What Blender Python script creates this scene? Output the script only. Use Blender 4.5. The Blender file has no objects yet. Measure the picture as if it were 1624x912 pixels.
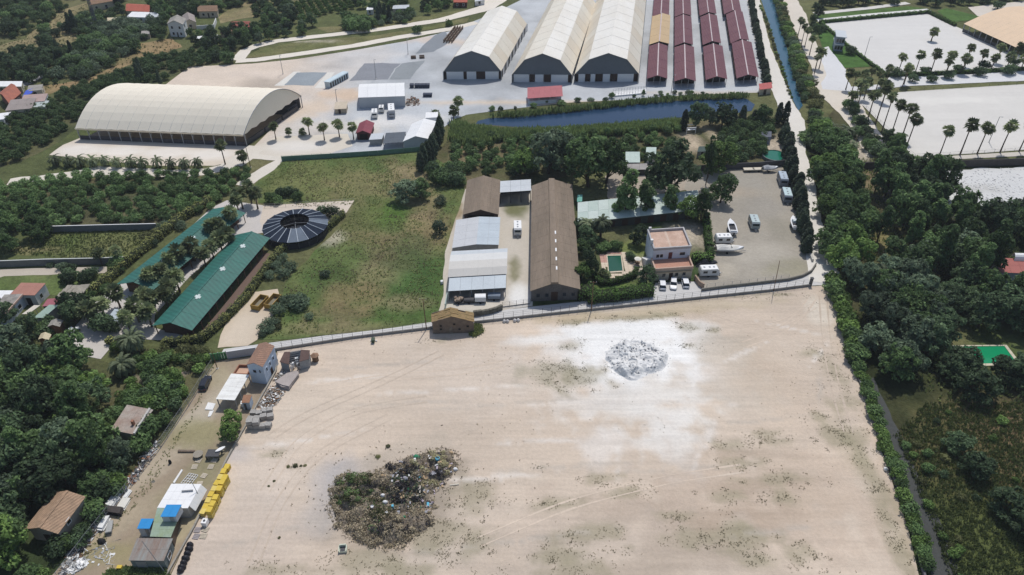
import bpy, bmesh, math, random
import numpy as np
from mathutils import Vector, Matrix, noise as mnoise
from mathutils.geometry import delaunay_2d_cdt

# ------------------------------------------------------------------ camera, sky, sun, exposure
H = 110.0; FPX = 1150.0; TH = math.radians(36.8)
SUN_EL = 62.0; SUN_AZ = 16.0            # degrees; azimuth east of the viewing direction (+Y)
SUN_STRENGTH = 3.5; SKY_STRENGTH = 0.125; EXPOSURE = -0.17
sc = bpy.context.scene
COL = sc.collection
cam = bpy.data.cameras.new('camera'); camo = bpy.data.objects.new('camera', cam); COL.objects.link(camo)
cam.sensor_width = 36.0; cam.lens = 36.0*FPX/1624.0; cam.clip_start = 1.0; cam.clip_end = 6000.0
camo.location = (0, 0, H); camo.rotation_euler = (math.pi/2-TH, 0, 0)
sc.camera = camo
wld = bpy.data.worlds.new('World'); sc.world = wld; wld.use_nodes = True
wn = wld.node_tree; bg = wn.nodes['Background']
sky = wn.nodes.new('ShaderNodeTexSky'); sky.sky_type = 'NISHITA'; sky.sun_disc = False
sky.sun_elevation = math.radians(SUN_EL); sky.sun_rotation = math.radians(SUN_AZ); sky.air_density = 1.0; sky.dust_density = 1.5
wn.links.new(sky.outputs[0], bg.inputs[0]); bg.inputs[1].default_value = SKY_STRENGTH
sl = bpy.data.lights.new('sun', 'SUN'); sl.energy = SUN_STRENGTH; sl.angle = math.radians(0.53); sl.color = (1.0, 0.965, 0.92)
so = bpy.data.objects.new('sun', sl); COL.objects.link(so)
_a, _e = math.radians(SUN_AZ), math.radians(SUN_EL)
SUND = Vector((math.sin(_a)*math.cos(_e), math.cos(_a)*math.cos(_e), math.sin(_e)))
so.rotation_euler = SUND.to_track_quat('Z', 'Y').to_euler(); so.location = (0, 150, 200)
sc.view_settings.view_transform = 'Standard'; sc.view_settings.look = 'None'
sc.view_settings.exposure = EXPOSURE; sc.view_settings.gamma = 1.0; sc.view_settings.use_curve_mapping = False
sc.cycles.max_bounces = 5; sc.cycles.diffuse_bounces = 3; sc.cycles.glossy_bounces = 2
sc.cycles.transmission_bounces = 3; sc.cycles.transparent_max_bounces = 6

# ------------------------------------------------------------------ helpers
rng = random.Random(7); nrng = np.random.default_rng(7)
def G(px, py, z=0.0):
    "where the sight line measured at a photograph pixel meets the level z"
    u = (px-812)/FPX; v = (py-456)/FPX
    d = (u, math.cos(TH)-v*math.sin(TH), -math.sin(TH)-v*math.cos(TH))
    t = (z-H)/d[2]
    return Vector((t*d[0], t*d[1], z))
def PX(p):
    dy, dz = p[1], p[2]-H
    zc = dy*math.cos(TH)-dz*math.sin(TH); yc = dy*math.sin(TH)+dz*math.cos(TH)
    return 812+FPX*p[0]/zc, 456-FPX*yc/zc
def zm(x0, y0, s): return lambda x, y: (x0+x/s, y0+y/s)
def Zt(r, c): return zm(c*406, r*228, 4.0)
z1, z2, z3, z4, z5 = zm(340,480,7.355), zm(560,440,7.355), zm(780,420,7.355), zm(1000,380,7.355), zm(1180,380,7.355)
z6, z7, z8 = zm(340,590,7.355), zm(500,690,6.246), zm(920,500,7.355)
y1, y2, y3 = zm(80,720,4.75), zm(0,430,7.355), zm(170,480,7.355)
y4, y5, y6, y7, y8 = zm(690,270,6.496), zm(690,380,6.496), zm(920,340,7.355), zm(960,170,4.776), zm(1100,320,7.355)
t00, t01, t02, t03 = Zt(0,0), Zt(0,1), Zt(0,2), Zt(0,3)
t10, t11, t12, t13 = Zt(1,0), Zt(1,1), Zt(1,2), Zt(1,3)
t20, t21, t22, t23 = Zt(2,0), Zt(2,1), Zt(2,2), Zt(2,3)
t30, t31, t32, t33 = Zt(3,0), Zt(3,1), Zt(3,2), Zt(3,3)
def ZP(f, pts): return [f(*p) for p in pts]
def inpoly(x, y, P):
    c = False; n = len(P); j = n-1
    for i in range(n):
        xi, yi = P[i][0], P[i][1]; xj, yj = P[j][0], P[j][1]
        if (yi > y) != (yj > y) and x < (xj-xi)*(y-yi)/(yj-yi)+xi: c = not c
        j = i
    return c
def fbm(x, y, s, oct=3, seed=0.0):
    v = 0; a = .5; f = 1/s
    for i in range(oct):
        v += a*mnoise.noise(Vector((x*f+seed, y*f-seed*.7, seed*1.3+i*7.1))); a *= .5; f *= 2.03
    return v
def smooth(a, b, x):
    t = min(1, max(0, (x-a)/(b-a))) if a != b else float(x > a)
    return t*t*(3-2*t)

# ------------------------------------------------------------------ materials
MATS = {}
def _nt(name):
    m = bpy.data.materials.new(name); m.use_nodes = True
    nt = m.node_tree; b = nt.nodes['Principled BSDF']
    return m, nt, b
def N(nt, t, **kw):
    n = nt.nodes.new(t)
    for k, v in kw.items():
        if k in n.inputs: n.inputs[k].default_value = v
        else: setattr(n, k, v)
    return n
def rgba(c): return (c[0], c[1], c[2], 1.0)
def M(name, col=(.5,.5,.5), rough=.8, var=.18, scale=1.5, col2=None, spec=.25, metal=0.0, bump=0.0, bscale=8.0, aniso=None, amt=.5, stripe=None):
    """procedural surface: base colour broken up by two noises; col2 = worn/stained colour; stripe=(dir_deg, period, darker) for ribs or tile courses"""
    if name in MATS: return MATS[name]
    m, nt, b = _nt(name); L = nt.links
    geo = N(nt, 'ShaderNodeNewGeometry'); vec = geo.outputs['Position']
    if aniso:
        mp = N(nt, 'ShaderNodeMapping'); mp.inputs['Rotation'].default_value = (0, 0, math.radians(aniso[0])); mp.inputs['Scale'].default_value = (aniso[1], aniso[2], 1)
        L.new(vec, mp.inputs[0]); nvec = mp.outputs[0]
    else: nvec = vec
    n1 = N(nt, 'ShaderNodeTexNoise', Scale=scale*.25, Detail=5.0, Roughness=.6); L.new(nvec, n1.inputs['Vector'])
    n2 = N(nt, 'ShaderNodeTexNoise', Scale=scale*2.2, Detail=3.0, Roughness=.6); L.new(nvec, n2.inputs['Vector'])
    r = N(nt, 'ShaderNodeMapRange'); r.inputs[1].default_value = .32; r.inputs[2].default_value = .68
    L.new(n1.outputs['Fac'], r.inputs[0])
    mx = N(nt, 'ShaderNodeMix', data_type='RGBA')
    c2 = col2 if col2 else tuple(c*(1-var*1.6) for c in col)
    mx.inputs['A'].default_value = rgba(col); mx.inputs['B'].default_value = rgba(c2)
    mu = N(nt, 'ShaderNodeMath', operation='MULTIPLY'); L.new(r.outputs[0], mu.inputs[0]); mu.inputs[1].default_value = amt*2 if col2 else 1
    mu.use_clamp = True; L.new(mu.outputs[0], mx.inputs['Factor'])
    hs = N(nt, 'ShaderNodeHueSaturation'); L.new(mx.outputs['Result'], hs.inputs['Color'])
    mr = N(nt, 'ShaderNodeMapRange'); mr.inputs[1].default_value = .3; mr.inputs[2].default_value = .7
    mr.inputs[3].default_value = 1-var; mr.inputs[4].default_value = 1+var
    L.new(n2.outputs['Fac'], mr.inputs[0])
    val = mr.outputs[0]
    if stripe:
        mp = N(nt, 'ShaderNodeMapping'); mp.inputs['Rotation'].default_value = (0, 0, math.radians(stripe[0])); L.new(vec, mp.inputs[0])
        wv = N(nt, 'ShaderNodeTexWave', Scale=1.0/stripe[1]*.5/ (math.pi/ (math.pi)), Distortion=.4); wv.inputs['Detail'].default_value = 1.0
        wv.inputs['Scale'].default_value = 0.314/stripe[1]; L.new(mp.outputs[0], wv.inputs['Vector'])
        ws = N(nt, 'ShaderNodeMapRange'); ws.inputs[3].default_value = 1-stripe[2]; ws.inputs[4].default_value = 1.0; L.new(wv.outputs['Fac'], ws.inputs[0])
        mm = N(nt, 'ShaderNodeMath', operation='MULTIPLY'); L.new(val, mm.inputs[0]); L.new(ws.outputs[0], mm.inputs[1]); val = mm.outputs[0]
        bump = bump or .15
        bsrc = wv.outputs['Fac']
    else: bsrc = None
    L.new(val, hs.inputs['Value']); L.new(hs.outputs[0], b.inputs['Base Color'])
    b.inputs['Roughness'].default_value = rough; b.inputs['Specular IOR Level'].default_value = spec; b.inputs['Metallic'].default_value = metal
    if bump:
        bp = N(nt, 'ShaderNodeBump', Strength=bump, Distance=.15)
        if bsrc is None:
            n3 = N(nt, 'ShaderNodeTexNoise', Scale=bscale*.4, Detail=4.0); L.new(vec, n3.inputs['Vector']); bsrc = n3.outputs['Fac']
        L.new(bsrc, bp.inputs['Height']); L.new(bp.outputs[0], b.inputs['Normal'])
    MATS[name] = m; return m
def leafmat(name, col, col2, trans=.4, var=.42):
    col, col2 = [tuple(min(.4, v*k_) for v, k_ in zip(c, (1.5,1.5,1.5))) for c in (col, col2)]
    if name in MATS: return MATS[name]
    m, nt, b = _nt(name); L = nt.links; nt.nodes.remove(b)
    out = nt.nodes['Material Output']
    geo = N(nt, 'ShaderNodeNewGeometry'); oi = N(nt, 'ShaderNodeObjectInfo')
    mx = N(nt, 'ShaderNodeMix', data_type='RGBA'); mx.inputs['A'].default_value = rgba(col); mx.inputs['B'].default_value = rgba(col2)
    ad = N(nt, 'ShaderNodeMath', operation='MULTIPLY_ADD'); L.new(geo.outputs['Random Per Island'], ad.inputs[0]); ad.inputs[1].default_value = .55
    m2 = N(nt, 'ShaderNodeMath', operation='MULTIPLY'); L.new(oi.outputs['Random'], m2.inputs[0]); m2.inputs[1].default_value = .45
    L.new(m2.outputs[0], ad.inputs[2]); L.new(ad.outputs[0], mx.inputs['Factor'])
    hs = N(nt, 'ShaderNodeHueSaturation'); L.new(mx.outputs['Result'], hs.inputs['Color'])
    mr = N(nt, 'ShaderNodeMapRange'); mr.inputs[3].default_value = 1-var; mr.inputs[4].default_value = 1+var; L.new(oi.outputs['Random'], mr.inputs[0])
    m3 = N(nt, 'ShaderNodeMath', operation='MULTIPLY'); L.new(mr.outputs[0], m3.inputs[0])
    mr2 = N(nt, 'ShaderNodeMapRange'); mr2.inputs[3].default_value = .65; mr2.inputs[4].default_value = 1.35; L.new(geo.outputs['Random Per Island'], mr2.inputs[0])
    L.new(mr2.outputs[0], m3.inputs[1]); L.new(m3.outputs[0], hs.inputs['Value'])
    d = N(nt, 'ShaderNodeBsdfPrincipled', Roughness=.65); d.inputs['Specular IOR Level'].default_value = .18
    t = N(nt, 'ShaderNodeBsdfTranslucent'); L.new(hs.outputs[0], d.inputs['Base Color']); L.new(hs.outputs[0], t.inputs['Color'])
    ms = N(nt, 'ShaderNodeMixShader', Fac=trans); ms.inputs['Fac'].default_value = trans
    L.new(d.outputs[0], ms.inputs[1]); L.new(t.outputs[0], ms.inputs[2]); L.new(ms.outputs[0], out.inputs['Surface'])
    MATS[name] = m; return m
def groundmat(name, var=.16, fine=1.6, big=.06, aniso=None, bump=.25, rough=.95, speck=0.0, speckcol=(.1,.1,.05)):
    "ground: colour attribute 'tint' broken up by noise"
    if name in MATS: return MATS[name]
    m, nt, b = _nt(name); L = nt.links
    at = N(nt, 'ShaderNodeAttribute', attribute_name='tint'); geo = N(nt, 'ShaderNodeNewGeometry'); vec = geo.outputs['Position']
    n1 = N(nt, 'ShaderNodeTexNoise', Scale=big, Detail=6.0, Roughness=.65); L.new(vec, n1.inputs['Vector'])
    n2 = N(nt, 'ShaderNodeTexNoise', Scale=fine, Detail=4.0, Roughness=.7); L.new(vec, n2.inputs['Vector'])
    a = N(nt, 'ShaderNodeMath', operation='ADD'); L.new(n1.outputs['Fac'], a.inputs[0]); L.new(n2.outputs['Fac'], a.inputs[1]); tot = a.outputs[0]; mid = 1.0
    if aniso:
        mp = N(nt, 'ShaderNodeMapping'); mp.inputs['Rotation'].default_value = (0, 0, math.radians(aniso[0])); mp.inputs['Scale'].default_value = (aniso[1], aniso[2], 1)
        L.new(vec, mp.inputs[0]); n3 = N(nt, 'ShaderNodeTexNoise', Scale=1.0, Detail=4.0, Roughness=.6); L.new(mp.outputs[0], n3.inputs['Vector'])
        a2 = N(nt, 'ShaderNodeMath', operation='ADD'); L.new(tot, a2.inputs[0]); L.new(n3.outputs['Fac'], a2.inputs[1]); tot = a2.outputs[0]; mid = 1.5
    mr = N(nt, 'ShaderNodeMapRange'); mr.inputs[1].default_value = mid-.35; mr.inputs[2].default_value = mid+.35; mr.inputs[3].default_value = 1-var; mr.inputs[4].default_value = 1+var
    L.new(tot, mr.inputs[0])
    hs = N(nt, 'ShaderNodeHueSaturation'); L.new(at.outputs['Color'], hs.inputs['Color']); L.new(mr.outputs[0], hs.inputs['Value'])
    colr = hs.outputs[0]
    if speck:
        n4 = N(nt, 'ShaderNodeTexNoise', Scale=.9, Detail=6.0, Roughness=.8); L.new(vec, n4.inputs['Vector'])
        s = N(nt, 'ShaderNodeMapRange'); s.inputs[1].default_value = .60; s.inputs[2].default_value = .68; s.inputs[4].default_value = speck; L.new(n4.outputs['Fac'], s.inputs[0])
        mx = N(nt, 'ShaderNodeMix', data_type='RGBA'); mx.inputs['B'].default_value = rgba(speckcol); L.new(colr, mx.inputs['A']); L.new(s.outputs[0], mx.inputs['Factor']); colr = mx.outputs['Result']
    L.new(colr, b.inputs['Base Color']); b.inputs['Roughness'].default_value = rough; b.inputs['Specular IOR Level'].default_value = .1
    if bump:
        bp = N(nt, 'ShaderNodeBump', Strength=bump, Distance=.3); L.new(n2.outputs['Fac'], bp.inputs['Height']); L.new(bp.outputs[0], b.inputs['Normal'])
    MATS[name] = m; return m
def watermat(name, col, rough=.08, bump=.06, scale=1.2):
    if name in MATS: return MATS[name]
    m, nt, b = _nt(name); L = nt.links
    geo = N(nt, 'ShaderNodeNewGeometry'); n1 = N(nt, 'ShaderNodeTexNoise', Scale=scale, Detail=3.0); L.new(geo.outputs['Position'], n1.inputs['Vector'])
    bp = N(nt, 'ShaderNodeBump', Strength=bump, Distance=.2); L.new(n1.outputs['Fac'], bp.inputs['Height']); L.new(bp.outputs[0], b.inputs['Normal'])
    b.inputs['Base Color'].default_value = rgba(col); b.inputs['Roughness'].default_value = rough; b.inputs['IOR'].default_value = 1.33
    MATS[name] = m; return m

# ------------------------------------------------------------------ mesh building
class MB:
    def __init__(s): s.v = []; s.f = []; s.m = []; s.cur = 0
    def mi(s, i): s.cur = i; return s
    def poly(s, pts):
        o = len(s.v); s.v += [tuple(p) for p in pts]; s.f.append(tuple(range(o, o+len(pts)))); s.m.append(s.cur); return s
    def prism(s, poly, z0, z1):
        "poly: counter-clockwise xy outline; z0/z1 numbers or lists"
        n = len(poly); o = len(s.v)
        a = z0 if hasattr(z0, '__len__') else [z0]*n; b = z1 if hasattr(z1, '__len__') else [z1]*n
        ar = sum(poly[i][0]*poly[(i+1)%n][1]-poly[(i+1)%n][0]*poly[i][1] for i in range(n))
        idx = list(range(n)) if ar > 0 else list(range(n-1, -1, -1))
        s.v += [(poly[i][0], poly[i][1], a[i]) for i in idx]+[(poly[i][0], poly[i][1], b[i]) for i in idx]
        s.f.append(tuple(o+i for i in range(n-1, -1, -1))); s.f.append(tuple(o+n+i for i in range(n)))
        for i in range(n): j = (i+1)%n; s.f.append((o+i, o+j, o+n+j, o+n+i))
        s.m += [s.cur]*(n+2); return s
    def box(s, x0, x1, y0, y1, z0, z1): return s.prism([(x0,y0),(x1,y0),(x1,y1),(x0,y1)], z0, z1)
    def obox(s, c, lx, ly, z0, z1, rot=0):
        ca, sa = math.cos(rot), math.sin(rot)
        return s.prism([(c[0]+ca*x-sa*y, c[1]+sa*x+ca*y) for x, y in ((-lx/2,-ly/2),(lx/2,-ly/2),(lx/2,ly/2),(-lx/2,ly/2))], z0, z1)
    def hexa(s, lo, hi):
        "8-corner solid: lo and hi are 4 points each"
        o = len(s.v); s.v += [tuple(p) for p in lo]+[tuple(p) for p in hi]
        s.f += [(o+3,o+2,o+1,o), (o+4,o+5,o+6,o+7)]+[(o+i, o+(i+1)%4, o+4+(i+1)%4, o+4+i) for i in range(4)]
        s.m += [s.cur]*6; return s
    def slab(s, a, b, c, d, t):
        "panel a,b,c,d with thickness t downward along its normal"
        a, b, c, d = map(Vector, (a, b, c, d)); n = (b-a).cross(d-a).normalized()
        if n.z < 0: n = -n
        return s.hexa([a-n*t, b-n*t, c-n*t, d-n*t], [a, b, c, d])
    def tube(s, p0, p1, r0, r1=None, n=6, cap=True):
        r1 = r0 if r1 is None else r1; p0, p1 = Vector(p0), Vector(p1); d = (p1-p0)
        if d.length < 1e-6: return s
        q = d.to_track_quat('Z', 'Y'); o = len(s.v)
        for p, r in ((p0, r0), (p1, r1)):
            for i in range(n):
                a = 2*math.pi*i/n; s.v.append(tuple(p+q @ Vector((r*math.cos(a), r*math.sin(a), 0))))
        for i in range(n): j = (i+1)%n; s.f.append((o+i, o+j, o+n+j, o+n+i)); s.m.append(s.cur)
        if cap: s.f += [tuple(o+i for i in range(n-1,-1,-1)), tuple(o+n+i for i in range(n))]; s.m += [s.cur]*2
        return s
    def path(s, pts, r, n=5):
        for i in range(len(pts)-1): s.tube(pts[i], pts[i+1], r if not hasattr(r,'__len__') else r[i], r if not hasattr(r,'__len__') else r[i+1], n)
        return s
    def lathe(s, prof, c=(0,0,0), n=16, sx=1, sy=1):
        o = len(s.v); k = len(prof)
        for r, z in prof:
            for i in range(n): a = 2*math.pi*i/n; s.v.append((c[0]+r*sx*math.cos(a), c[1]+r*sy*math.sin(a), c[2]+z))
        for j in range(k-1):
            for i in range(n): i2 = (i+1)%n; s.f.append((o+j*n+i, o+j*n+i2, o+(j+1)*n+i2, o+(j+1)*n+i)); s.m.append(s.cur)
        s.f.append(tuple(o+(k-1)*n+i for i in range(n))); s.m.append(s.cur)
        return s
    def loft(s, secs, cap=True):
        "sections: lists of the same number of points, closed loops"
        n = len(secs[0]); o = len(s.v)
        for q in secs: s.v += [tuple(p) for p in q]
        for j in range(len(secs)-1):
            for i in range(n): i2 = (i+1)%n; s.f.append((o+j*n+i, o+j*n+i2, o+(j+1)*n+i2, o+(j+1)*n+i)); s.m.append(s.cur)
        if cap: s.f += [tuple(o+i for i in range(n-1,-1,-1)), tuple(o+(len(secs)-1)*n+i for i in range(n))]; s.m += [s.cur]*2
        return s
    def mesh(s, name, mats, off=(0,0,0), smooth_=False):
        me = bpy.data.meshes.new(name)
        me.from_pydata([(v[0]-off[0], v[1]-off[1], v[2]-off[2]) for v in s.v], [], s.f)
        for m in (mats if isinstance(mats, (list, tuple)) else [mats]): me.materials.append(m)
        if max(s.m or [0]) > 0: me.polygons.foreach_set('material_index', s.m)
        if smooth_: me.polygons.foreach_set('use_smooth', [True]*len(me.polygons))
        me.update(); return me
    def build(s, name, mats, parent=None, smooth_=False):
        off = parent_off(parent) if parent is not None else (0,0,0)
        return link(name, s.mesh(name, mats, off, smooth_), parent)
def parent_off(p):
    o = Vector((0,0,0))
    while p is not None: o += Vector(p.location); p = p.parent
    return o
def link(name, data, parent=None, loc=None):
    o = bpy.data.objects.new(name, data); COL.objects.link(o)
    if parent is not None: o.parent = parent
    if loc is not None: o.location = loc
    return o
def tag(o, label=None, cat=None, group=None, kind=None):
    if label: o['label'] = label
    if cat: o['category'] = cat
    if group: o['group'] = group
    if kind: o['kind'] = kind
    return o
def thing(name, label, cat, loc=(0,0,0), rotz=0.0, group=None):
    o = link(name, None, None, loc); o.rotation_euler = (0,0,rotz); o.empty_display_size = .5
    return tag(o, label, cat, group)
def copy_tree(o, parent=None):
    c = o.copy(); COL.objects.link(c); c.parent = parent
    for ch in o.children: copy_tree(ch, c)
    return c
def remove_tree(o):
    for ch in list(o.children): remove_tree(ch)
    bpy.data.objects.remove(o)
ORD = ['first','second','third','fourth','fifth','sixth','seventh','eighth','ninth','tenth','eleventh','twelfth','thirteenth','fourteenth','fifteenth','sixteenth','seventeenth','eighteenth','nineteenth','twentieth',
       'twenty-first','twenty-second','twenty-third','twenty-fourth','twenty-fifth','twenty-sixth','twenty-seventh','twenty-eighth','twenty-ninth','thirtieth']

SHEETS = []
def sheet(name, poly_px, z, base, mat, blobs=(), res=2.0, wig=0.0, wigs=6.0, kind='structure', world=False, label=None, cat=None, ramp=None, seed=1.0):
    """flat ground area at height z with a vertex colour 'tint'. blobs: (px,py,rx,ry,rot_deg,colour,strength[,raggedness]) radii in metres"""
    W = [Vector((p[0], p[1])) for p in poly_px] if world else [G(*p).to_2d() for p in poly_px]
    out = []
    for i in range(len(W)):
        a, b = W[i], W[(i+1)%len(W)]; n = max(1, int((b-a).length/(max(res, .8)*1.2)))
        for k in range(n):
            p = a.lerp(b, k/n)
            if wig: p = p+Vector((fbm(p.x, p.y, wigs, 3, 3+seed), fbm(p.x, p.y, wigs, 3, 9+seed)))*wig*2
            out.append(p)
    nb = len(out); xs = [p.x for p in out]; ys = [p.y for p in out]
    r2 = random.Random(int(seed*97)+nb); pts = list(out)
    y = min(ys)+res*.5; row = 0
    while y < max(ys):
        x = min(xs)+(res*.5 if row%2 else res)
        while x < max(xs):
            xx, yy = x+r2.uniform(-.25,.25)*res, y+r2.uniform(-.25,.25)*res
            if inpoly(xx, yy, out): pts.append(Vector((xx, yy)))
            x += res
        y += res; row += 1
    V, E, F, *_ = delaunay_2d_cdt(pts, [(i,(i+1)%nb) for i in range(nb)], [list(range(nb))], 1, 1e-4)
    z += .0011*len(SHEETS); SHEETS.append(name)
    me = bpy.data.meshes.new(name); me.from_pydata([(v.x, v.y, z) for v in V], [], [list(f) for f in F])
    BL = []
    for b in blobs:
        c = G(b[0], b[1]); BL.append((c.x, c.y, b[2], b[3], math.cos(math.radians(b[4])), math.sin(math.radians(b[4])), b[5], b[6], b[7] if len(b) > 7 else .5))
    cols = np.ones((len(V), 4), dtype=np.float32)
    for i, v in enumerate(V):
        c = list(base)
        if ramp: c = list(ramp(v.x, v.y, c))
        if BL:
            nz = fbm(v.x, v.y, 5.0, 4, 4.4+seed)*2.0
            for (cx, cy, rx, ry, ca, sa, bc, st, rg) in BL:
                dx, dy = v.x-cx, v.y-cy
                if abs(dx) > 2.2*max(rx, ry) or abs(dy) > 2.2*max(rx, ry): continue
                d = math.hypot((dx*ca+dy*sa)/rx, (-dx*sa+dy*ca)/ry)+nz*rg
                w = st*(1-smooth(.45, 1.25, d))
                if w > 0: c = [c[k]*(1-w)+bc[k]*w for k in range(3)]
        cols[i,:3] = c
    ca = me.color_attributes.new('tint', 'FLOAT_COLOR', 'POINT'); ca.data.foreach_set('color', cols.ravel())
    me.materials.append(mat)
    # faces must point up
    if me.polygons and me.polygons[0].normal.z < 0: me.flip_normals()
    o = link(name, me); tag(o, label, cat, kind=kind)
    return o
def strip_poly(line_px, w):
    "road outline in world xy from a centre line of pixels and a width (number or list)"
    P = [G(*p).to_2d() for p in line_px]; L = []; R = []
    for i, p in enumerate(P):
        d = (P[min(i+1, len(P)-1)]-P[max(i-1, 0)]).normalized(); n = Vector((-d.y, d.x)); ww = (w[i] if hasattr(w,'__len__') else w)/2
        L.append(p+n*ww); R.append(p-n*ww)
    return L+R[::-1]
# ------------------------------------------------------------------ ground, roads, water
SAND = (.535,.445,.355); CHALK = (.76,.75,.72); GRAVEL = (.40,.375,.33); PALE = (.60,.555,.48); CONC = (.50,.49,.465)
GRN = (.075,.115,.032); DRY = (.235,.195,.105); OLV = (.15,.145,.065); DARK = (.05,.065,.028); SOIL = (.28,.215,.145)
gm_veg = groundmat('dry_grass_ground', var=.5, fine=1.1, big=.16, bump=.8, speck=.55, speckcol=(.035,.05,.02))
gm_sand = groundmat('sand_ground', var=.13, fine=1.5, big=.06, aniso=(-9,.05,.7), bump=.25, speck=.22, speckcol=(.30,.265,.20))
gm_gravel = groundmat('gravel_ground', var=.16, fine=1.2, big=.09, bump=.25, speck=.25, speckcol=(.22,.205,.175))
gm_path = groundmat('pale_dirt', var=.08, fine=1.0, big=.08, bump=.12)
gm_arena = groundmat('arena_sand', var=.05, fine=.5, big=.05, aniso=(5,.05,.3), bump=.08)
def gr_ramp(x, y, c):
    a = smooth(-.15, .25, fbm(x, y, 60, 4, 2.0)); b = smooth(-.1, .3, fbm(x, y, 22, 3, 8.0))
    c = [c[k]*(1-a*.55)+DRY[k]*a*.55 for k in range(3)]
    return [c[k]*(1-b*.4)+GRN[k]*b*.4 for k in range(3)]
sheet('ground', [(-2600,-600),(2600,-600),(2600,3600),(-2600,3600)], 0.0, (.085,.095,.04), gm_veg, res=55, world=True, ramp=gr_ramp)
def veg_ramp(x, y, c):
    a = smooth(-.2, .25, fbm(x, y, 18, 4, 5.0)); b = smooth(0, .3, fbm(x, y, 7, 3, 1.0))
    c = [c[k]*(1-a*.35)+DRY[k]*a*.35 for k in range(3)]
    return [c[k]*(1-b*.35)+GRN[k]*.8*b*.35 for k in range(3)]
# dry fields upper left
sheet('dry_field', ZP(t00, [(-60,300),(150,250),(420,60),(560,20),(540,100),(420,190),(640,250),(700,330),(640,400),(300,330),(190,350),(0,370),(-60,380)]), .03, DRY, gm_veg, ramp=veg_ramp, res=5, wig=3)
sheet('dry_field', ZP(t00, [(200,560),(560,500),(720,420),(880,280),(1090,240),(1160,300),(980,370),(760,440),(640,540),(420,560),(300,600)]), .03, (.27,.19,.10), gm_veg, ramp=veg_ramp, res=4, wig=2)
sheet('dry_field', ZP(t00, [(1390,110),(1520,20),(1640,0),(1640,110),(1500,120),(1400,150)]), .03, DRY, gm_veg, ramp=veg_ramp, res=5, wig=2)
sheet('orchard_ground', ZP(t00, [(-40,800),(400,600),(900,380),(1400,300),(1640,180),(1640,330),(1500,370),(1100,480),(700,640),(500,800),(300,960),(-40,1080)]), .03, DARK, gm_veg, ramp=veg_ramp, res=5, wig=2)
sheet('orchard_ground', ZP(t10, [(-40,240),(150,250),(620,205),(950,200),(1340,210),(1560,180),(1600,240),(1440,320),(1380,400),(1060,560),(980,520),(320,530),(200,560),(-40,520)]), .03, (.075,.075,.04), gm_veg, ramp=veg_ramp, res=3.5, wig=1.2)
sheet('grass_paddock', ZP(t10, [(20,700),(330,560),(1000,545),(1010,590),(860,700),(620,730)]), .03, (.085,.115,.035), gm_veg, ramp=veg_ramp, res=3, wig=.8,
      blobs=[(40,395,9,3,0,DRY,.7),(190,400,8,2,0,OLV,.6)])
sheet('garden_lawn', ZP(t10, [(-30,840),(360,830),(700,840),(640,912),(560,960),(-30,960)]), .03, (.10,.14,.045), gm_veg, ramp=veg_ramp, res=3)
sheet('dirt_path', ZP(t10, [(-30,800),(200,790),(680,780),(690,820),(300,830),(30,840),(-30,860)]), .05, (.45,.40,.33), gm_path, res=2.5, wig=.6)
# big pale yard behind: sand left, grey gravel round the warehouses
def yard_ramp(x, y, c):
    px, py = PX((x, y, 0)); a = smooth(430, 640, px+(py-110)*.6+fbm(x, y, 25, 3, 6)*160)
    b = smooth(.0, .35, fbm(x, y, 30, 4, 12))
    c = [(.60,.51,.42)[k]*(1-a)+(.47,.49,.505)[k]*a for k in range(3)]
    return [c[k]*(1-.3*b) for k in range(3)]
sheet('gravel_yard', [(255,140),(300,106),(400,101),(470,94),(560,80),(640,66),(712,50),(790,18),(850,-12),(1040,-14),(1190,-14),(1201,60),(1213,140),(1203,147),(1100,150),(1000,158),(900,163),(800,174),(740,182),(720,190),(700,205),(690,237),(560,244),(470,248),(385,250),(430,205),(470,165)], .03, CONC, gm_gravel, ramp=yard_ramp, res=3.2,
      blobs=[(560,150,16,7,0,(.58,.43,.30),.8),(480,175,14,9,30,(.60,.49,.38),.8),(640,130,14,10,20,(.36,.375,.39),.7),(690,85,8,28,-25,(.40,.41,.42),.5),(790,150,40,5,0,(.40,.41,.42),.5),(850,163,60,2.5,0,(.56,.47,.37),.9),(1120,148,30,2.5,0,(.50,.44,.36),.8),(560,200,18,6,0,PALE,.8),(640,192,14,5,0,(.62,.61,.59),.8),
             (660,60,40,6,-20,(.55,.46,.38),.8),(430,120,30,5,-10,(.62,.53,.45),.5)])
for i, (q, c) in enumerate([([(180,540),(265,460),(450,460),(360,545)], (.26,.29,.31)), ([(590,515),(690,403),(910,403),(830,505)], (.23,.24,.26)), ([(840,505),(915,403),(1070,385),(975,505)], (.25,.27,.28)), ([(1010,340),(1130,225),(1200,200),(1240,260),(1130,330)], (.22,.24,.26))]):
    sheet('asphalt_pad', ZP(t01, q), .06, c, gm_gravel, res=2.5, wig=.7)
sheet('concrete_border', ZP(t01, [(115,545),(240,455),(285,455),(180,545)]), .055, (.62,.60,.55), gm_path, res=2)
sheet('concrete_border', ZP(t01, [(370,560),(455,460),(500,460),(430,560)]), .055, (.62,.60,.55), gm_path, res=2)
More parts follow.
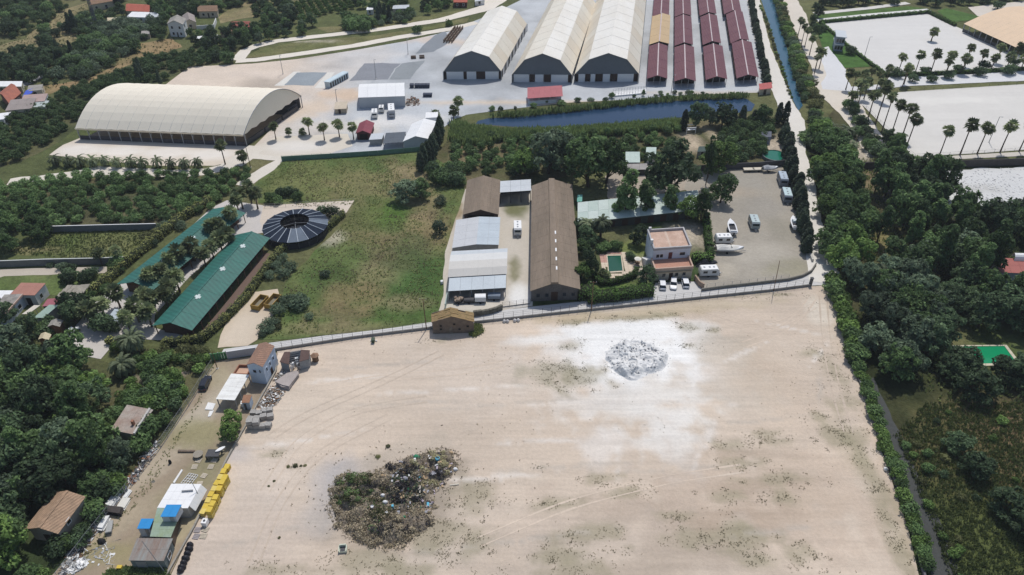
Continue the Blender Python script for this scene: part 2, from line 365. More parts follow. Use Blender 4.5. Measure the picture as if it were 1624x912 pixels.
# riding ground before the vaulted hall
sheet('riding_arena', [(78,246),(100,230),(128,219),(386,226),(395,236),(378,254),(340,263),(250,263),(150,254)], .05, (.58,.51,.42), gm_arena, res=2, wig=.4,
      blobs=[(127,238,9,5,0,(.70,.66,.60),.8,.1),(195,239.5,9,5,0,(.70,.66,.60),.8,.1),(265,242,9,5,0,(.70,.66,.60),.8,.1),(333,245,9,5,0,(.70,.66,.60),.8,.1)])
sheet('riding_arena', [(404,232),(440,217),(552,212),(560,232),(520,245),(400,252),(390,244)], .05, (.58,.53,.45), gm_arena, res=2, wig=.4, blobs=[(470,232,12,5,0,(.66,.63,.58),.7,.1)])
sheet('dirt_path', strip_poly(ZP(t10, [(60,240),(250,225),(450,200),(600,175),(820,182),(1060,190),(1290,182),(1420,150),(1500,110),(1640,20)]), [4,5,5,7,6,5,5,5,6,7]), .062, PALE, gm_path, world=True, res=2, wig=.7)
sheet('dirt_path', strip_poly([(384,295),(400,283),(425,268),(445,252),(400,248),(375,262)], [5,5,5,4,4,4]), .064, PALE, gm_path, world=True, res=2, wig=.4)
def mk_path(name, pts, w, c=(.66,.61,.53), z=.07, wig=.5): return sheet(name, strip_poly(pts, w), z, c, gm_path, world=True, res=2.2, wig=wig)
mk_path('dirt_track', [(376,96),(390,80),(406,73),(440,65),(520,56),(600,47),(700,32),(770,13),(786,0),(796,-20)], [6,5,5,5,5,5,6,9,12,14])
mk_path('dirt_track', [(374,97),(406,95),(460,88),(560,73),(640,58),(710,47),(757,36)], 5, z=.075)
sheet('grass_verge', [(385,92),(408,80),(470,66),(600,56),(690,40),(745,27),(740,36),(640,55),(560,70),(470,84),(420,91)], .05, (.13,.135,.055), gm_veg, ramp=veg_ramp, res=3, blobs=[(500,66,12,2.2,0,(.5,.45,.37),.6)])
sheet('grass_verge', [(500,44),(600,38),(690,22),(745,14),(740,25),(680,34),(600,45),(520,52)], .05, (.14,.14,.06), gm_veg, ramp=veg_ramp, res=3)
# tall field in the centre
def field_ramp(x, y, c):
    a = smooth(-.2, .22, fbm(x, y, 9, 4, 3.0)); b = smooth(-.05, .3, fbm(x, y, 4, 3, 15.0))
    c = [c[k]*(1-a*.25)+(.19,.165,.08)[k]*a*.25 for k in range(3)]
    return [c[k]*(1-b*.3)+(.06,.10,.028)[k]*b*.3 for k in range(3)]
sheet('grass_field', [(404,292),(425,268),(447,253),(540,248),(690,238),(722,270),(738,300),(722,350),(708,420),(702,480),(688,514),(600,524),(500,534),(412,540),(424,512),(446,484),(450,450),(500,398),(548,350),(562,322),(470,326),(412,322)], .04, (.088,.125,.04), gm_veg, ramp=field_ramp, res=1.6, wig=.6,
      blobs=[(612,340,9,8,0,(.075,.135,.028),.8),(660,445,11,17,0,(.055,.11,.03),.8),(605,430,8,8,20,(.24,.205,.11),.6),(650,290,9,16,20,(.24,.19,.11),.8),(500,290,22,14,0,(.15,.155,.06),.6),(570,295,12,12,0,(.20,.175,.085),.6),(680,370,8,12,0,(.24,.18,.10),.7),(480,500,10,6,0,(.075,.125,.035),.7),(600,500,14,6,0,(.07,.12,.032),.75),(630,400,9,9,0,(.17,.135,.08),.6),(560,350,8,12,0,(.13,.125,.055),.6),(640,480,8,4,0,(.21,.165,.10),.6),(520,440,7,9,0,(.06,.095,.03),.7),(590,380,9,5,0,(.19,.15,.08),.6),(680,330,6,9,0,(.22,.17,.10),.6),(540,495,8,5,0,(.17,.13,.075),.6),(650,410,7,12,0,(.05,.09,.028),.6),(560,470,9,7,0,(.20,.155,.08),.7),(540,400,10,8,0,(.10,.13,.045),.5),(520,380,5,4,30,(.42,.38,.30),.7),(470,395,9,6,0,(.08,.13,.035),.6),(530,520,16,3,0,(.22,.18,.10),.6)])
# sand beside the field, horse walker ground, stable yards
sheet('sand_drive', [(345,552),(356,520),(372,492),(396,464),(440,458),(447,480),(424,512),(408,540),(392,548)], .06, (.52,.435,.33), gm_path, res=1.6, wig=.5, blobs=[(385,520,5,6,0,(.56,.48,.38),.7)])
sheet('stable_yard', [(412,352),(418,326),(562,318),(548,340),(500,374),(430,385)], .06, (.55,.48,.40), gm_path, res=2)
sheet('stable_yard', [(86,545),(118,520),(150,480),(210,438),(290,372),(335,330),(360,318),(418,326),(430,368),(376,375),(300,440),(246,500),(244,520),(300,535),(250,540),(190,535),(160,570),(120,562)], .055, (.50,.47,.44), gm_path, res=2, blobs=[(150,540,14,7,0,(.50,.46,.41),.7)])
mk_path('paved_strip', [(312,541),(345,505),(380,462),(408,425),(424,402)], 2.0, c=(.15,.105,.085), z=.06, wig=.1)
# lane with its kerb line, house forecourt
lane_c = [(345,562),(430,549),(560,530),(640,520),(687,514),(755,505),(860,490),(1000,476),(1110,465.5),(1220,454),(1262,448),(1290,438),(1306,420)]
sheet('concrete_lane', [(345,571),(430,556.5),(560,536.5),(686,521),(752,512.5),(860,500),(1000,485.5),(1110,473.5),(1220,462),(1285,453.5),(1318,452),(1318,428),(1312,410),(1294,414),(1291,424),(1278,437),(1255,443),(1220,447.5),(1114,460),(1103,447),(1040,449),(1030,468),(945,476),(870,484),(842,487),(800,492),(762,502),(690,510.5),(600,523.5),(500,534.5),(355,554)], .07, (.52,.51,.49), gm_path, res=1.8,
      blobs=[(820,468,3,6,0,(.62,.61,.58),.6)])
# main empty lot
def sand_ramp(x, y, c):
    a = fbm(x, y, 34, 4, 21); b = smooth(.02, .35, fbm(x*.35, y, 10, 4, 31))
    c = [c[k]*(1+a*.22) for k in range(3)]
    return [c[k]*(1-b*.25)+(.46,.41,.34)[k]*b*.25 for k in range(3)]
WEEDC = [(885,800,6,1.6),(930,848,8,2.2),(888,882,6,2),(905,905,9,2.5),(1060,818,3,1.2),(1090,820,3,1),(1150,790,5,2),(1120,850,10,3),(1200,890,4,1.6),(960,760,7,1.6),(990,780,6,1.5),(1170,705,7,2),(1210,690,6,1.5),(1180,735,8,2),(1240,760,9,2),(860,498,4,1.4),(900,512,5,1.2),(1000,505,14,1.2),(1085,520,4,3),(1095,548,3,2),(1130,525,2,1),(1330,600,3,8),(1350,690,3,10),(1385,760,3,9),(1410,830,2,10),(1425,880,2,8),(1320,690,4,4),(1300,660,3,2),(905,548,4,3),(880,590,9,6),(920,600,8,5),(1235,790,5,2),(1270,880,5,3),(1180,860,9,3),(430,720,3,1),(470,740,2,.3),(1240,700,6,1.5),(745,790,6,5),(700,850,10,4),(580,895,12,3),(740,870,9,3),(430,905,6,2),(640,905,8,2),(1290,560,3,2),(700,540,6,.5),(1180,470,10,1),(1250,467,5,.8),(1060,500,6,1),(860,740,1.4,1),(995,870,3,1)]
BR = (.31,.245,.18); WD = (.30,.27,.18)
sheet('sand_lot', [(440,557),(560,537.5),(686,522),(752,513.5),(860,501.5),(1000,486.5),(1110,474.5),(1220,463),(1285,454.5),(1318,452),(1326,500),(1345,560),(1373,640),(1405,735),(1440,830),(1464,925),(1480,990),(240,990),(264,925),(310,834),(360,731),(386,684),(408,644),(438,590)], .05, SAND, gm_sand, ramp=sand_ramp, res=.95, wig=.25, wigs=3,
      blobs=[(1010,565,23,16,0,CHALK,1,.35),(1040,600,15,10,0,CHALK,.7,.6),(1050,650,9,10,0,(.70,.66,.60),.6,.9),(1000,640,18,8,0,(.66,.62,.56),.65,.9),(1080,620,15,7,0,(.65,.61,.55),.6,.9),(890,536,15,2.0,8,(.68,.66,.62),.8,.4),(1060,690,6,9,0,(.68,.65,.60),.75,.8),(960,700,5,7,0,(.66,.62,.57),.6,.8),(1000,525,18,5,3,CHALK,.9,.3),
             (1150,555,9,8,0,(.40,.36,.29),.6),(1000,500,26,2.2,5,(.44,.36,.24),.8),(1120,485,24,2.5,6,(.45,.38,.27),.6),(905,505,10,2.5,5,(.44,.36,.25),.7),(1180,620,10,8,0,(.47,.42,.35),.5),
             (1150,830,16,4,8,BR,.8),(1230,770,13,2.5,5,BR,.7),(1100,870,14,4,5,BR,.6),(1280,800,9,3,0,BR,.5),(1010,905,12,3,5,BR,.6),(1180,720,10,2,5,BR,.5),(1000,810,10,2,5,BR,.4),
             (885,800,6,2,10,WD,.55),(930,845,8,2.2,12,WD,.55),(890,880,6,2,8,WD,.5),(1350,720,3,12,10,WD,.5),(1400,800,3,10,10,WD,.5),(1200,890,5,2,0,WD,.5),
             (625,800,15,9,20,(.27,.23,.18),.85,.4),(540,760,6,6,50,(.40,.38,.37),.85,.4),(515,815,5,5,60,(.40,.37,.34),.7,.4),(650,720,12,4,20,(.42,.36,.29),.7),(600,870,14,4,10,(.44,.36,.28),.6),(700,880,14,3,10,(.46,.40,.33),.5),
             (370,720,4,3,0,(.42,.40,.40),.6),(480,640,14,10,0,(.54,.47,.385),.5),(1300,500,4,7,0,(.62,.56,.47),.7),(1260,560,8,6,0,(.57,.49,.40),.6),(760,600,26,12,0,(.56,.48,.40),.6),(380,860,12,14,0,(.51,.43,.36),.6),(420,760,12,9,0,(.55,.475,.40),.5),(1230,800,34,13,4,(.44,.345,.265),.55,.8),(1200,590,16,12,0,(.50,.405,.31),.5,.8),(1290,720,14,16,0,(.56,.455,.355),.5,.8),(560,620,20,9,0,(.55,.455,.36),.5,.8),(900,830,26,7,5,(.47,.385,.31),.4,.8),(1000,880,30,8,4,(.47,.40,.33),.45,.8),(1300,570,10,14,0,(.50,.42,.34),.5,.8)]+[(x, y, max(1.2,rx*.75), max(.8,ry*.8), 6, (.29,.26,.175), .6, .9) for x, y, rx, ry in WEEDC]+[(x, y, rx*1.0, .5, a, (.66,.61,.55), .6, .5) for x, y, rx, a in ((1000,660,12,4),(900,640,14,2),(1080,640,12,-3),(860,700,12,3),(1180,560,8,30),(1250,520,8,-20),(1300,560,7,50),(700,620,16,5),(560,600,12,8),(1120,700,9,60),(1020,690,10,80),(980,730,7,80),(760,760,14,6),(470,700,12,12))]+[(x, y, rx, .45, a, (.43,.385,.33), .5, .5) for x, y, rx, a in ((640,640,20,4),(820,640,16,6),(900,740,18,5),(600,580,18,7),(1180,670,14,8),(1300,620,4,70),(420,850,10,20),(800,860,18,8),(1250,840,12,8),(1060,745,16,4))])
for i, (P_, c_) in enumerate((([(1290,470),(1270,500),(1230,530),(1170,550)],0),([(1305,470),(1310,540),(1325,620),(1350,700)],0),([(480,620),(600,600),(740,590),(830,570)],0),([(420,780),(470,700),(560,650),(700,630)],0),([(760,860),(900,800),(1060,760),(1200,740)],0),([(400,900),(440,800),(500,720),(640,650)],0),([(1120,500),(1180,520),(1240,515),(1300,480)],0),([(700,560),(620,600),(480,660),(420,700)],0))):
    for off in (-.9, .9):
        W_ = [G(*p) for p in P_]; Q_ = []
        for k in range(len(W_)-1):
            for f in range(6): Q_.append(W_[k].lerp(W_[k+1], f/6))
        for _ in range(4): Q_ = [Q_[0]]+[(Q_[k-1]+Q_[k]*2+Q_[k+1])/4 for k in range(1, len(Q_)-1)]+[Q_[-1]]
        L_ = []; R_ = []
        for k in range(len(Q_)):
            d = (Q_[min(k+1,len(Q_)-1)]-Q_[max(k-1,0)]).to_2d().normalized(); n = Vector((-d.y,d.x)); w = (.16+.3*fbm(Q_[k].x,Q_[k].y,5,2,i)); c0 = Q_[k].to_2d()+n*off; L_.append(c0+n*w); R_.append(c0-n*w)
        sheet('tyre_track', L_+R_[::-1], .056, tuple(v*(.93 if i%2 else 1.05) for v in SAND), gm_sand, world=True, res=2, ramp=sand_ramp)
# working yard on the left
sheet('dirt_yard', [(343,574),(440,560),(436,590),(406,644),(384,684),(358,731),(308,834),(262,925),(240,990),(40,990),(80,915),(140,850),(200,775),(260,700),(300,640),(335,585)], .045, (.30,.24,.172), gm_gravel, res=1.3, wig=.3,
      blobs=[(330,650,3,9,-35,(.42,.37,.29),.8),(250,740,3.4,12,-40,(.40,.34,.255),.8),(190,830,3,12,-40,(.37,.31,.22),.7),(310,690,6,4,0,(.27,.245,.13),.8),(330,740,5,5,0,(.24,.22,.125),.8),(300,770,4,6,-35,(.26,.23,.14),.7),(160,880,6,3,0,(.27,.24,.12),.7),(300,830,1.6,14,-28,(.42,.37,.23),.6),(360,620,5,6,0,(.42,.37,.28),.6),(340,600,4,4,0,(.36,.31,.2),.6)])
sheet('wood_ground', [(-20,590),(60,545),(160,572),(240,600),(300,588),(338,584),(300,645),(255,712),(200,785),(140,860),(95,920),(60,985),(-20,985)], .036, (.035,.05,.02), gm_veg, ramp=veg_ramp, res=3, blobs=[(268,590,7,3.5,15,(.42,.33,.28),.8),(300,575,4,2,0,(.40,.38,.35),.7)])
# farm yard, garden, boat park
sheet('farm_yard', [(690,512),(702,470),(706,400),(722,350),(738,300),(796,300),(845,300),(845,486),(800,492),(762,502)], .05, (.50,.455,.385), gm_path, res=1.5, wig=.3,
      blobs=[(818,332,4,6,0,(.15,.155,.07),.95),(816,425,1.6,7,0,(.17,.165,.085),.8),(824,468,3.4,5.5,0,(.70,.69,.66),1,.1),(712,330,4,14,0,(.26,.19,.10),.8),(745,485,9,2.5,0,(.57,.53,.45),.7),(765,500,9,1.5,0,(.25,.24,.14),.7)])
sheet('garden_lawn', [(842,486),(845,330),(918,318),(1100,305),(1120,330),(1118,430),(1104,446),(1040,449),(1031,468),(940,477)], .04, (.045,.07,.025), gm_veg, ramp=veg_ramp, res=2,
      blobs=[(1008,398,5,6,0,(.16,.20,.06),.9),(985,455,8,2,5,(.13,.19,.05),.9),(960,470,9,1.5,5,(.09,.15,.03),.9),(1100,375,5,8,0,(.42,.36,.28),.9),(1075,360,5,3,0,(.38,.33,.26),.6),(1017,424,4,5,0,(.50,.42,.35),.9)])
sheet('gravel_park', [(1085,300),(1094,272),(1180,268),(1240,264),(1256,290),(1264,330),(1274,372),(1288,402),(1294,418),(1288,428),(1274,437),(1252,443),(1200,449),(1114,459),(1106,440),(1118,410),(1122,350),(1112,320)], .055, (.325,.295,.245), gm_gravel, res=1.6, wig=.3,
      blobs=[(1210,330,10,7,0,(.29,.27,.235),.6),(1240,365,5,8,-20,(.27,.25,.20),.7),(1180,290,10,6,0,(.31,.29,.25),.6),(1200,400,12,6,0,(.41,.375,.315),.6),(1255,425,8,4,15,(.28,.26,.18),.7),(1140,430,6,4,0,(.43,.385,.31),.6),(1150,305,10,4,0,(.37,.31,.24),.6)])
sheet('dirt_yard', [(960,280),(985,262),(1060,262),(1094,270),(1095,300),(1040,312),(965,318)], .05, (.36,.31,.25), gm_gravel, res=2.5, wig=.4)
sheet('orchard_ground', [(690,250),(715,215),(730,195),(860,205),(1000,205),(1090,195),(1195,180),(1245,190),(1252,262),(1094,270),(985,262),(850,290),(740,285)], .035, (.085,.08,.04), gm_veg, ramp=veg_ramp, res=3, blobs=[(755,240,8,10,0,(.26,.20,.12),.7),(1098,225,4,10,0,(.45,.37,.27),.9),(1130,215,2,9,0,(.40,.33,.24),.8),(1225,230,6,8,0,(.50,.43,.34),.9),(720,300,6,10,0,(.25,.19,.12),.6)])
# dirt road by the canal, canal and pond
mk_path('dirt_road', [(1193,-12),(1200,30),(1211,75),(1226,115),(1243,160),(1258,190),(1264,215),(1266,240),(1272,270),(1281,310),(1287,350),(1296,392),(1306,425),(1308,450)], [7,6.5,6.5,6.5,6.5,7.5,6.5,5,5.5,5.5,5.5,6.5,8,8], c=(.63,.60,.54), z=.075, wig=.5)
mk_path('dirt_road', [(1240,-14),(1250,4),(1266,26),(1272,50),(1285,75),(1304,105),(1318,132),(1330,152),(1352,180),(1378,215),(1394,250)], [11,11,9,7,7,9,13,15,10,9,8], c=(.60,.545,.465), z=.07, wig=.6)
sheet('concrete_apron', [(1298,78),(1313,74),(1342,112),(1340,122),(1350,138),(1400,134),(1412,120),(1540,118),(1640,110),(1640,128),(1450,136),(1352,146),(1304,142),(1302,132),(1310,120)], .08, (.60,.60,.60), gm_path, res=3, wig=.4)
sheet('riding_arena', [(1300,37),(1471,21),(1515,42),(1590,76),(1640,98),(1640,107),(1540,113),(1460,116.5),(1403,117),(1370,95),(1345,75)], .085, (.60,.585,.555), gm_arena, res=3)
sheet('riding_arena', [(1353,152),(1450,145),(1640,133),(1640,237),(1560,243),(1450,249),(1437,240),(1395,195)], .085, (.585,.565,.525), gm_arena, res=3, blobs=[(1500,160,30,4,4,(.68,.66,.61),.6)])
sheet('riding_arena', [(1535,12),(1640,0),(1640,46),(1575,28),(1550,26)], .085, (.58,.53,.46), gm_arena, res=4)
sheet('arena_lawn', [(1292,38),(1302,38),(1345,76),(1371,97),(1380,106),(1340,108),(1304,75)], .06, (.06,.125,.03), gm_veg, res=3)
sheet('arena_lawn', [(1290,31),(1293,24),(1440,10),(1470,14),(1468,20),(1300,35)], .06, (.075,.13,.035), gm_veg, res=4)
sheet('arena_lawn', [(1486,18),(1500,13),(1560,28),(1540,32),(1510,36)], .06, (.07,.13,.035), gm_veg, res=4)
mk_path('concrete_path', [(1294,33),(1380,24),(1474,16)], 4, c=(.64,.63,.60), z=.09, wig=.1)
mk_path('concrete_path', [(1292,22),(1380,13),(1440,5)], 4, c=(.60,.58,.54), z=.09, wig=.1)
sheet('verge_path', [(1437,252),(1640,240),(1640,247),(1437,257)], .07, (.52,.48,.42), gm_path, res=3)
sheet('scrub_ground', [(1300,200),(1330,165),(1395,255),(1340,262),(1640,262),(1800,300),(1800,990),(1475,990),(1440,840),(1405,735),(1373,640),(1345,560),(1326,500),(1318,440),(1300,330),(1282,260),(1275,215)], .032, (.04,.05,.02), gm_veg, ramp=lambda x, y, c: [v*.72 for v in veg_ramp(x, y, c)], res=3,
      blobs=[(1580,310,34,11,0,(.60,.60,.58),.97,.35),(1375,285,12,7,0,(.26,.20,.12),.8),(1470,280,9,6,0,(.24,.19,.10),.6),(1415,385,9,6,0,(.23,.20,.09),.8),(1560,545,14,8,0,(.075,.10,.032),.9),(1500,530,6,9,0,(.16,.145,.07),.7),(1570,760,26,16,0,(.12,.095,.045),.85),(1600,690,18,10,0,(.15,.105,.06),.7),(1500,690,9,12,0,(.10,.095,.04),.7),(1600,850,16,10,0,(.105,.09,.04),.7),(1540,850,12,14,0,(.075,.105,.03),.7),(1345,240,8,10,0,(.55,.48,.38),.9)])  # lawn blob by the green pool darkened: shade painted into the ground
sheet('rubble_ground', [(1492,272),(1560,268),(1640,265),(1640,322),(1590,318),(1548,322),(1512,300)], .05, (.56,.56,.545), gm_path, res=2, wig=1.2, blobs=[(1560,300,6,3,0,(.40,.39,.36),.6)])
# dry ditch along the lot
sheet('ditch_bed', strip_poly([(1382,600),(1402,655),(1424,705),(1446,765),(1472,830),(1500,912),(1520,980)], [1.5,2.5,3,3.5,4,4.5,4.5]), .06, (.065,.068,.065), gm_gravel, world=True, res=1.5, wig=.5)
pond_px = [(752,200),(758,192),(775,188),(827,185),(887,179.5),(942,173),(1012,165),(1075,160),(1125,157.5),(1182,156),(1197,166),(1192,176),(1150,182),(1112,184),(1037,190),(987,195),(920,200),(880,203),(837,203),(800,205)]
def water(name, polyw, z, mat, label=None, cat=None):
    mb = MB(); mb.poly([(p[0], p[1], z) for p in polyw]); o = mb.build(name, mat)
    if o.data.polygons[0].normal.z < 0: o.data.flip_normals()
    tag(o, label, cat, kind='structure'); return o
m_pond = watermat('pond_water', (.015,.04,.085), rough=.12, bump=.1)
water('pond_water', [G(*p) for p in pond_px], .09, m_pond)
canal_l = [(1203,-12),(1218,32),(1233,82),(1245,120),(1258,160),(1266,176)]; canal_r = [(1273,168),(1268,150),(1256,110),(1243,55),(1231,12),(1224,-12)]
water('canal_water', [G(*p) for p in canal_l+canal_r], .10, watermat('canal_water', (.03,.09,.14), rough=.2, bump=.1))
# ------------------------------------------------------------------ buildings
white = M('white_render', (.70,.70,.69), .85, .06, 1.0, col2=(.56,.55,.52), amt=.35)
cream = M('cream_render', (.55,.47,.36), .88, .08, 1.0, col2=(.42,.36,.28), amt=.4)
greyw = M('grey_block', (.34,.34,.33), .9, .1, 2.0, col2=(.25,.25,.24))
stone = M('old_stone', (.20,.155,.115), .95, .3, 4.0, col2=(.13,.10,.08), bump=.5, bscale=10)
brick = M('brick_red', (.33,.16,.10), .9, .2, 3.0, col2=(.25,.13,.09))
tile = M('roof_tile', (.33,.20,.125), .9, .22, 3.0, col2=(.23,.155,.105), stripe=(0,.5,.35))
tile2 = M('roof_tile_pale', (.42,.28,.185), .9, .2, 3.0, col2=(.30,.21,.14), stripe=(30,.5,.3))
tred = M('red_tile', (.36,.13,.085), .9, .15, 2.0, col2=(.28,.11,.08))
fibre = M('fibre_cement_brown', (.235,.185,.14), .92, .1, 1.2, col2=(.175,.14,.105), aniso=(0,1.0,.16), amt=.5)
membrane = M('cream_membrane', (.70,.66,.565), .55, .035, .6, col2=(.62,.56,.46), amt=.4, aniso=(0,1,.3))
membrane2 = M('cream_membrane_shade_tone', (.66,.60,.49), .6, .03, .6, col2=(.62,.55,.44), amt=.5)  # tan copy for the halls' shadow side; shade put into the colour
membrane3 = M('cream_membrane_pale', (.75,.725,.665), .5, .035, .6, col2=(.67,.63,.55), amt=.35, aniso=(0,1,.3))
peach = M('peach_membrane', (.68,.50,.33), .6, .04, .6, col2=(.62,.46,.31))
gable_g = M('slate_grey_sheet', (.13,.15,.17), .6, .06, 1.0)
panelw = M('white_panel', (.72,.72,.72), .5, .04, 1.0)
brown_d = M('dark_brown_door', (.055,.03,.022), .6, .2, 2.0)
shade_in = M('painted_interior_shade', (.02,.018,.016), .9, .3, 2.0)  # near-black colour paints the shade inside open buildings
maroon = M('maroon_sheet', (.125,.045,.06), .7, .08, .8, col2=(.15,.06,.07), amt=.5, stripe=(4,1.0,.08))
maroon2 = M('tan_sheet', (.50,.36,.20), .6, .06, .8)
metalr = M('pale_metal_roof', (.50,.53,.55), .5, .05, .8, col2=(.44,.47,.49), spec=.4)
metalb = M('blue_grey_roof', (.42,.48,.52), .5, .05, .8, col2=(.37,.42,.46), spec=.4)
greenr = M('teal_green_sheet', (.03,.15,.122), .6, .1, .8, col2=(.035,.125,.105), stripe=(-50,1.1,.2))
greyr = M('weathered_sheet', (.34,.32,.29), .9, .15, 1.5, col2=(.24,.225,.20))
pgreen = M('pale_green_sheet', (.45,.53,.48), .7, .07, 1.0, col2=(.38,.46,.42))
steel = M('galvanised_steel', (.33,.34,.35), .5, .1, 2.0, metal=.3)
steel_d = M('dark_steel', (.06,.06,.065), .5, .1, 2.0)
glass = M('dark_glass', (.02,.025,.03), .1, .1, 1.0, spec=.6)
wood = M('brown_wood', (.20,.12,.07), .85, .25, 3.0)
terrac = M('terracotta_floor', (.46,.24,.17), .85, .1, 1.2, col2=(.40,.22,.16))
terrac2 = M('terracotta_roof_floor', (.56,.41,.325), .9, .12, 1.5, col2=(.42,.28,.21), amt=.5)
whitep = M('white_paint', (.78,.78,.77), .4, .03, 1.0)
black = M('black_rubber', (.018,.018,.02), .8, .2, 2.0)

class Bld:
    def __init__(s, name, label, cat, FL, FR, BL, z=0.0, group=None):
        "FL, FR, BL: photograph pixels (seen at level z) or world xy Vectors of the footprint corners"
        c = [p if isinstance(p, Vector) else G(p[0], p[1], z) for p in (FL, FR, BL)]
        s.o = Vector((c[0].x, c[0].y)); s.u = Vector((c[1].x, c[1].y))-s.o; s.v = Vector((c[2].x, c[2].y))-s.o
        s.W = s.u.length; s.D = s.v.length
        s.root = thing(name, label, cat, (s.o.x, s.o.y, 0), 0, group)
    def p(s, a, b, z): q = s.o+s.u*a+s.v*b; return Vector((q.x, q.y, z))
    def xy(s, a0, a1, b0, b1): return [s.p(a, b, 0)[:2] for a, b in ((a0,b0),(a1,b0),(a1,b1),(a0,b1))]
    def prism(s, name, a0, a1, b0, b1, z0, z1, mat, parent=None):
        mb = MB(); mb.prism(s.xy(a0,a1,b0,b1), z0, z1); return mb.build(name, mat, parent or s.root)
    def walls(s, ze, mat, zr=None, axis='u', ins=0.0, name='wall'):
        "solid wall block with gables; the ridge runs along axis"
        mb = MB(); q = [s.p(a,b,0) for a,b in ((ins,ins),(1-ins,ins),(1-ins,1-ins),(ins,1-ins))]
        lo = [Vector((p.x,p.y,0)) for p in q]; hi = [Vector((p.x,p.y,ze)) for p in q]
        if zr is None: mb.hexa(lo, hi)
        else:
            if axis == 'v': e = [(hi[0]+hi[1])/2, (hi[3]+hi[2])/2]; A = [lo[0],lo[1],hi[1],None,hi[0]]; 
            else: e = [(hi[0]+hi[3])/2, (hi[1]+hi[2])/2]
            for p in e: p.z = zr-.06
            if axis == 'v':
                mb.poly([lo[0],lo[1],hi[1],e[0],hi[0]]); mb.poly([lo[2],lo[3],hi[3],e[1],hi[2]])
                mb.poly([lo[1],lo[2],hi[2],hi[1]]); mb.poly([lo[3],lo[0],hi[0],hi[3]])
                mb.poly([hi[0],e[0],e[1],hi[3]]); mb.poly([hi[1],hi[2],e[1],e[0]])
            else:
                mb.poly([lo[1],lo[2],hi[2],e[1],hi[1]]); mb.poly([lo[3],lo[0],hi[0],e[0],hi[3]])
                mb.poly([lo[0],lo[1],hi[1],hi[0]]); mb.poly([lo[2],lo[3],hi[3],hi[2]])
                mb.poly([hi[0],hi[1],e[1],e[0]]); mb.poly([hi[3],e[0],e[1],hi[2]])
        return mb.build(name, mat, s.root)
    def slope(s, P00, P10, P11, P01, n, m, mat, t=.08, gap=.012, name='roof_panel', parent=None, mats=None):
        "roof slope cut into n x m panels; P00..P01 are world points"
        for i in range(n):
            for j in range(m):
                def q(a, b): return (P00.lerp(P10, a)).lerp(P01.lerp(P11, a), b)
                a0, a1, b0, b1 = i/n+(gap/n if i else 0), (i+1)/n, j/m+(gap/m if j else 0), (j+1)/m
                mb = MB(); mb.slab(q(a0,b0), q(a1,b0), q(a1,b1), q(a0,b1), t)
                mb.build(name, mats[(i*7+j*3)%len(mats)] if mats else mat, parent or s.root)
    def gable_roof(s, ze, zr, axis, mat, n=3, m=1, ov=.03, ovz=.1, t=.09, ridge=None, mats=None):
        a = ov; zo = ze-ovz
        if axis == 'v':
            s.slope(s.p(-a,-a*s.W/s.D,zo), s.p(-a,1+a*s.W/s.D,zo), s.p(.5,1+a*s.W/s.D,zr), s.p(.5,-a*s.W/s.D,zr), n, m, mat, t, mats=mats)
            s.slope(s.p(1+a,-a*s.W/s.D,zo), s.p(1+a,1+a*s.W/s.D,zo), s.p(.5,1+a*s.W/s.D,zr), s.p(.5,-a*s.W/s.D,zr), n, m, mat, t, mats=mats)
            if ridge:
                mb = MB(); mb.slab(s.p(.5-.25/s.W,-a*s.W/s.D,zr+.06), s.p(.5+.25/s.W,-a*s.W/s.D,zr+.06), s.p(.5+.25/s.W,1+a*s.W/s.D,zr+.06), s.p(.5-.25/s.W,1+a*s.W/s.D,zr+.06), .12); mb.build('ridge_cap', ridge, s.root)
        else:
            b = a*s.D/s.W if s.W else a
            s.slope(s.p(-b,-a,zo), s.p(1+b,-a,zo), s.p(1+b,.5,zr), s.p(-b,.5,zr), n, m, mat, t, mats=mats)
            s.slope(s.p(-b,1+a,zo), s.p(1+b,1+a,zo), s.p(1+b,.5,zr), s.p(-b,.5,zr), n, m, mat, t, mats=mats)
            if ridge:
                mb = MB(); mb.slab(s.p(-b,.5-.25/s.D,zr+.06), s.p(1+b,.5-.25/s.D,zr+.06), s.p(1+b,.5+.25/s.D,zr+.06), s.p(-b,.5+.25/s.D,zr+.06), .12); mb.build('ridge_cap', ridge, s.root)
    def open(s, face, a0, a1, z0, z1, kind='window', mat=None, frame=None, proud=.05, ins=0.0):
        "door or window standing a little proud of a wall face: F front, B back, L left, R right"
        def pt(a, z, d):
            if face == 'F': return s.p(a, ins-d/s.D, z)
            if face == 'B': return s.p(a, 1-ins+d/s.D, z)
            if face == 'L': return s.p(ins-d/s.W, a, z)
            return s.p(1-ins+d/s.W, a, z)
        L = s.W if face in 'FB' else s.D; e = .1/L
        mb = MB(); mb.hexa([pt(a0,z0,-.02), pt(a1,z0,-.02), pt(a1,z1,-.02), pt(a0,z1,-.02)], [pt(a0,z0,proud), pt(a1,z0,proud), pt(a1,z1,proud), pt(a0,z1,proud)])
        r = mb.build(kind, mat or (glass if kind == 'window' else brown_d), s.root)
        if kind == 'window' and frame is not False:
            mb = MB()
            for (x0, x1, y0, y1_) in ((a0-e,a0,z0-.08,z1+.08),(a1,a1+e,z0-.08,z1+.08),(a0,a1,z0-.1,z0),(a0,a1,z1,z1+.1)):
                mb.hexa([pt(x0,y0,-.02), pt(x1,y0,-.02), pt(x1,y1_,-.02), pt(x0,y1_,-.02)], [pt(x0,y0,proud+.04), pt(x1,y0,proud+.04), pt(x1,y1_,proud+.04), pt(x0,y1_,proud+.04)])
            mb.build('frame', frame or white, r)
        return r
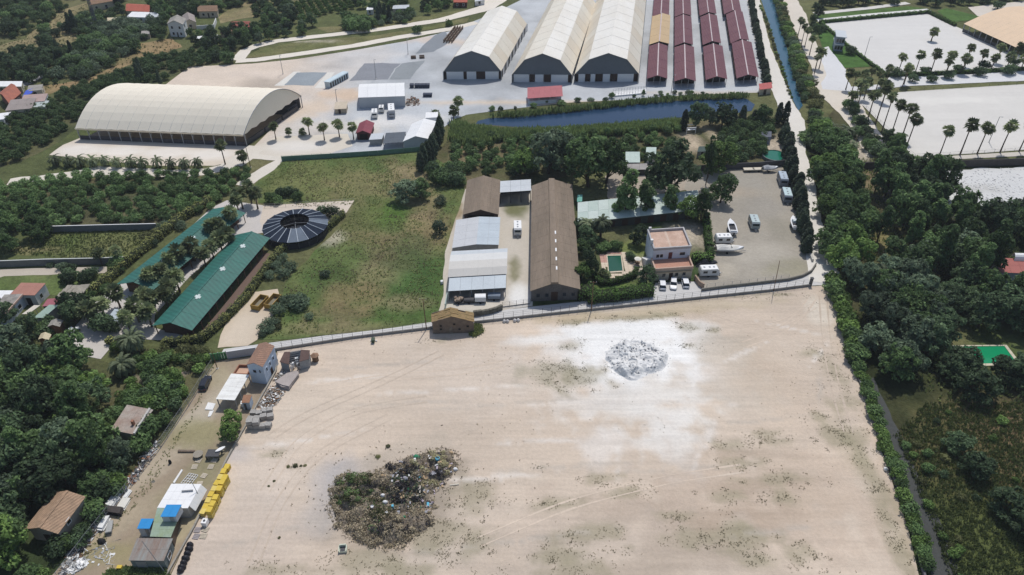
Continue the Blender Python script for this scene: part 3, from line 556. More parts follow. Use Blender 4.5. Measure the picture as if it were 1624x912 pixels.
    def post(s, a, b, z0, z1, mat, r=.09, name='post'):
        mb = MB(); q = s.p(a,b,0); mb.obox((q.x,q.y), r*2, r*2, z0, z1, 0); return mb.build(name, mat, s.root)

# --- three cream halls at the back
def fabric(name, k):
    m = MATS[name]; nt = m.node_tree; b = nt.nodes['Principled BSDF']; src = b.inputs['Base Color'].links[0].from_socket; t = N(nt, 'ShaderNodeBsdfTranslucent'); nt.links.new(src, t.inputs['Color'])
    ms = N(nt, 'ShaderNodeMixShader'); ms.inputs['Fac'].default_value = k; nt.links.new(b.outputs[0], ms.inputs[1]); nt.links.new(t.outputs[0], ms.inputs[2]); nt.links.new(ms.outputs[0], nt.nodes['Material Output'].inputs['Surface']); return m
vaultm = M('vault_membrane', (.86,.79,.655), .55, .02, .6, col2=(.83,.755,.62), amt=.4); fabric('vault_membrane', .08)
def hall(label, FL, FR, BLd, ze, zk, zp, segs, doors, bays=8, hue=0):
    """polygonal membrane hall. FL, FR: base pixels of the front; BLd: pixel of the far right eave (level ze)"""
    fl, fr = G(*FL), G(*FR); far = G(BLd[0], BLd[1], ze); d = Vector((far.x-fr.x, far.y-fr.y, 0)); bl = Vector((fl.x, fl.y, 0))+d
    b = Bld('storage_hall', label, 'hall', fl.to_3d(), fr.to_3d(), bl)
    prof = [(0,ze),(.205,zk),(.5,zp),(.795,zk),(1,ze)]
    for k in range(4):
        (a0, h0), (a1, h1) = prof[k], prof[k+1]
        mats = [[membrane2, membrane2, membrane], [membrane, membrane3, membrane, membrane3, membrane2], [membrane3], [membrane, membrane, membrane2]][k]  # left strips tan, centre paler: roof shading painted in; odd bays vary
        for j in range(bays):
            t0, t1 = j/bays, (j+1)/bays-.002
            mb = MB(); mb.slab(b.p(a0,t0,h0), b.p(a1,t0,h1), b.p(a1,t1,h1), b.p(a0,t1,h0), .12)
            mb.build('roof_panel', mats[(j*5+k+hue)%len(mats)], b.root)
    for t, nm in ((.012,'front_gable'), (.988,'back_gable')):
        mb = MB(); e = .003
        lo = [b.p(a, t-e, h-.14) for a, h in prof]; hi = [b.p(a, t+e, h-.14) for a, h in prof]
        lo = [b.p(0.004,t-e,ze-.3)]+lo[1:4]+[b.p(.996,t-e,ze-.3)]; hi = [b.p(.004,t+e,ze-.3)]+hi[1:4]+[b.p(.996,t+e,ze-.3)]
        mb.poly(lo); mb.poly(hi[::-1])
        for i in range(5): mb.poly([lo[i], lo[(i+1)%5], hi[(i+1)%5], hi[i]])
        mb.build(nm, gable_g, b.root)
    b.prism('back_wall', .01, .99, .985, .995, 0, ze-.3, shade_in)
    for (a0, a1, kind) in doors:
        if kind == 'w':
            b.prism('wall_panel', a0, a1, .008, .012, 0, ze-.34, panelw)
        else: b.prism('door', a0, a1, .013, .017, 0, ze-.36, brown_d)
    for sd in (0.004, .99):
        for j in range(bays*2):
            t0 = j/(bays*2); b.prism('side_panel' if j%2 else 'side_opening', sd, sd+.006, t0+.004, t0+.5/bays-.004, .05, ze-.2, panelw if j%2 else shade_in)
    for j in range(bays+1): 
        for sd in (-.004, .999): b.prism('buttress', sd, sd+.01, j/bays-.002, j/bays+.004, 0, ze-.1, steel)
    return b
hall('cream hall standing alone at the left of the three membrane halls', t01(1190,508), t01(1556,506), t02(95,150), 3.6, 9.6, 12.0, 4, [(.02,.05,'d'),(.05,.34,'w'),(.34,.40,'d'),(.40,.56,'w'),(.56,.72,'d'),(.72,.95,'w'),(.95,.98,'d')], bays=8)
hall('middle cream hall, joined to the hall on its right', t02(0,526), t02(378,530), t02(532,22), 3.6, 9.6, 12.2, 4, [(.02,.28,'w'),(.29,.36,'d'),(.38,.52,'w'),(.53,.64,'d'),(.65,.93,'w'),(.93,.98,'d')], bays=10, hue=1)
hall('rightmost cream hall beside the maroon stable sheds', t02(394,526), t02(800,524), t02(853,-20), 3.6, 9.6, 12.2, 4, [(.02,.05,'d'),(.06,.16,'w'),(.17,.24,'d'),(.25,.32,'w'),(.33,.43,'d'),(.44,.55,'w'),(.56,.66,'d'),(.67,.92,'w'),(.92,.98,'d')], bays=10, hue=2)

# --- rows of maroon stable sheds
colname = ['first','second','third','fourth']; rowname = ['nearest','middle','farthest']
SH = [[((858,498),(983,497),(872,292)), ((872,282),(994,276),(892,102)), ((892,104),(994,100),(905,-40))],
      [((1032,515),(1164,513),(1033,300)), ((1033,290),(1146,282),(1033,112)), ((1033,106),(1136,97),(1033,-40))],
      [((1231,506),(1363,500),(1214,297)), ((1212,284),(1324,272),(1196,108)), ((1192,100),(1295,86),(1178,-45))],
      [((1427,496),(1562,488),(1396,274)), ((1389,274),(1501,253),(1359,92)), ((1347,90),(1453,72),(1328,-50))]]
for c in range(4):
    for r in range(3):
        FL, FR, BL = [t02(*p) for p in SH[c][r]]
        tan = (c == 0 and r == 1)
        b = Bld('stable_shed', ('tan roofed stable shed, second of the column beside the cream halls' if tan else '%s maroon roofed stable shed in the %s column from the cream halls' % (rowname[r], colname[c])), 'shed', FL, FR, BL, z=3.0, group='stable sheds in four columns')
        b.gable_roof(3.1, 4.3, 'v', maroon2 if tan else maroon, n=4, ov=.02, ridge=M('ridge_white', (.5,.42,.42), .6, .1))
        b.prism('wall', .03, .97, .12, .97, 0, 2.95, shade_in)
        for a in (.01, .34, .66, .99): b.post(a, .005, 0, 3.0 if a in (.01,.99) else 3.5, steel, .08)
        for k in range(6):
            for sd in (.0, 1.0): b.post(sd, .15+k*.16, 0, 3.0, brown_d, .08)
        for k in range(5):
            for sd in (.015, .985): b.prism('stall_door', sd-.006, sd+.006, .17+k*.16, .29+k*.16, .1, 1.5, wood)
        mb = MB(); mb.poly([b.p(0,.01,3.05), b.p(1,.01,3.05), b.p(.5,.01,4.2)]); mb.poly([b.p(0,.02,3.05), b.p(.5,.02,4.2), b.p(1,.02,3.05)]); mb.build('gable', shade_in, b.root)  # shadow of the open gable painted as a near-black sheet

# --- red roofed pavilion and others of the back yard
b = Bld('refreshment_kiosk', 'red roofed white kiosk on the gravel before the middle cream hall', 'kiosk', (838,154), (891,150.5), (838,141.5), z=3.0)
b.prism('wall', .0, .86, .1, .9, 0, 1.2, white); b.prism('back_wall', 0, 1, .9, .96, 0, 2.8, cream)
b.slope(b.p(-.03,-.1,2.8), b.p(1.03,-.1,2.8), b.p(1.03,1.1,3.4), b.p(-.03,1.1,3.4), 6, 1, M('coral_red_roof', (.40,.13,.14), .7, .08))
for a in (.01,.33,.66,.98):
    b.post(a, .02, 0, 2.8, white, .07); b.post(a, .97, 0, 3.2, white, .07)
b.prism('counter', 0, .84, .0, .1, 0, 1.3, whitep)
b = Bld('gate_hut', 'small red roofed hut by the dirt road at the canal', 'hut', (1204,151), (1221,149), (1203,144), z=0)
b.walls(2.4, cream); b.slope(b.p(-.1,-.1,2.5), b.p(1.1,-.1,2.5), b.p(1.1,1.1,2.8), b.p(-.1,1.1,2.8), 3, 1, M('bright_red_roof', (.42,.10,.09), .7, .08)); b.open('F', .35, .6, 0, 2.0, 'door')
# railed platform
b = Bld('railed_platform', 'low white platform with railing at the edge of the gravel yard', 'platform', t02(637,616), t02(852,596), t02(640,590), z=0)
b.prism('deck', 0, 1, 0, 1, 0, .5, whitep)
for k in range(13): b.post(k/12, .02, .5, 1.7, steel, .05); b.post(k/12, .98, .5, 1.7, steel, .05)
mb = MB()
for bb in (.02, .98):
    for z in (1.1, 1.65): mb.tube(b.p(0,bb,z), b.p(1,bb,z), .04, n=4)
mb.build('rail', steel, b.root)

# --- white marquee, grey long block, small tents
b = Bld('marquee', 'white marquee with shade-grey front wall on the gravel yard', 'marquee', (571,172), (643,169.5), (573,151), z=0)
b.walls(4.3, M('marquee_wall_shade', (.46,.48,.50), .6, .05)); b.slope(b.p(-.01,-.02,4.4), b.p(1.01,-.02,4.4), b.p(1.01,.55,5.6), b.p(-.01,.55,5.6), 5, 1, membrane3, mats=[whitep]); b.slope(b.p(-.01,1.02,4.4), b.p(1.01,1.02,4.4), b.p(1.01,.55,5.6), b.p(-.01,.55,5.6), 5, 1, whitep); b.open('R', .2, .8, 0, 3.2, 'door', steel)  # white canvas wall with grey-blue shade painted into its colour
b = Bld('stall_block', 'long pale blue block of stalls beside the grey asphalt pads', 'stalls', t01(440,560), t01(470,560), t01(560,495), z=0)
b.walls(2.6, M('pale_blue_sheet', (.45,.55,.60), .6, .06)); b.slope(b.p(-.1,-.02,2.9), b.p(-.1,1.02,2.9), b.p(1.15,1.02,2.5), b.p(1.15,-.02,2.5), 8, 1, M('pale_blue_roof', (.52,.62,.66), .5, .05))
for k in range(8): b.open('R', .03+k*.12, .10+k*.12, 0, 2.0, 'door', steel_d)
b = Bld('tent', 'white gable tent with shade-grey front beside the green screen fence', 'tent', (641,236), (680,232), (655,208), z=0)
b.walls(2.8, M('marquee_wall_shade', (.46,.48,.50)), 4.2, 'v'); b.gable_roof(2.9, 4.3, 'v', whitep, n=4, ov=.02)
b = Bld('tent', 'small white flat tent behind the gable tent', 'tent', (676,197), (694,196), (677,190), z=0)
b.walls(2.4, whitep); b.slope(b.p(-.05,-.05,2.5), b.p(1.05,-.05,2.5), b.p(1.05,1.05,2.8), b.p(-.05,1.05,2.8), 2, 1, whitep)
b = Bld('hut', 'dark red roofed hut by the row of small palms', 'hut', (567,222), (588,222), (573,206), z=0)
b.walls(2.5, M('dark_red_wall', (.10,.035,.035), .8, .15), 3.6, 'v'); b.gable_roof(2.6, 3.7, 'v', M('dark_red_roof', (.23,.055,.075), .7, .1), n=3, ov=.08); b.open('F', .2, .8, 0, 2.2, 'door', shade_in)
b = Bld('canopy', 'dark grey panel canopy between the red hut and white tent', 'canopy', t01(805,908), t01(935,900), t01(825,850), z=2.5)
b.slope(b.p(0,0,2.4), b.p(1,0,2.4), b.p(1,1,2.9), b.p(0,1,2.9), 4, 2, M('solar_grey', (.10,.115,.13), .3, .1))
for a in (.03,.97):
    for bb in (.03,.97): b.post(a, bb, 0, 2.4 if bb < .5 else 2.8, steel)
b = Bld('shed', 'pale flat shed at the right of the dark red hut', 'shed', t01(725,912+12), t01(800,912+8), t01(740,912-20), z=0)
b.walls(2.2, greyw); b.slope(b.p(-.05,-.05,2.3), b.p(1.05,-.05,2.3), b.p(1.05,1.05,2.5), b.p(-.05,1.05,2.5), 3, 1, metalr)
b = Bld('hut', 'low tan hut beside the white vans', 'hut', (532,181), (550,180), (534,172), z=0)
b.walls(2.0, M('tan_sheet_wall', (.42,.35,.26), .8, .1)); b.slope(b.p(-.05,-.08,2.1), b.p(1.05,-.08,2.1), b.p(1.05,1.08,2.4), b.p(-.05,1.08,2.4), 3, 1, M('tan_roof', (.55,.47,.36), .8, .08)); b.open('F', .3, .5, 0, 1.8, 'door')

# --- vaulted hall on the left
def vault():
    ze = 4.4
    nl, nr, fr = G(119,203.5,ze), G(386,214,ze), G(478,152,ze)
    b = Bld('vaulted_hall', 'long cream vaulted riding hall open along its near side', 'hall', nl, nr, Vector((nl.x+fr.x-nr.x, nl.y+fr.y-nr.y, 0)))
    nb = 16; ns = 14; prof = []
    rise = 8.0
    for i in range(ns+1):
        x = i/ns; prof.append((x, ze+rise*(1-abs(2*x-1)**2.1)))
    for k in range(nb):
        a0, a1 = k/nb, (k+1)/nb-.0006; am = (a0+a1)/2
        mb = MB()
        for i in range(ns):
            for (x0, x1, d0, d1) in ((a0, am, 0, .12), (am, a1, .12, 0)):
                mb.poly([b.p(x0,prof[i][0],prof[i][1]+d0), b.p(x1,prof[i][0],prof[i][1]+d1), b.p(x1,prof[i+1][0],prof[i+1][1]+d1), b.p(x0,prof[i+1][0],prof[i+1][1]+d0)])
        mb.build('roof_panel', vaultm, b.root, True)
        mb = MB(); mb.slab(b.p(a0,-.006,ze+.05), b.p(a1,-.006,ze+.05), b.p(a1,0,ze-.5), b.p(a0,0,ze-.5), .06); mb.build('fascia', membrane2, b.root)
    for k in range(nb+1):
        a = k/nb
        mb = MB(); mb.path([b.p(a,x,z-.15) for x, z in prof], .14, 5); mb.build('arch', steel, b.root)
        for y in (.0, 1.0):
            b.post(a, y+(.015 if y < .5 else -.015), 0, ze, steel, .14)
            if k < nb and y < .5:
                mb = MB(); mb.tube(b.p(a,.015,ze-2.2), b.p(a+.3/nb,.01,ze-.3), .07, n=4); mb.build('strut', steel, b.root)
    # end skirts of membrane below the arch, rear wall of stands
    for a, nm in ((.004,'end_skirt'), (.996,'end_skirt')):
        mb = MB()
        for i in range(ns):
            z0, z1 = prof[i][1], prof[i+1][1]
            mb.poly([b.p(a,prof[i][0],z0-.1), b.p(a,prof[i+1][0],z1-.1), b.p(a,prof[i+1][0],min(z1-.2,ze-.3+.5*(i%2))), b.p(a,prof[i][0],min(z0-.2,ze-.3+.5*((i+1)%2)))])
        mb.build(nm, vaultm, b.root)
    b.prism('stand', .02, .98, .78, .96, 0, 2.2, M('dark_stand', (.05,.052,.06), .9, .2)); b.prism('back_wall', .01, .99, .965, .985, 0, ze-.2, steel_d)
    b.prism('kickboard', .005, .995, .012, .02, 0, 1.5, M('dark_boards', (.07,.065,.075), .8, .2))
    for k in range(3): b.prism('side_board', .985, .995, .04+.3*k, .31+.3*k, 0, 1.6, steel_d)
    mb = MB(); mb.prism(b.xy(.01,.99,.02,.96), .07, .075); mb.build('riding_floor', M('shade_toned_sand', (.30,.25,.20), .95, .1), b.root)  # sand colour darkened to paint the shade under the roof
vault()

# --- peach hangar top right
def peach_hall():
    ze = 4.0
    A, B, C = G(*t03(1242,150), ze), G(*t03(1572,300), ze), G(*t03(1500,118), ze)
    b = Bld('riding_hall', 'peach membrane riding hall at the right edge by the pale arena', 'hall', A, B, Vector((A.x+(C.x-A.x)*1.0+26, A.y+(C.y-A.y)+14, 0)))
    ns, nb = 6, 9; prof = [(i/ns, ze+4.6*math.sin(math.pi*i/ns)) for i in range(ns+1)]
    for k in range(nb):
        mb = MB()
        for i in range(ns): mb.poly([b.p(k/nb,prof[i][0],prof[i][1]), b.p((k+1)/nb-.001,prof[i][0],prof[i][1]), b.p((k+1)/nb-.001,prof[i+1][0],prof[i+1][1]), b.p(k/nb,prof[i+1][0],prof[i+1][1])])
        mb.build('roof_panel', peach, b.root, True)
    for k in range(nb+1):
        for y in (.02,.98): b.post(k/nb, y, 0, ze, steel, .15)
    b.prism('back_wall', 0, 1, .97, .985, 0, ze-.2, steel_d); b.prism('kickboard', 0, 1, .02, .03, 0, 1.4, steel_d)
peach_hall()
# judge tower
b = Bld('judge_tower', 'two storey blue grey glazed tower beside the upper pale arena', 'tower', (1321.5,81), (1335,82.5), (1320,72), z=0)
b.prism('wall', 0, 1, 0, 1, 0, 6.4, M('blue_grey_panel', (.22,.27,.33), .6, .06))
for z in (.9, 4.0):
    for a in (.06,.38,.70): b.open('F', a, a+.24, z, z+1.5, 'window', frame=steel); b.open('R', a, a+.24, z, z+1.5, 'window', frame=steel)
b.prism('floor_band', -.06, 1.06, -.06, 1.06, 3.05, 3.3, whitep); b.prism('roof', -.12, 1.12, -.12, 1.12, 6.45, 6.75, metalr)

# --- teal roofed stables
def stable(label, NL, NR, FL_, ze, zr, over):
    b = Bld('stable_block', label, 'stable', NL, NR, FL_, z=ze)
    b.gable_roof(ze, zr, 'v', greenr, n=9, ov=.02, ovz=0, ridge=greenr)
    b.prism('wall', .14, .80, .03, .985, 0, ze-.05, M('brown_stable_wall', (.12,.07,.05), .85, .2))
    mb = MB(); mb.poly([b.p(.14,.03,ze-.06), b.p(.80,.03,ze-.06), b.p(.5,.03,zr-.25)]); mb.poly([b.p(.14,.03+.002,ze-.06), b.p(.5,.032,zr-.25), b.p(.80,.032,ze-.06)]); mb.build('gable', M('brown_stable_wall', (.12,.07,.05)), b.root)
    for k in range(12):
        b.post(.985, .01+k*.089, 0, ze-.02, wood, .09); b.post(.015, .01+k*.089, 0, ze-.02, wood, .09)
        for sd in (.80, .14): b.prism('stall_door', sd-.004 if sd < .5 else sd, sd if sd < .5 else sd+.004, .05+k*.078, .085+k*.078, .05, 2.2, M('stall_door_wood', (.07,.04,.025), .8, .2))
    for k in (.25, .55, .82):
        f = lambda a: zr-(a-.5)*2*(zr-ze)+.12; mb = MB(); mb.slab(b.p(.53,k,f(.53)), b.p(.66,k,f(.66)), b.p(.66,k+.02,f(.66)), b.p(.53,k+.02,f(.53)), .1); mb.slab(b.p(.57,k-.012,f(.57)+.03), b.p(.62,k-.012,f(.62)+.03), b.p(.62,k+.032,f(.62)+.03), b.p(.57,k+.032,f(.57)+.03), .1); mb.build('roof_vent', M('roof_vent_white', (.55,.62,.60), .7, .08), b.root)
    return b
stable('teal roofed stable nearer the field, beside the clipped hedge', (243,516), (304,523), (374.5,373), 3.0, 4.6, 0)
stable('teal roofed stable farther left, behind the row of fan palms', (186.5,450.5), (243,459), (338,332), 3.0, 4.6, 0)

# --- round horse walker
def walker():
    c = G(468.5,357,2.6); R = 9.0; ri = 4.0; n = 20
    t = thing('horse_walker', 'round horse walker with dark segmented ring roof', 'horse walker', (c.x, c.y, 0))
    dk = [M('walker_dark', (.02,.028,.045), .9, .1, spec=.04), M('walker_mid', (.032,.042,.062), .9, .1, spec=.04), M('walker_pale', (.15,.18,.22), .8, .1, spec=.1)]
    for k in range(n):
        a0, a1 = 2*math.pi*(k+.02)/n, 2*math.pi*(k+.98)/n
        mb = MB(); P = lambda a, r, z: (c.x+r*math.cos(a), c.y+r*math.sin(a), z)
        mb.slab(P(a0,R,2.6), P(a1,R,2.6), P(a1,ri,3.9), P(a0,ri,3.9), .08); mb.build('roof_panel', dk[2] if k in (15,16,0) else dk[k%2], t)
        am = 2*math.pi*k/n
        mb = MB(); mb.tube(P(am,R+.05,2.68), P(am,ri-.05,3.98), .1, n=5); mb.build('roof_rib', M('pale_rib', (.45,.50,.55), .5, .1), t)
        mb = MB(); mb.tube(P(am,R-.3,0), P(am,R-.3,2.55), .09, n=5); mb.tube(P(am,ri+.1,0), P(am,ri+.1,3.8), .07, n=5); mb.build('post', steel_d, t)
        mb = MB(); mb.slab(P(a0,R-.35,.1), P(a1,R-.35,.1), P(a1,R-.36,1.9), P(a0,R-.36,1.9), .06); mb.build('outer_wall', M('walker_wall', (.03,.03,.035), .8, .2), t)
        mb = MB(); mb.slab(P(a0,ri,.1), P(a1,ri,.1), P(a1,ri-.01,1.9), P(a0,ri-.01,1.9), .06); mb.build('inner_wall', MATS['walker_wall'], t)
    mb = MB(); mb.lathe([(.35,0),(.35,3.4),(.12,3.5),(.12,4.6)], (c.x,c.y,0), 10)
    mb.build('hub', steel_d, t)
    for k in range(4):
        a = k*math.pi/2+.3; mb = MB(); mb.tube((c.x,c.y,3.3), (c.x+(R-.8)*math.cos(a), c.y+(R-.8)*math.sin(a), 2.3), .06, n=4); mb.build('arm', steel, t)
    mb = MB(); mb.lathe([(R-.4,.065),(0.1,.066)], (c.x,c.y,0), 24); mb.build('walker_track', M('shade_toned_sand', (.30,.25,.20)), t)  # same sand with roof shade painted into its colour
walker()

# --- the old barns of the farm
def long_barn():
    ze, zr = 4.0, 6.0
    b = Bld('long_barn', 'long brown roofed barn with raised ridge and white skylights', 'barn', (841.6,460.5), (919.5,457.5), (843.9,295.4), z=ze)
    dk = M('barn_gable_render', (.085,.08,.078), .9, .25, 1.5, col2=(.17,.16,.15), amt=.3)
    b.walls(ze-.05, dk, zr-.1, 'v', ins=.012)
    m0, m1 = .405, .56
    for (e0, x1) in ((-.012, m0), (1.012, m1)):
        zx = zr-.12
        b.slope(b.p(e0,-.006,ze), b.p(e0,1.006,ze), b.p(x1,1.006,zx), b.p(x1,-.006,zx), 14, 3, fibre, .08, gap=.012)
    for j in range(7):
        t0, t1 = -.006+j*1.012/7, -.006+(j+1)*1.012/7-.001
        mb = MB(); mb.hexa([b.p(m0,t0,zr-.2), b.p(m1,t0,zr-.2), b.p(m1,t1,zr-.2), b.p(m0,t1,zr-.2)], [b.p(m0+.006,t0,zr+.42), b.p(m1-.006,t0,zr+.36), b.p(m1-.006,t1,zr+.36), b.p(m0+.006,t1,zr+.42)]); mb.build('roof_monitor', fibre, b.root)
    for px_, py_ in (y4(1270,638), y4(1276,725), y4(1281,815), y5(1285,193), y5(1291,290)):
        g = G(px_, py_, zr+.4); r = Vector((g.x-b.o.x, g.y-b.o.y)); det = b.u.x*b.v.y-b.u.y*b.v.x
        tt = (b.u.x*r.y-b.u.y*r.x)/det
        b.prism('skylight', .515, .545, tt-.015, tt+.013, zr+.3, zr+.45, whitep)
    for a in (.12, .3, .66, .84): b.open('F', a, a+.07, 1.4, 2.4, 'window', frame=dk, ins=.012)
    b.open('F', .42, .56, 0, 2.8, 'door', brown_d, ins=.012)
    for k in range(8): b.open('L', .06+k*.12, .09+k*.12, 1.6, 2.6, 'window', frame=greyw, ins=.012)
long_barn()
b = Bld('brown_barn', 'shorter brown gabled barn left of the long barn', 'barn', y4(290,452), y4(650,450), y4(335,102), z=3.6)
b.walls(3.5, M('brown_gable', (.10,.06,.045), .85, .2), 5.0, 'v', ins=.02); b.gable_roof(3.6, 5.1, 'v', fibre, n=8, m=2, ov=.015, ridge=fibre); b.open('F', .12, .88, .2, 3.0, 'door', shade_in, ins=.02)
for k in range(5): b.open('R', .1+k*.17, .18+k*.17, 1.2, 2.3, 'window', frame=brown_d, ins=.02)
b = Bld('shed', 'pale two-tone metal roofed shed before the brown gabled barn', 'shed', y4(180,797), y4(652,765), y4(222,515), z=3.0)
b.walls(2.9, greyw, 3.5, 'v', ins=.01)
b.slope(b.p(-.01,-.01,3.0), b.p(-.01,1.01,3.0), b.p(.52,1.01,3.65), b.p(.52,-.01,3.65), 4, 2, metalr, mats=[M('dull_white_sheet', (.50,.51,.52), .6, .05)]); b.slope(b.p(1.01,-.01,3.0), b.p(1.01,1.01,3.0), b.p(.52,1.01,3.65), b.p(.52,-.01,3.65), 4, 2, metalb)
for k in range(3): b.open('L', .15+k*.28, .3+k*.28, 1.0, 2.0, 'window')
def curved_shed():
    A, B, C = G(*y5(130,527),3.0), G(*y5(732,492),3.0), G(*y5(176,116),4.4)
    b = Bld('vaulted_shed', 'pale vaulted shed with a lean-to over parked trailers', 'shed', A, B, C)
    prof = [(.26,4.2),(.40,5.1),(.58,5.5),(.80,5.2),(1.0,4.3)]
    for i in range(4):
        (t0,h0),(t1,h1) = prof[i], prof[i+1]
        for k in range(4):
            a0, a1 = -.012+k*.256, -.012+(k+1)*.256-.001
            mb = MB(); mb.slab(b.p(a0,t0,h0), b.p(a1,t0,h0), b.p(a1,t1,h1), b.p(a0,t1,h1), .07); mb.build('roof_panel', [M('warm_white_sheet', (.56,.54,.50), .6, .04), M('warm_white_sheet'), M('off_white_sheet', (.60,.60,.58), .6, .04), metalr][i], b.root)
    b.slope(b.p(.01,-.01,3.0), b.p(.995,-.01,3.0), b.p(.995,.26,4.0), b.p(.01,.26,4.0), 5, 1, metalb)
    b.prism('wall', .01, .99, .45, .98, 0, 4.2, greyw); b.prism('side_wall', .005, .012, .0, .45, 0, 2.9, pgreen); b.prism('side_wall', .988, .995, .2, .45, 0, 2.9, greyw)
    b.prism('wall', .012, .988, .33, .45, 0, 4.0, shade_in)
    for k in range(6): b.post(.015+k*.194, .01, 0, 3.0, steel)
    mb = MB(); mb.hexa([b.p(-.04,-.22,0), b.p(-.025,-.22,0), b.p(-.005,0,0), b.p(-.02,0,0)], [b.p(-.04,-.22,1.6), b.p(-.025,-.22,1.6), b.p(-.005,0,2.4), b.p(-.02,0,2.4)]); mb.build('wing_wall', pgreen, b.root)
curved_shed()
b = Bld('canopy', 'pale flat canopy spanning between the two brown barns', 'canopy', y4(668,228), y4(990,208), y4(672,118), z=4.0)
b.slope(b.p(0,0,4.0), b.p(1,0,4.0), b.p(1,1,4.2), b.p(0,1,4.2), 3, 2, metalr)
b.prism('back_wall', 0, 1, .93, .97, 0, 3.9, shade_in)
for a in (.02,.35,.68,.98): b.post(a, .02, 0, 3.9, steel_d)
# long low pale green roof behind the house
b = Bld('long_shed', 'long low pale roofed shed behind the white house', 'shed', (917,351.5), (1112,330.5), (917,325), z=3.4)
b.prism('wall', .005, .995, .05, .97, 0, 3.2, M('dark_shed_wall', (.06,.065,.06), .9, .2)); b.slope(b.p(-.005,-.05,3.3), b.p(1.005,-.05,3.3), b.p(1.005,1.03,4.1), b.p(-.005,1.03,4.1), 12, 2, pgreen, mats=[pgreen, M('pale_green_sheet2', (.50,.57,.53), .7, .06)])
for k in range(9): b.open('F', .04+k*.105, .09+k*.105, 0, 2.2, 'door', brown_d, ins=.05)

# --- the white house with roof terraces
def white_house():
    zt = 6.9
    FL, FR, BL = G(*y6(862,395), zt), G(*y6(1298,366), zt), G(*y6(788,176), zt)
    b = Bld('white_house', 'two storey white house with terracotta roof terraces and a front garage', 'house', FL, FR, BL)
    blue = M('white_house_wall', (.62,.66,.72), .85, .05, 1.0)
    b.prism('wall', .0, 1.0, .0, 1.0, 0, 6.2, blue)
    b.prism('terrace_floor', .03, .97, .03, .97, 6.2, 6.25, terrac2)
    for nm, q in (('parapet',(-.01,1.01,-.015,.03)), ('parapet',(-.01,1.01,.97,1.015)), ('parapet',(-.01,.03,.03,.97)), ('parapet',(.97,1.01,.03,.97))): b.prism(nm, *q, 6.2, 6.9, M('grey_parapet', (.42,.41,.41), .9, .1))
    b.prism('roof_joint', .45, .51, .03, .97, 6.25, 6.27, M('pale_joint', (.58,.45,.36), .9, .1))
    for a in (.06, .165): pass
    b.open('F', .09, .17, 3.9, 4.9, 'window'); b.open('F', .19, .27, 3.9, 4.9, 'window'); b.open('F', .42, .52, 3.35, 5.3, 'door', M('red_brown_door', (.16,.05,.045), .7, .1)); b.open('F', .72, .86, 4.2, 5.1, 'window')
    b.open('R', .3, .42, 4.0, 5.0, 'window'); b.open('R', .6, .72, 4.0, 5.0, 'window'); b.open('R', .2, .35, .9, 2.2, 'window')
    # front wing with terrace
    l, r = G(*y6(893,632), 4.0), G(*y6(1334,592), 4.0)
    dep = ((b.o-Vector((l.x,l.y))).dot(b.v.normalized()))/b.D
    a0 = ((Vector((l.x,l.y))-b.o).dot(b.u.normalized()))/b.W; a1 = ((Vector((r.x,r.y))-b.o).dot(b.u.normalized()))/b.W
    a0 = min(a0, 0.02)
    b.prism('front_wing', a0, a1, -dep, -.001, 0, 3.25, cream)
    b.prism('terrace_floor', a0+.02, a1-.02, -dep+.02, -.003, 3.25, 3.3, terrac)
    for q in ((a0-.01,a1+.01,-dep-.015,-dep+.025), (a0-.01,a0+.025,-dep+.025,-.002), (a1-.025,a1+.01,-dep+.025,-.002)): b.prism('parapet', *q, 3.25, 4.0, M('terrace_parapet', (.50,.36,.28), .9, .1))
    e = -dep/1.0
    def front(kind, x0, x1, za, zb, m=None):
        mb = MB(); f = lambda a, z, d: b.p(a, -dep-d/b.D, z)
        mb.hexa([f(x0,za,-.02),f(x1,za,-.02),f(x1,zb,-.02),f(x0,zb,-.02)], [f(x0,za,.05),f(x1,za,.05),f(x1,zb,.05),f(x0,zb,.05)]); mb.build(kind, m or glass, b.root)
    front('window', a0+.22, a0+.30, 1.3, 2.2); front('garage_door', a0+.40, a0+.50, 0, 2.3, brown_d); front('window', a0+.56, a0+.64, 1.3, 2.2); front('window', a0+.76, a0+.84, 1.3, 2.2)
    b.prism('awning', a0+.03, a1-.03, -dep-.06, -dep, 2.75, 2.9, M('awning_tan', (.42,.33,.22), .8, .1))
    # outside stair on the left
    for k in range(12): b.prism('stair_step', -.16, -.015, .02+k*.05, .02+(k+1)*.05-.001, 0, 3.2-k*.25, white)
    b.prism('chimney', -.05, .02, .25, .33, 6.2, 7.9, white); b.prism('chimney', .03, .10, .98, 1.03, 6.2, 7.5, white)
    return b
white_house()
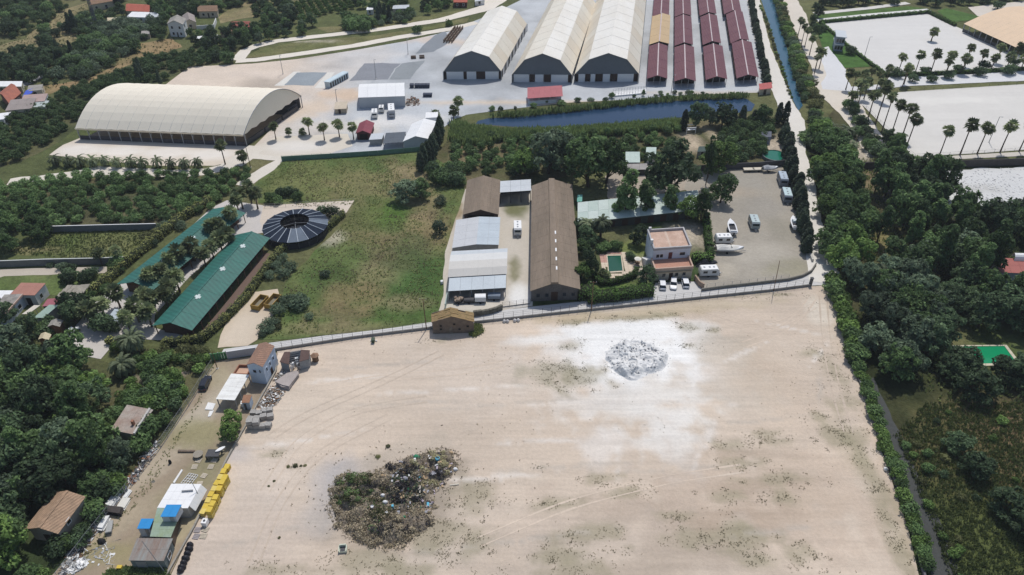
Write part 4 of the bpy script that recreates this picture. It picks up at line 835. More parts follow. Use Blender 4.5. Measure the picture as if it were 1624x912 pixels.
# --- roofless stone barn on the lane
def ruin():
    FL, FR = G(*z2(935,662)), G(*z2(1412,650)); zt = 3.6
    BLp = G(*z2(920,415), zt)
    b = Bld('stone_barn', 'weathered stone barn with patchy tiled roof on the sand lot wall', 'barn', FL, FR, Vector((BLp.x, BLp.y, 0)))
    mb = MB()
    n = 12; fr = [(k/n, 3.5+1.6*(1-abs(k/n-.46)/.5)*1.0+rng.uniform(-.06,.06)) for k in range(n+1)]; fr = [(a, max(3.3, z)) for a, z in fr]
    for t0, t1 in ((0,.06), (.94,1)):
        for k in range(n):
            (a0,h0),(a1,h1) = fr[k], fr[k+1]
            mb.hexa([b.p(a0,t0,0),b.p(a1,t0,0),b.p(a1,t1,0),b.p(a0,t1,0)], [b.p(a0,t0,h0),b.p(a1,t0,h1),b.p(a1,t1,h1),b.p(a0,t1,h0)])
        mb.build('gable_wall', stone, b.root); mb = MB()
    b.prism('side_wall', 0, .04, .06, .94, 0, 3.3, stone); b.prism('side_wall', .96, 1, .06, .94, 0, 3.3, stone)
    rt = M('mossy_tile', (.30,.20,.10), .95, .3, 3.5, col2=(.20,.15,.07), bump=.5, bscale=9)
    for sd in (0, 1):
        for i in range(5):
            for j in range(3):
                e0, e1 = (-.02, .46) if sd == 0 else (1.02, .46)
                f0, f1 = j/3, (j+1)/3
                zz = lambda f: 3.35+1.75*f
                o_ = rng.uniform(-.08,.1)
                if sd == 1 and i == 4 and j == 1: continue
                mb = MB(); a0, a1 = e0+(e1-e0)*f0, e0+(e1-e0)*(f1+.02)
                mb.slab(b.p(a0,i/5+.012,zz(f0)+o_+.1), b.p(a0,(i+1)/5-.004,zz(f0)+o_+.1), b.p(a1,(i+1)/5-.004,zz(f1)+o_+.1), b.p(a1,i/5+.012,zz(f1)+o_+.1), .14); mb.build('roof_panel', rt, b.root)
    for a, z in ((.17,2.2),(.17,1.2),(.50,2.6),(.82,1.9),(.62,1.1)): b.open('F', a, a+.055, z, z+.55, 'window', shade_in, frame=stone)
    b.open('F', .4, .48, 0, 1.9, 'blocked_door', M('rubble_infill', (.25,.21,.17), .95, .3, 5))
ruin()

# --- walls and fences
def wall_run(name, label, pts, h, th, mat, cat='wall', seg=4.0, cap=None, parts='wall_panel', world=False, uneven=0.0):
    W = [Vector(p).to_2d() for p in pts] if world else [G(*p).to_2d() for p in pts]
    t = thing(name, label, cat, (W[0].x, W[0].y, 0))
    for i in range(len(W)-1):
        a, b = W[i], W[i+1]; n = max(1, round((b-a).length/seg)); d = (b-a).normalized(); nn = Vector((-d.y,d.x))*th/2
        for k in range(n):
            p, q = a.lerp(b, k/n), a.lerp(b, (k+1)/n)-d*.02; hh = h+rng.uniform(-uneven, uneven)
            mb = MB(); mb.prism([p-nn, q-nn, q+nn, p+nn], 0, hh); o = mb.build(parts, mat, t)
            if cap:
                mb = MB(); mb.prism([p-nn*1.3, q-nn*1.3, q+nn*1.3, p+nn*1.3], hh, hh+.07); mb.build('coping', cap, o)
    return t
def fence(name, label, pts, h, spacing, mat, base=0.0, basemat=None, basew=.2, rails=(.35,.7,1.0), pr=.045, mesh=None):
    W = [G(*p).to_2d() for p in pts]; t = thing(name, label, 'fence', (W[0].x, W[0].y, 0)); pm = None
    for i in range(len(W)-1):
        a, b = W[i], W[i+1]; L = (b-a).length; n = max(1, round(L/spacing)); d = (b-a).normalized(); nn = Vector((-d.y,d.x))*basew/2
        for k in range(n+(1 if i == len(W)-2 else 0)):
            p = a.lerp(b, k/n)
            if pm is None: mb = MB(); mb.tube((0,0,base), (0,0,base+h), pr, n=5); pm = mb.mesh('post', mat)
            link('post', pm, t, (p.x-W[0].x, p.y-W[0].y, 0))
            if base and k < n:
                q = a.lerp(b, (k+1)/n)-d*.015; mb = MB(); mb.prism([p-nn,q-nn,q+nn,p+nn], 0, base); mb.build('base_block', basemat, t)
        mb = MB()
        for r in rails: mb.tube((a.x,a.y,base+h*r), (b.x,b.y,base+h*r), pr*.55, n=4)
        mb.build('wire', mat, t)
        if mesh:
            mb = MB(); stp = mesh
            k = 0.0
            while k < L:
                p0 = a+d*k; p1 = a+d*min(L, k+h*.9); mb.tube((p0.x,p0.y,base), (p1.x,p1.y,base+h), .012, n=3, cap=False); mb.tube((p0.x,p0.y,base+h), (p1.x,p1.y,base), .012, n=3, cap=False); k += stp
            mb.build('wire_mesh', mat, t)
    return t
lowwall = M('grey_low_wall', (.30,.29,.275), .95, .12, 1.5, col2=(.22,.21,.20))
fence('wire_fence', 'wire fence on a low grey wall along the lane, right of the stone barn', [(752,513),(860,501),(1000,486),(1110,474),(1220,462.5),(1285,454)], 1.6, 2.25, steel_d, .75, lowwall, .25)
fence('wire_fence', 'wire fence on a low grey wall along the lane, left of the stone barn', [(432,557),(560,537),(686,521.5)], 1.5, 2.25, steel_d, .75, lowwall, .25)
mb = MB(); g = G(*z5(768,540)); mb.box(g.x-.3, g.x+.3, g.y-.3, g.y+.3, 0, 2.4); mb.box(g.x-.38, g.x+.38, g.y-.38, g.y+.38, 2.4, 2.55)
tag(mb.build('gate_pillar', M('dark_pillar', (.12,.12,.12), .9, .15)), 'dark square pillar at the right end of the lane fence', 'pillar')
wall_run('block_wall', 'pale grey block wall left of the tiled white house', [(362,569),(408,562)], 2.1, .25, M('pale_block', (.44,.45,.47), .9, .06), seg=2.5, cap=M('pale_cap', (.62,.62,.62), .9, .05))
# green sheet gate
b = Bld('sheet_gate', 'green sheet metal gate at the top of the dirt yard', 'gate', (337,573), (361,569.5), (336,569), z=0)
for k in range(6): b.prism('gate_panel', k/6, (k+1)/6-.01, .1, .3, .1, 2.0, M('gate_green', (.07,.22,.09), .6, .1))
for a in (0,.5,1): b.post(a, .2, 0, 2.2, steel, .08)
curbm = M('boat_park_wall', (.20,.19,.165), .95, .15)
wall_run('retaining_wall', 'low dark wall curving round the boat park', [(1112,462),(1150,457),(1200,451.5),(1250,445.5),(1272,440),(1286,432.5),(1293.5,421)], .9, .3, curbm, seg=2.5)
fence('mesh_fence', 'thin post fence along the edge of the boat park', [(1120,458.5),(1200,449.5),(1250,443.5)], 1.6, 2.4, steel, rails=(.3,.6,.98))
mb = MB(); p = [G(*z5(x,y)) for x, y in ((735,130),(765,130),(808,262),(785,262))]; mb.prism([q.to_2d() for q in p], 0, .9)
tag(mb.build('ramp_wall', M('pale_concrete', (.52,.50,.45), .9, .08)), 'short pale concrete wall at the corner of the boat park', 'wall')
wall_run('brick_wall', 'short brick wall and pillar between the house forecourt and the caravans', [z4(745,470), z4(800,545), z4(850,575)], 1.6, .35, M('pale_brick', (.36,.26,.19), .9, .12), seg=1.5)
wall_run('garden_wall', 'long dark wall behind the boat park', [(1094,273),(1140,270),(1200,267),(1256,262)], 2.2, .3, M('dark_wall', (.09,.09,.095), .95, .15), seg=4)
wall_run('arena_wall', 'long dark wall below the lower pale arena', [(1338,270),(1420,267),(1500,266),(1640,262)], 2.6, .3, M('arena_dark_wall', (.085,.075,.07), .95, .15), seg=5)
wall_run('stone_wall', 'curved rough stone wall below the vaulted shed', [y5(395,790), y5(480,778), y5(560,765), y5(640,742), y5(690,718)], 1.5, .6, M('rough_stone', (.17,.16,.13), .95, .35, 5), seg=1.4, uneven=.12)
fence('farm_gate', 'low wire gate across the concrete farm entrance', [y5(697,700), y5(980,664)], 1.3, 1.6, steel_d, .35, lowwall, .2)
wall_run('paddock_wall', 'grey wall along the upper edge of the grass paddock', [t10(320,562), t10(700,552), t10(1000,545)], 2.0, .25, M('paddock_grey', (.17,.18,.18), .95, .12), seg=3, cap=M('pale_cap', (.62,.62,.62)))
wall_run('paddock_wall', 'grey wall with pale coping along the lower edge of the grass paddock', [t10(-40,785), t10(300,772), t10(640,765), t10(830,755)], 2.0, .25, M('paddock_grey2', (.15,.16,.16), .95, .12), seg=3, cap=M('pale_cap2', (.50,.52,.50), .9, .05))
wall_run('yard_kerb', 'low concrete wall between the dirt yard and sand lot', [(440,572),(438,590),(408,644),(386,684),(360,731),(310,834),(266,912),(240,960)], .55, .3, M('weathered_concrete', (.33,.31,.27), .95, .15, 2), seg=3, uneven=.05)
wall_run('lot_kerb', 'low grey wall along the right edge of the sand lot', [(1320,470),(1328,505),(1347,560),(1362,604),(1375,645),(1392,690),(1409,738),(1430,795),(1446,840),(1461,900),(1478,965)], .7, .35, M('dark_kerb', (.15,.15,.155), .95, .15), seg=3)
fence('screen_fence', 'green screened fence between the field and the arena sand', [(447,254),(480,252),(525,249)], 1.6, 3, M('gate_green', (.07,.22,.09)), rails=(.98,))
wall_run('windbreak', 'pale green windbreak screen behind the central field', [(447,255.5),(540,250),(600,246),(680,239)], 1.7, .08, M('screen_green', (.13,.24,.18), .9, .1), cat='screen', seg=3, parts='screen_panel')
fence('link_fence', 'chain link fence along the left side of the dirt yard', [(338,583),(300,645),(255,712),(200,785),(140,860),(95,920),(60,975)], 2.2, 2.8, steel, rails=(.05,.5,1.0), mesh=.55)
fence('rail_fence', 'pale rail fence at the far end of the central field', [(420,330),(470,327),(562,321)], 1.4, 3, M('pale_post', (.5,.48,.44), .8, .1), rails=(.5,.95))
fence('arena_fence', 'low dark rail around the upper pale arena', [(1300,37),(1345,75),(1403,118),(1460,117.5),(1540,114.5),(1640,109)], 1.2, 4, steel_d, rails=(.5,1.0))
fence('arena_fence', 'low dark rail around the lower pale arena', [(1640,133),(1450,145),(1353,152),(1395,195),(1437,240),(1450,249.5),(1560,243.5),(1640,238)], 1.2, 4, steel_d, rails=(.5,1.0))

# --- buildings of the dirt yard
def tiled_house():
    ze = 5.4
    FL, FR, BL = G(*z1(378,716), ze), G(*z1(560,742), ze), G(*z1(518,480), ze)
    b = Bld('tiled_house', 'small white house with brown tiled roof by the sand lot', 'house', FL, FR, BL)
    bl = M('white_wall_blue_shade', (.52,.60,.70), .85, .06)  # white wall tinted blue: its shade is painted into the colour
    b.walls(ze-.1, bl, ze+.6, 'v'); rt = M('yard_tile', (.36,.215,.15), .9, .2, 3, col2=(.27,.17,.125), stripe=(60,.55,.3))
    b.gable_roof(ze, ze+.75, 'v', rt, n=6, m=3, ov=.03)
    b.open('F', .3, .5, 3.2, 4.0, 'window', frame=bl); b.open('F', .7, .8, 3.4, 4.2, 'window', frame=bl)
    for k in range(3): b.open('R', .15+k*.27, .24+k*.27, 2.9, 3.9, 'window', frame=bl)
    b.open('R', .4, .55, 0, 2.1, 'door')
tiled_house()
b = Bld('brick_terrace', 'low brick walled terrace with pink floor beside the tiled house', 'terrace', z1(215,830), z1(385,835), z1(285,720), z=1.2)
b.prism('floor', 0, 1, 0, 1, 0, .6, M('pink_floor', (.55,.36,.26), .9, .08))
for q in ((0,1,0,.07),(0,1,.93,1),(0,.06,.07,.93),(.94,1,.07,.93)): b.prism('parapet', *q, .6, 1.25, brick)
b = Bld('carport', 'white corrugated carport roof on posts before the tiled house', 'carport', z6(22,312), z6(238,326), z6(200,27), z=2.7)
b.slope(b.p(-.02,-.01,2.7), b.p(1.0,-.01,2.7), b.p(1.0,1.01,2.85), b.p(-.02,1.01,2.85), 3, 6, M('stained_white_sheet', (.78,.78,.75), .6, .04, 2.0, col2=(.45,.43,.38), amt=.22, aniso=(35,.6,3)))
for k in range(4): b.post(.02, .02+k*.32, 0, 2.65, steel); b.post(.98, .02+k*.32, 0, 2.65, steel)
for i, (q, z) in enumerate(((z1(0,0),0),)): pass
b = Bld('hut', 'small pale blue hut with brown flat roof beside the carport', 'hut', z6(318,355), z6(405,355), z6(345,275), z=2.2)
b.prism('wall', 0, 1, 0, 1, 0, 2.1, M('pale_blue_wall', (.45,.52,.60), .8, .06)); b.slope(b.p(-.04,-.04,2.2), b.p(1.04,-.04,2.2), b.p(1.04,1.04,2.35), b.p(-.04,1.04,2.35), 2, 1, M('rusty_roof', (.33,.18,.11), .9, .15)); b.open('F', .2, .5, .1, 1.8, 'door', steel_d)
def broken_hut():
    c = G(*z1(930,740)); t = thing('broken_hut', 'dark hut with a torn open roof beside the small brown kiosk', 'hut', (c.x, c.y, 0))
    dk = M('maroon_felt', (.115,.075,.065), .9, .15); wl = M('grey_hut_wall', (.30,.31,.32), .9, .1)
    L = lambda f, z: G(f[0], f[1], z)
    ze = 2.6
    A = [L(z1(760,690),ze), L(z1(870,720),ze), L(z1(885,570),ze), L(z1(815,575),ze)]
    B = [L(z1(990,690),ze), L(z1(1105,655),ze), L(z1(1113,555),ze), L(z1(1010,548),ze)]
    for q in (A, B): mb = MB(); mb.slab(*q, .1); mb.build('roof_panel', dk, t)
    base = [A[0], A[1].lerp(A[0],.1), B[0], B[1], B[2], B[3], A[2], A[3]]
    cx = sum((p for p in base), Vector())/8; pts = [p+(cx-p)*.06 for p in base]
    for i in range(8):
        if i == 1: continue
        p, q = pts[i], pts[(i+1)%8]; d = (q-p).normalized(); n = Vector((-d.y,d.x,0))*.06
        mb = MB(); mb.prism([(p-n)[:2],(q-n)[:2],(q+n)[:2],(p+n)[:2]], 0, 2.45); mb.build('wall', wl, t)
    for k in range(7):
        s = k/6; p = A[2].lerp(A[1], s)+Vector((0,0,-.1)); q = B[3].lerp(B[0], s)+Vector((0,0,-.1)); mb = MB(); mb.tube(p, q, .06, n=4); mb.build('rafter', steel, t)
    r2 = random.Random(3)
    for k in range(22):
        p = A[2].lerp(A[1], r2.random()).lerp(B[3].lerp(B[0], r2.random()), r2.random()); mb = MB(); s = r2.uniform(.2,.6)
        mb.obox((p.x,p.y), s, s*.6, .2+r2.random()*.4, .9+r2.random()*1.0, r2.random()*3); mb.build('stored_junk', [steel, whitep, metalb, steel_d][k%4], t)
broken_hut()
def hex_kiosk():
    c = G(*z1(1183,680)); t = thing('hexagonal_kiosk', 'little brown hexagonal kiosk standing on the sand', 'kiosk', (c.x, c.y, 0))
    P = lambda r, k, z: (c.x+r*math.cos(k*math.pi/3), c.y+r*math.sin(k*math.pi/3), z)
    for k in range(6):
        mb = MB(); mb.slab(P(.72,k+.02,.05), P(.72,k+.98,.05), P(.72,k+.98,1.7), P(.72,k+.02,1.7), .06); mb.build('wall_panel', wood, t)
        mb = MB(); a, bb = Vector(P(.98,k,1.7)), Vector(P(.98,k+1,1.7)); mb.poly([a, bb, (c.x,c.y,2.15)]); mb.poly([bb-Vector((0,0,.07)), a-Vector((0,0,.07)), (c.x,c.y,2.08)]); mb.poly([a, a-Vector((0,0,.07)), bb-Vector((0,0,.07)), bb]); mb.build('roof_segment', M('kiosk_roof', (.27,.17,.11), .9, .12), t)
hex_kiosk()
# row of sheds with the blue-lidded cabins on top
b = Bld('shed', 'white flat roofed shed at the upper end of the row of yard sheds', 'shed', y1(803,405), y1(1030,408), y1(912,232), z=2.9)
b.prism('wall', .01, .99, .01, .99, 0, 2.85, M('dirty_white_wall', (.48,.47,.44), .9, .12)); b.slope(b.p(0,0,2.9), b.p(1.02,0,2.9), b.p(1.02,1.02,3.1), b.p(0,1.02,3.1), 4, 3, whitep)
b.slope(b.p(1.02,.1,2.88), b.p(1.02,1.0,3.08), b.p(1.16,1.0,1.6), b.p(1.16,.1,1.4), 4, 1, whitep)
mb = MB(); q0, q1 = b.p(.52,.68,3.25), b.p(.88,.72,3.25); mb.tube(q0, q1, .14, n=5); mb.build('roof_pole', steel, b.root)
b = Bld('shed', 'pale green flat roofed shed in the middle of the row of yard sheds', 'shed', y1(752,622), y1(906,627), y1(808,407), z=2.8)
b.prism('wall', .01, .99, .0, .995, 0, 2.7, M('brown_side', (.15,.11,.08), .9, .2)); b.slope(b.p(-.02,0,2.8), b.p(1.0,0,2.8), b.p(1.25,1.0,2.85), b.p(-.02,1.0,2.85), 3, 4, M('moss_green_sheet', (.24,.30,.18), .85, .08, 1.5, col2=(.28,.36,.30)))
b = Bld('shed', 'rusty corrugated roofed shed at the lower end of the row of yard sheds', 'shed', y1(592,797), y1(852,800), y1(655,640), z=2.7)
b.prism('wall', .01, .99, .01, .99, 0, 2.6, M('grey_green_wall', (.19,.22,.21), .9, .1)); b.slope(b.p(-.01,-.03,2.7), b.p(1.01,-.03,2.7), b.p(1.06,1.02,2.85), b.p(-.01,1.02,2.85), 6, 2, M('rust_sheet', (.25,.255,.24), .85, .12, 2.0, col2=(.21,.115,.075), amt=.35, aniso=(25,2.5,.5)))
b.open('F', .15, .45, .2, 2.2, 'door', steel); b.open('R', .3, .6, .8, 1.8, 'window')
for (fl, fr, bl, zz, lab) in ((y1(832,470), y1(940,470), y1(880,390), 4.4, 'blue roofed cabin standing on the pale green shed roof'), (y1(655,560), y1(745,560), y1(690,495), 2.5, 'blue roofed cabin on the ground beside the rusty roofed shed')):
    b = Bld('site_cabin', lab, 'cabin', fl, fr, bl, z=zz)
    z0 = 2.86 if zz > 4 else 0
    b.prism('wall', .02, .98, .02, .98, z0, zz-.1, M('cabin_grey', (.50,.53,.56), .7, .05)); b.slope(b.p(-.03,-.03,zz), b.p(1.03,-.03,zz), b.p(1.03,1.03,zz+.25), b.p(-.03,1.03,zz+.25), 2, 1, M('cabin_blue', (.03,.26,.58), .5, .05)); b.open('F', .55, .8, z0+.1, zz-.3, 'door', steel)
# hut with tiled roof in the wood on the left
def wood_hut():
    ze = 3.7
    FL, FR, BL = G(*t30(165,612), ze), G(*t30(365,640), ze), G(*t30(338,392), ze)
    BR = G(*t30(528,402), ze)
    b = Bld('tiled_hut', 'tile roofed tower-like hut standing among the trees at lower left', 'hut', FL, FR, BL)
    b.walls(ze-.1, M('dull_plaster', (.33,.29,.24), .9, .12), ze+.8, 'v', ins=.03); b.gable_roof(ze, ze+.95, 'v', tile2, n=6, m=3, ov=.04, ridge=tile2); b.open('R', .3, .42, 2.6, 3.6, 'window')  # plain dull brown plaster on all walls
    b.open('F', .4, .6, 0, 2.1, 'door', ins=.03)
wood_hut()
b = Bld('flat_shed', 'flat roofed shed with peeling pink roof against the link fence', 'shed', t20(700,900), t20(850,930), t20(805,742), z=3.2)
b.prism('wall', .01, .99, .01, .99, 0, 3.1, greyw); b.slope(b.p(0,0,3.1), b.p(1.0,0,3.1), b.p(1.15,1.0,3.15), b.p(0,1.0,3.15), 2, 4, M('peeling_roof', (.38,.35,.31), .95, .15, 1.2, col2=(.28,.20,.16), amt=.45))
b.prism('parapet', .97, 1.05, 0, 1, 3.0, 3.5, M('pale_parapet', (.5,.48,.45), .9, .1)); b.prism('chimney', .7, .8, .3, .38, 3.1, 4.2, brick); b.open('R', .5, .65, 1.2, 2.2, 'window')
# --- cluster of houses at the left edge
b = Bld('house', 'house with flat terracotta roof at the left edge', 'house', y2(112,277), y2(405,282), y2(252,146), z=3.2)
b.prism('wall', .03, .97, .03, .97, 0, 3.1, white); b.slope(b.p(0,0,3.2), b.p(1,0,3.2), b.p(1,1,3.5), b.p(0,1,3.5), 4, 3, M('terracotta_sheet', (.38,.19,.145), .85, .06))
for a in (.02,.98): b.post(a, .01, 0, 3.1, white)
b.open('R', .3, .5, 1.0, 2.2, 'window', ins=.03); b.open('F', .55, .75, 0, 2.2, 'door', shade_in, ins=.03)
b = Bld('house', 'low house with striped grey corrugated roof at the left edge', 'house', y2(-150,520), y2(62,512), y2(60,288), z=3.0)
b.prism('wall', .02, .98, .02, .98, 0, 2.9, M('blue_tint_wall', (.55,.60,.66), .85, .05)); b.slope(b.p(0,0,3.0), b.p(1,0,3.0), b.p(1.04,1,3.4), b.p(0,1,3.4), 3, 7, greyr, mats=[greyr, M('weathered_sheet2', (.27,.25,.23), .9, .15)])
b.prism('verge', 1.0, 1.06, 0, 1, 2.95, 3.45, M('pink_verge', (.50,.36,.29), .9, .08)); b.open('R', .25, .4, .9, 2.0, 'window', ins=.02); b.open('R', .6, .75, .9, 2.0, 'window', ins=.02)
b = Bld('house', 'white roofed house cut by the left picture edge', 'house', y2(-200,330), y2(60,330), y2(-120,232), z=3.2)
b.prism('wall', .02, .98, .02, .98, 0, 3.1, white); b.slope(b.p(0,0,3.2), b.p(1,0,3.2), b.p(1.1,1,3.4), b.p(0,1,3.4), 3, 2, whitep)
b = Bld('thatched_shelter', 'ragged grey thatched shelter behind the terracotta roofed house', 'shelter', y2(650,300), y2(915,290), y2(785,172), z=2.8)
for i in range(5):
    for j in range(3):
        if (i, j) == (3,0): continue
        mb = MB(); o_ = rng.uniform(-.15,.15); mb.slab(b.p(i/5,j/3,2.6+o_), b.p((i+1)/5+.03,j/3,2.6+o_), b.p((i+1)/5+.03,(j+1)/3+.03,2.9+o_), b.p(i/5,(j+1)/3+.03,2.9+o_), .2); mb.build('thatch_panel', M('grey_thatch', (.36,.33,.27), .95, .2, 3), b.root)
for a in (.03,.5,.97):
    for bb in (.03,.97): b.post(a, bb, 0, 2.6, wood)
b = Bld('awning_shed', 'small shed with a dusty red roof in the left cluster', 'shed', y2(490,412), y2(630,400), y2(560,335), z=2.6)
b.prism('wall', .05, .95, .05, .95, 0, 2.5, M('dark_shed_wall', (.06,.065,.06))); b.slope(b.p(0,0,2.6), b.p(1,0,2.6), b.p(1.05,1,2.9), b.p(0,1,2.9), 3, 1, M('dusty_red', (.34,.12,.14), .85, .08))
b = Bld('green_shed', 'pale green sheet roofed shed in the left cluster', 'shed', y2(392,542), y2(505,545), y2(580,402), z=2.6)
b.prism('wall', .04, .96, .04, .96, 0, 2.5, greyw); b.slope(b.p(0,0,2.6), b.p(1,0,2.6), b.p(1.0,1,2.9), b.p(0,1,2.9), 2, 5, M('sage_sheet', (.30,.40,.34), .8, .07))
b = Bld('awning', 'pale cream awning beside the pale green sheet roof', 'awning', y2(255,500), y2(330,500), y2(400,405), z=2.4)
b.slope(b.p(0,0,2.4), b.p(1,0,2.4), b.p(1,1,2.6), b.p(0,1,2.6), 2, 3, M('cream_canvas', (.62,.57,.48), .9, .06))
for a in (.03,.97):
    for bb in (.03,.97): b.post(a, bb, 0, 2.35, steel, .05)
b = Bld('carport', 'blue grey roofed carport among the palms of the stable drive', 'carport', y2(1232,572), y2(1372,584), y2(1340,448), z=2.8)
b.slope(b.p(0,0,2.8), b.p(1,0,2.8), b.p(1,1,3.0), b.p(0,1,3.0), 3, 2, metalb)
for a in (.03,.97):
    for bb in (.03,.97): b.post(a, bb, 0, 2.75, white, .07)
b = Bld('wooden_shed', 'wooden shed with cream roof at the edge of the stable drive', 'shed', y2(450,790), y2(560,800), y2(480,728), z=2.3)
b.walls(2.2, M('orange_wood', (.30,.13,.06), .8, .15), 2.7, 'v', ins=.03); b.gable_roof(2.3, 2.8, 'v', M('cream_roof', (.55,.48,.33), .85, .08), n=3, ov=.06)
b = Bld('wooden_shed', 'dark wooden shed with grey roof under the trees by the stable drive', 'shed', y2(560,640), y2(690,640), y2(600,575), z=2.5)
b.walls(2.4, wood, 2.9, 'v', ins=.03); b.gable_roof(2.5, 3.0, 'v', greyr, n=3, ov=.06)

# --- far houses, upper left
def cottage(label, FL, FR, BL, h, roofm, wallm=white, zr=None, axis='u', wins=2, name='house', zl=0):
    b = Bld(name, label, 'house', FL, FR, BL, z=zl)
    if zr: b.walls(h, wallm, zr, axis); b.gable_roof(h+.05, zr+.1, axis, roofm, n=4, ov=.04)
    else: b.walls(h, wallm); b.slope(b.p(-.02,-.02,h+.1), b.p(1.02,-.02,h+.1), b.p(1.02,1.02,h+.3), b.p(-.02,1.02,h+.3), 3, 2, roofm)
    for k in range(wins):
        for fl in range(1 if h < 4.5 else 2):
            b.open('F', (k+.35)/wins, (k+.6)/wins, .9+fl*2.8, 2.1+fl*2.8, 'window'); b.open('R', .3, .45, .9+fl*2.8, 2.1+fl*2.8, 'window')
    b.open('F', .46, .54, 0, 2.1, 'door')
    return b
cottage('far house with a bright red hipped roof', t00(815,105), t00(955,112), t00(830,62), 3.0, M('bright_red_tile', (.42,.12,.08), .9, .1), cream, 4.4, 'u')
cottage('far low house with a white roof before the red roofed house', t00(815,142), t00(930,145), t00(850,112), 2.6, whitep, white)
cottage('small white far house right of the white roof', t00(955,150), t00(1010,145), t00(965,120), 2.8, metalr, white, wins=1)
cottage('two storey white gabled far house', t00(1085,232), t00(1180,236), t00(1105,196), 6.0, greyr, white, 7.6, 'v')
cottage('grey gabled house behind the two storey white one', t00(1180,185), t00(1252,182), t00(1170,140), 3.2, M('grey_tile', (.30,.26,.24), .9, .1), cream, 4.6, 'v', wins=1)
wall_run('white_wall', 'white garden walls beside the far white houses', [t00(1250,190), t00(1360,182), t00(1375,140)], 2.0, .3, white, seg=4)
cottage('brown roofed far house near the upper dry field', t00(1268,112), t00(1385,110), t00(1275,78), 3.2, tile, cream, 4.5, 'u')
cottage('far house with a red sheet roof beside the dark trees', t00(1475,205), t00(1590,205), t00(1480,170), 2.6, M('dark_red_tile', (.27,.09,.07), .9, .12), M('brick_wall2', (.25,.11,.085), .9, .15), 3.6, 'u')
cottage('small brown hut below the red sheet roof', t00(1408,245), t00(1490,242), t00(1415,218), 2.4, tile, cream, 3.2, 'u', wins=1)
cottage('low white strip of a shed under the far trees', t00(1255,275), t00(1385,265), t00(1258,262), 2.0, whitep, cream, wins=1, name='shed')
cottage('long brown roofed farmhouse at the top edge', t00(590,72), t00(770,40), t00(592,42), 3.4, tile, cream, 4.8, 'u', wins=3)
cottage('small pale shed beside the radio mast', t00(550,175), t00(610,175), t00(552,158), 2.2, metalr, white, wins=1, name='shed')
cottage('pale shed half hidden by reeds near the upper left', t00(690,165), t00(790,162), t00(692,145), 2.2, M('cream_roof', (.55,.48,.33)), cream, wins=1, name='shed')
cottage('small grey shed among the reeds of the upper left', t00(905,248), t00(955,246), t00(908,230), 2.2, greyr, cream, wins=1, name='shed')
cottage('red roofed house by the track at the top centre', t01(1258,48), t01(1338,48), t01(1262,18), 2.8, M('bright_red_tile', (.42,.12,.08)), M('dark_red_wall', (.10,.035,.035)), 3.6, 'u')
cottage('pale grey sheds beside the top track', t01(1390,40), t01(1450,30), t01(1392,10), 2.4, metalr, white, wins=1, name='shed')
cottage('pale roofed long shed behind the dark cypress clump', t01(870,88), t01(970,84), t01(875,68), 2.4, metalr, cream, wins=2, name='shed')
cottage('small white house by the hedge of the top track', t01(705,95), t01(745,92), t01(708,80), 2.4, whitep, white, wins=1)
cottage('red brown roofed house at the far left', t00(80,700), t00(150,640), t00(20,640), 3.2, tred, M('brick_wall2', (.25,.11,.085)), 4.4, 'u')
cottage('grey roofed house at the left of the vaulted hall', t00(60,755), t00(220,740), t00(95,690), 3.2, M('grey_tile', (.30,.26,.24)), cream, wins=2)
cottage('pink grey roofed house touching the grey one, far left', t00(150,700), t00(300,690), t00(175,655), 3.0, M('pink_grey_roof', (.40,.30,.27), .9, .1), white, wins=2)
cottage('pale sage roofed shed at the far left', t00(225,722), t00(300,722), t00(255,685), 2.6, M('pale_sage', (.42,.47,.45), .8, .06), white, wins=1, name='shed')
cottage('white roofed shed at the left edge by the orchard', t00(-60,812), t00(40,800), t00(-10,770), 2.6, whitep, white, wins=1, name='shed')
cottage('grey roofed shed with bright blue tarpaulin behind it', t00(190,620), t00(280,612), t00(200,588), 2.6, greyr, cream, wins=1, name='shed')
b = Bld('tarpaulin_shelter', 'bright blue tarpaulin shelter at the far left', 'shelter', t00(140,612), t00(200,590), t00(165,580), z=2.5)
b.slope(b.p(0,0,2.4), b.p(1,0,2.4), b.p(1,1,2.8), b.p(0,1,2.8), 2, 2, M('blue_tarp', (.05,.10,.50), .6, .08))
for a in (.05,.95):
    for bb in (.05,.95): b.post(a, bb, 0, 2.4, steel)
cottage('long white roofed greenhouse at the far left', t00(-20,590), t00(150,590), t00(-10,560), 2.6, whitep, M('pale_yellow_wall', (.50,.48,.36), .9, .08), wins=2, name='greenhouse')
mk_path('asphalt_road', ZP(t00, [(60,560),(150,530),(250,485),(310,460)]), 6, c=(.30,.30,.31), z=.06)
# right edge house
b = Bld('house', 'house with red flat roof at the right picture edge', 'house', (1586,432), (1640,434), (1577,409), z=3.4)
b.prism('wall', 0, 1, 0, 1, 0, 3.3, M('grey_blue_wall', (.28,.32,.33), .9, .06)); b.slope(b.p(.0,0,3.4), b.p(1,0,3.4), b.p(1,1,3.5), b.p(0,1,3.5), 3, 2, M('red_flat_roof', (.36,.13,.11), .85, .08))
mb = MB(); 
secs = []
for k in range(9):
    a = math.pi*k/8; secs.append([b.p(.55+t*.5, 1.0+.18*math.cos(a), 3.4+1.6*math.sin(a)) for t in (0,1)])
for k in range(8): mb.poly([secs[k][0], secs[k][1], secs[k+1][1], secs[k+1][0]])
mb.build('vault_roof', whitep, b.root, True)
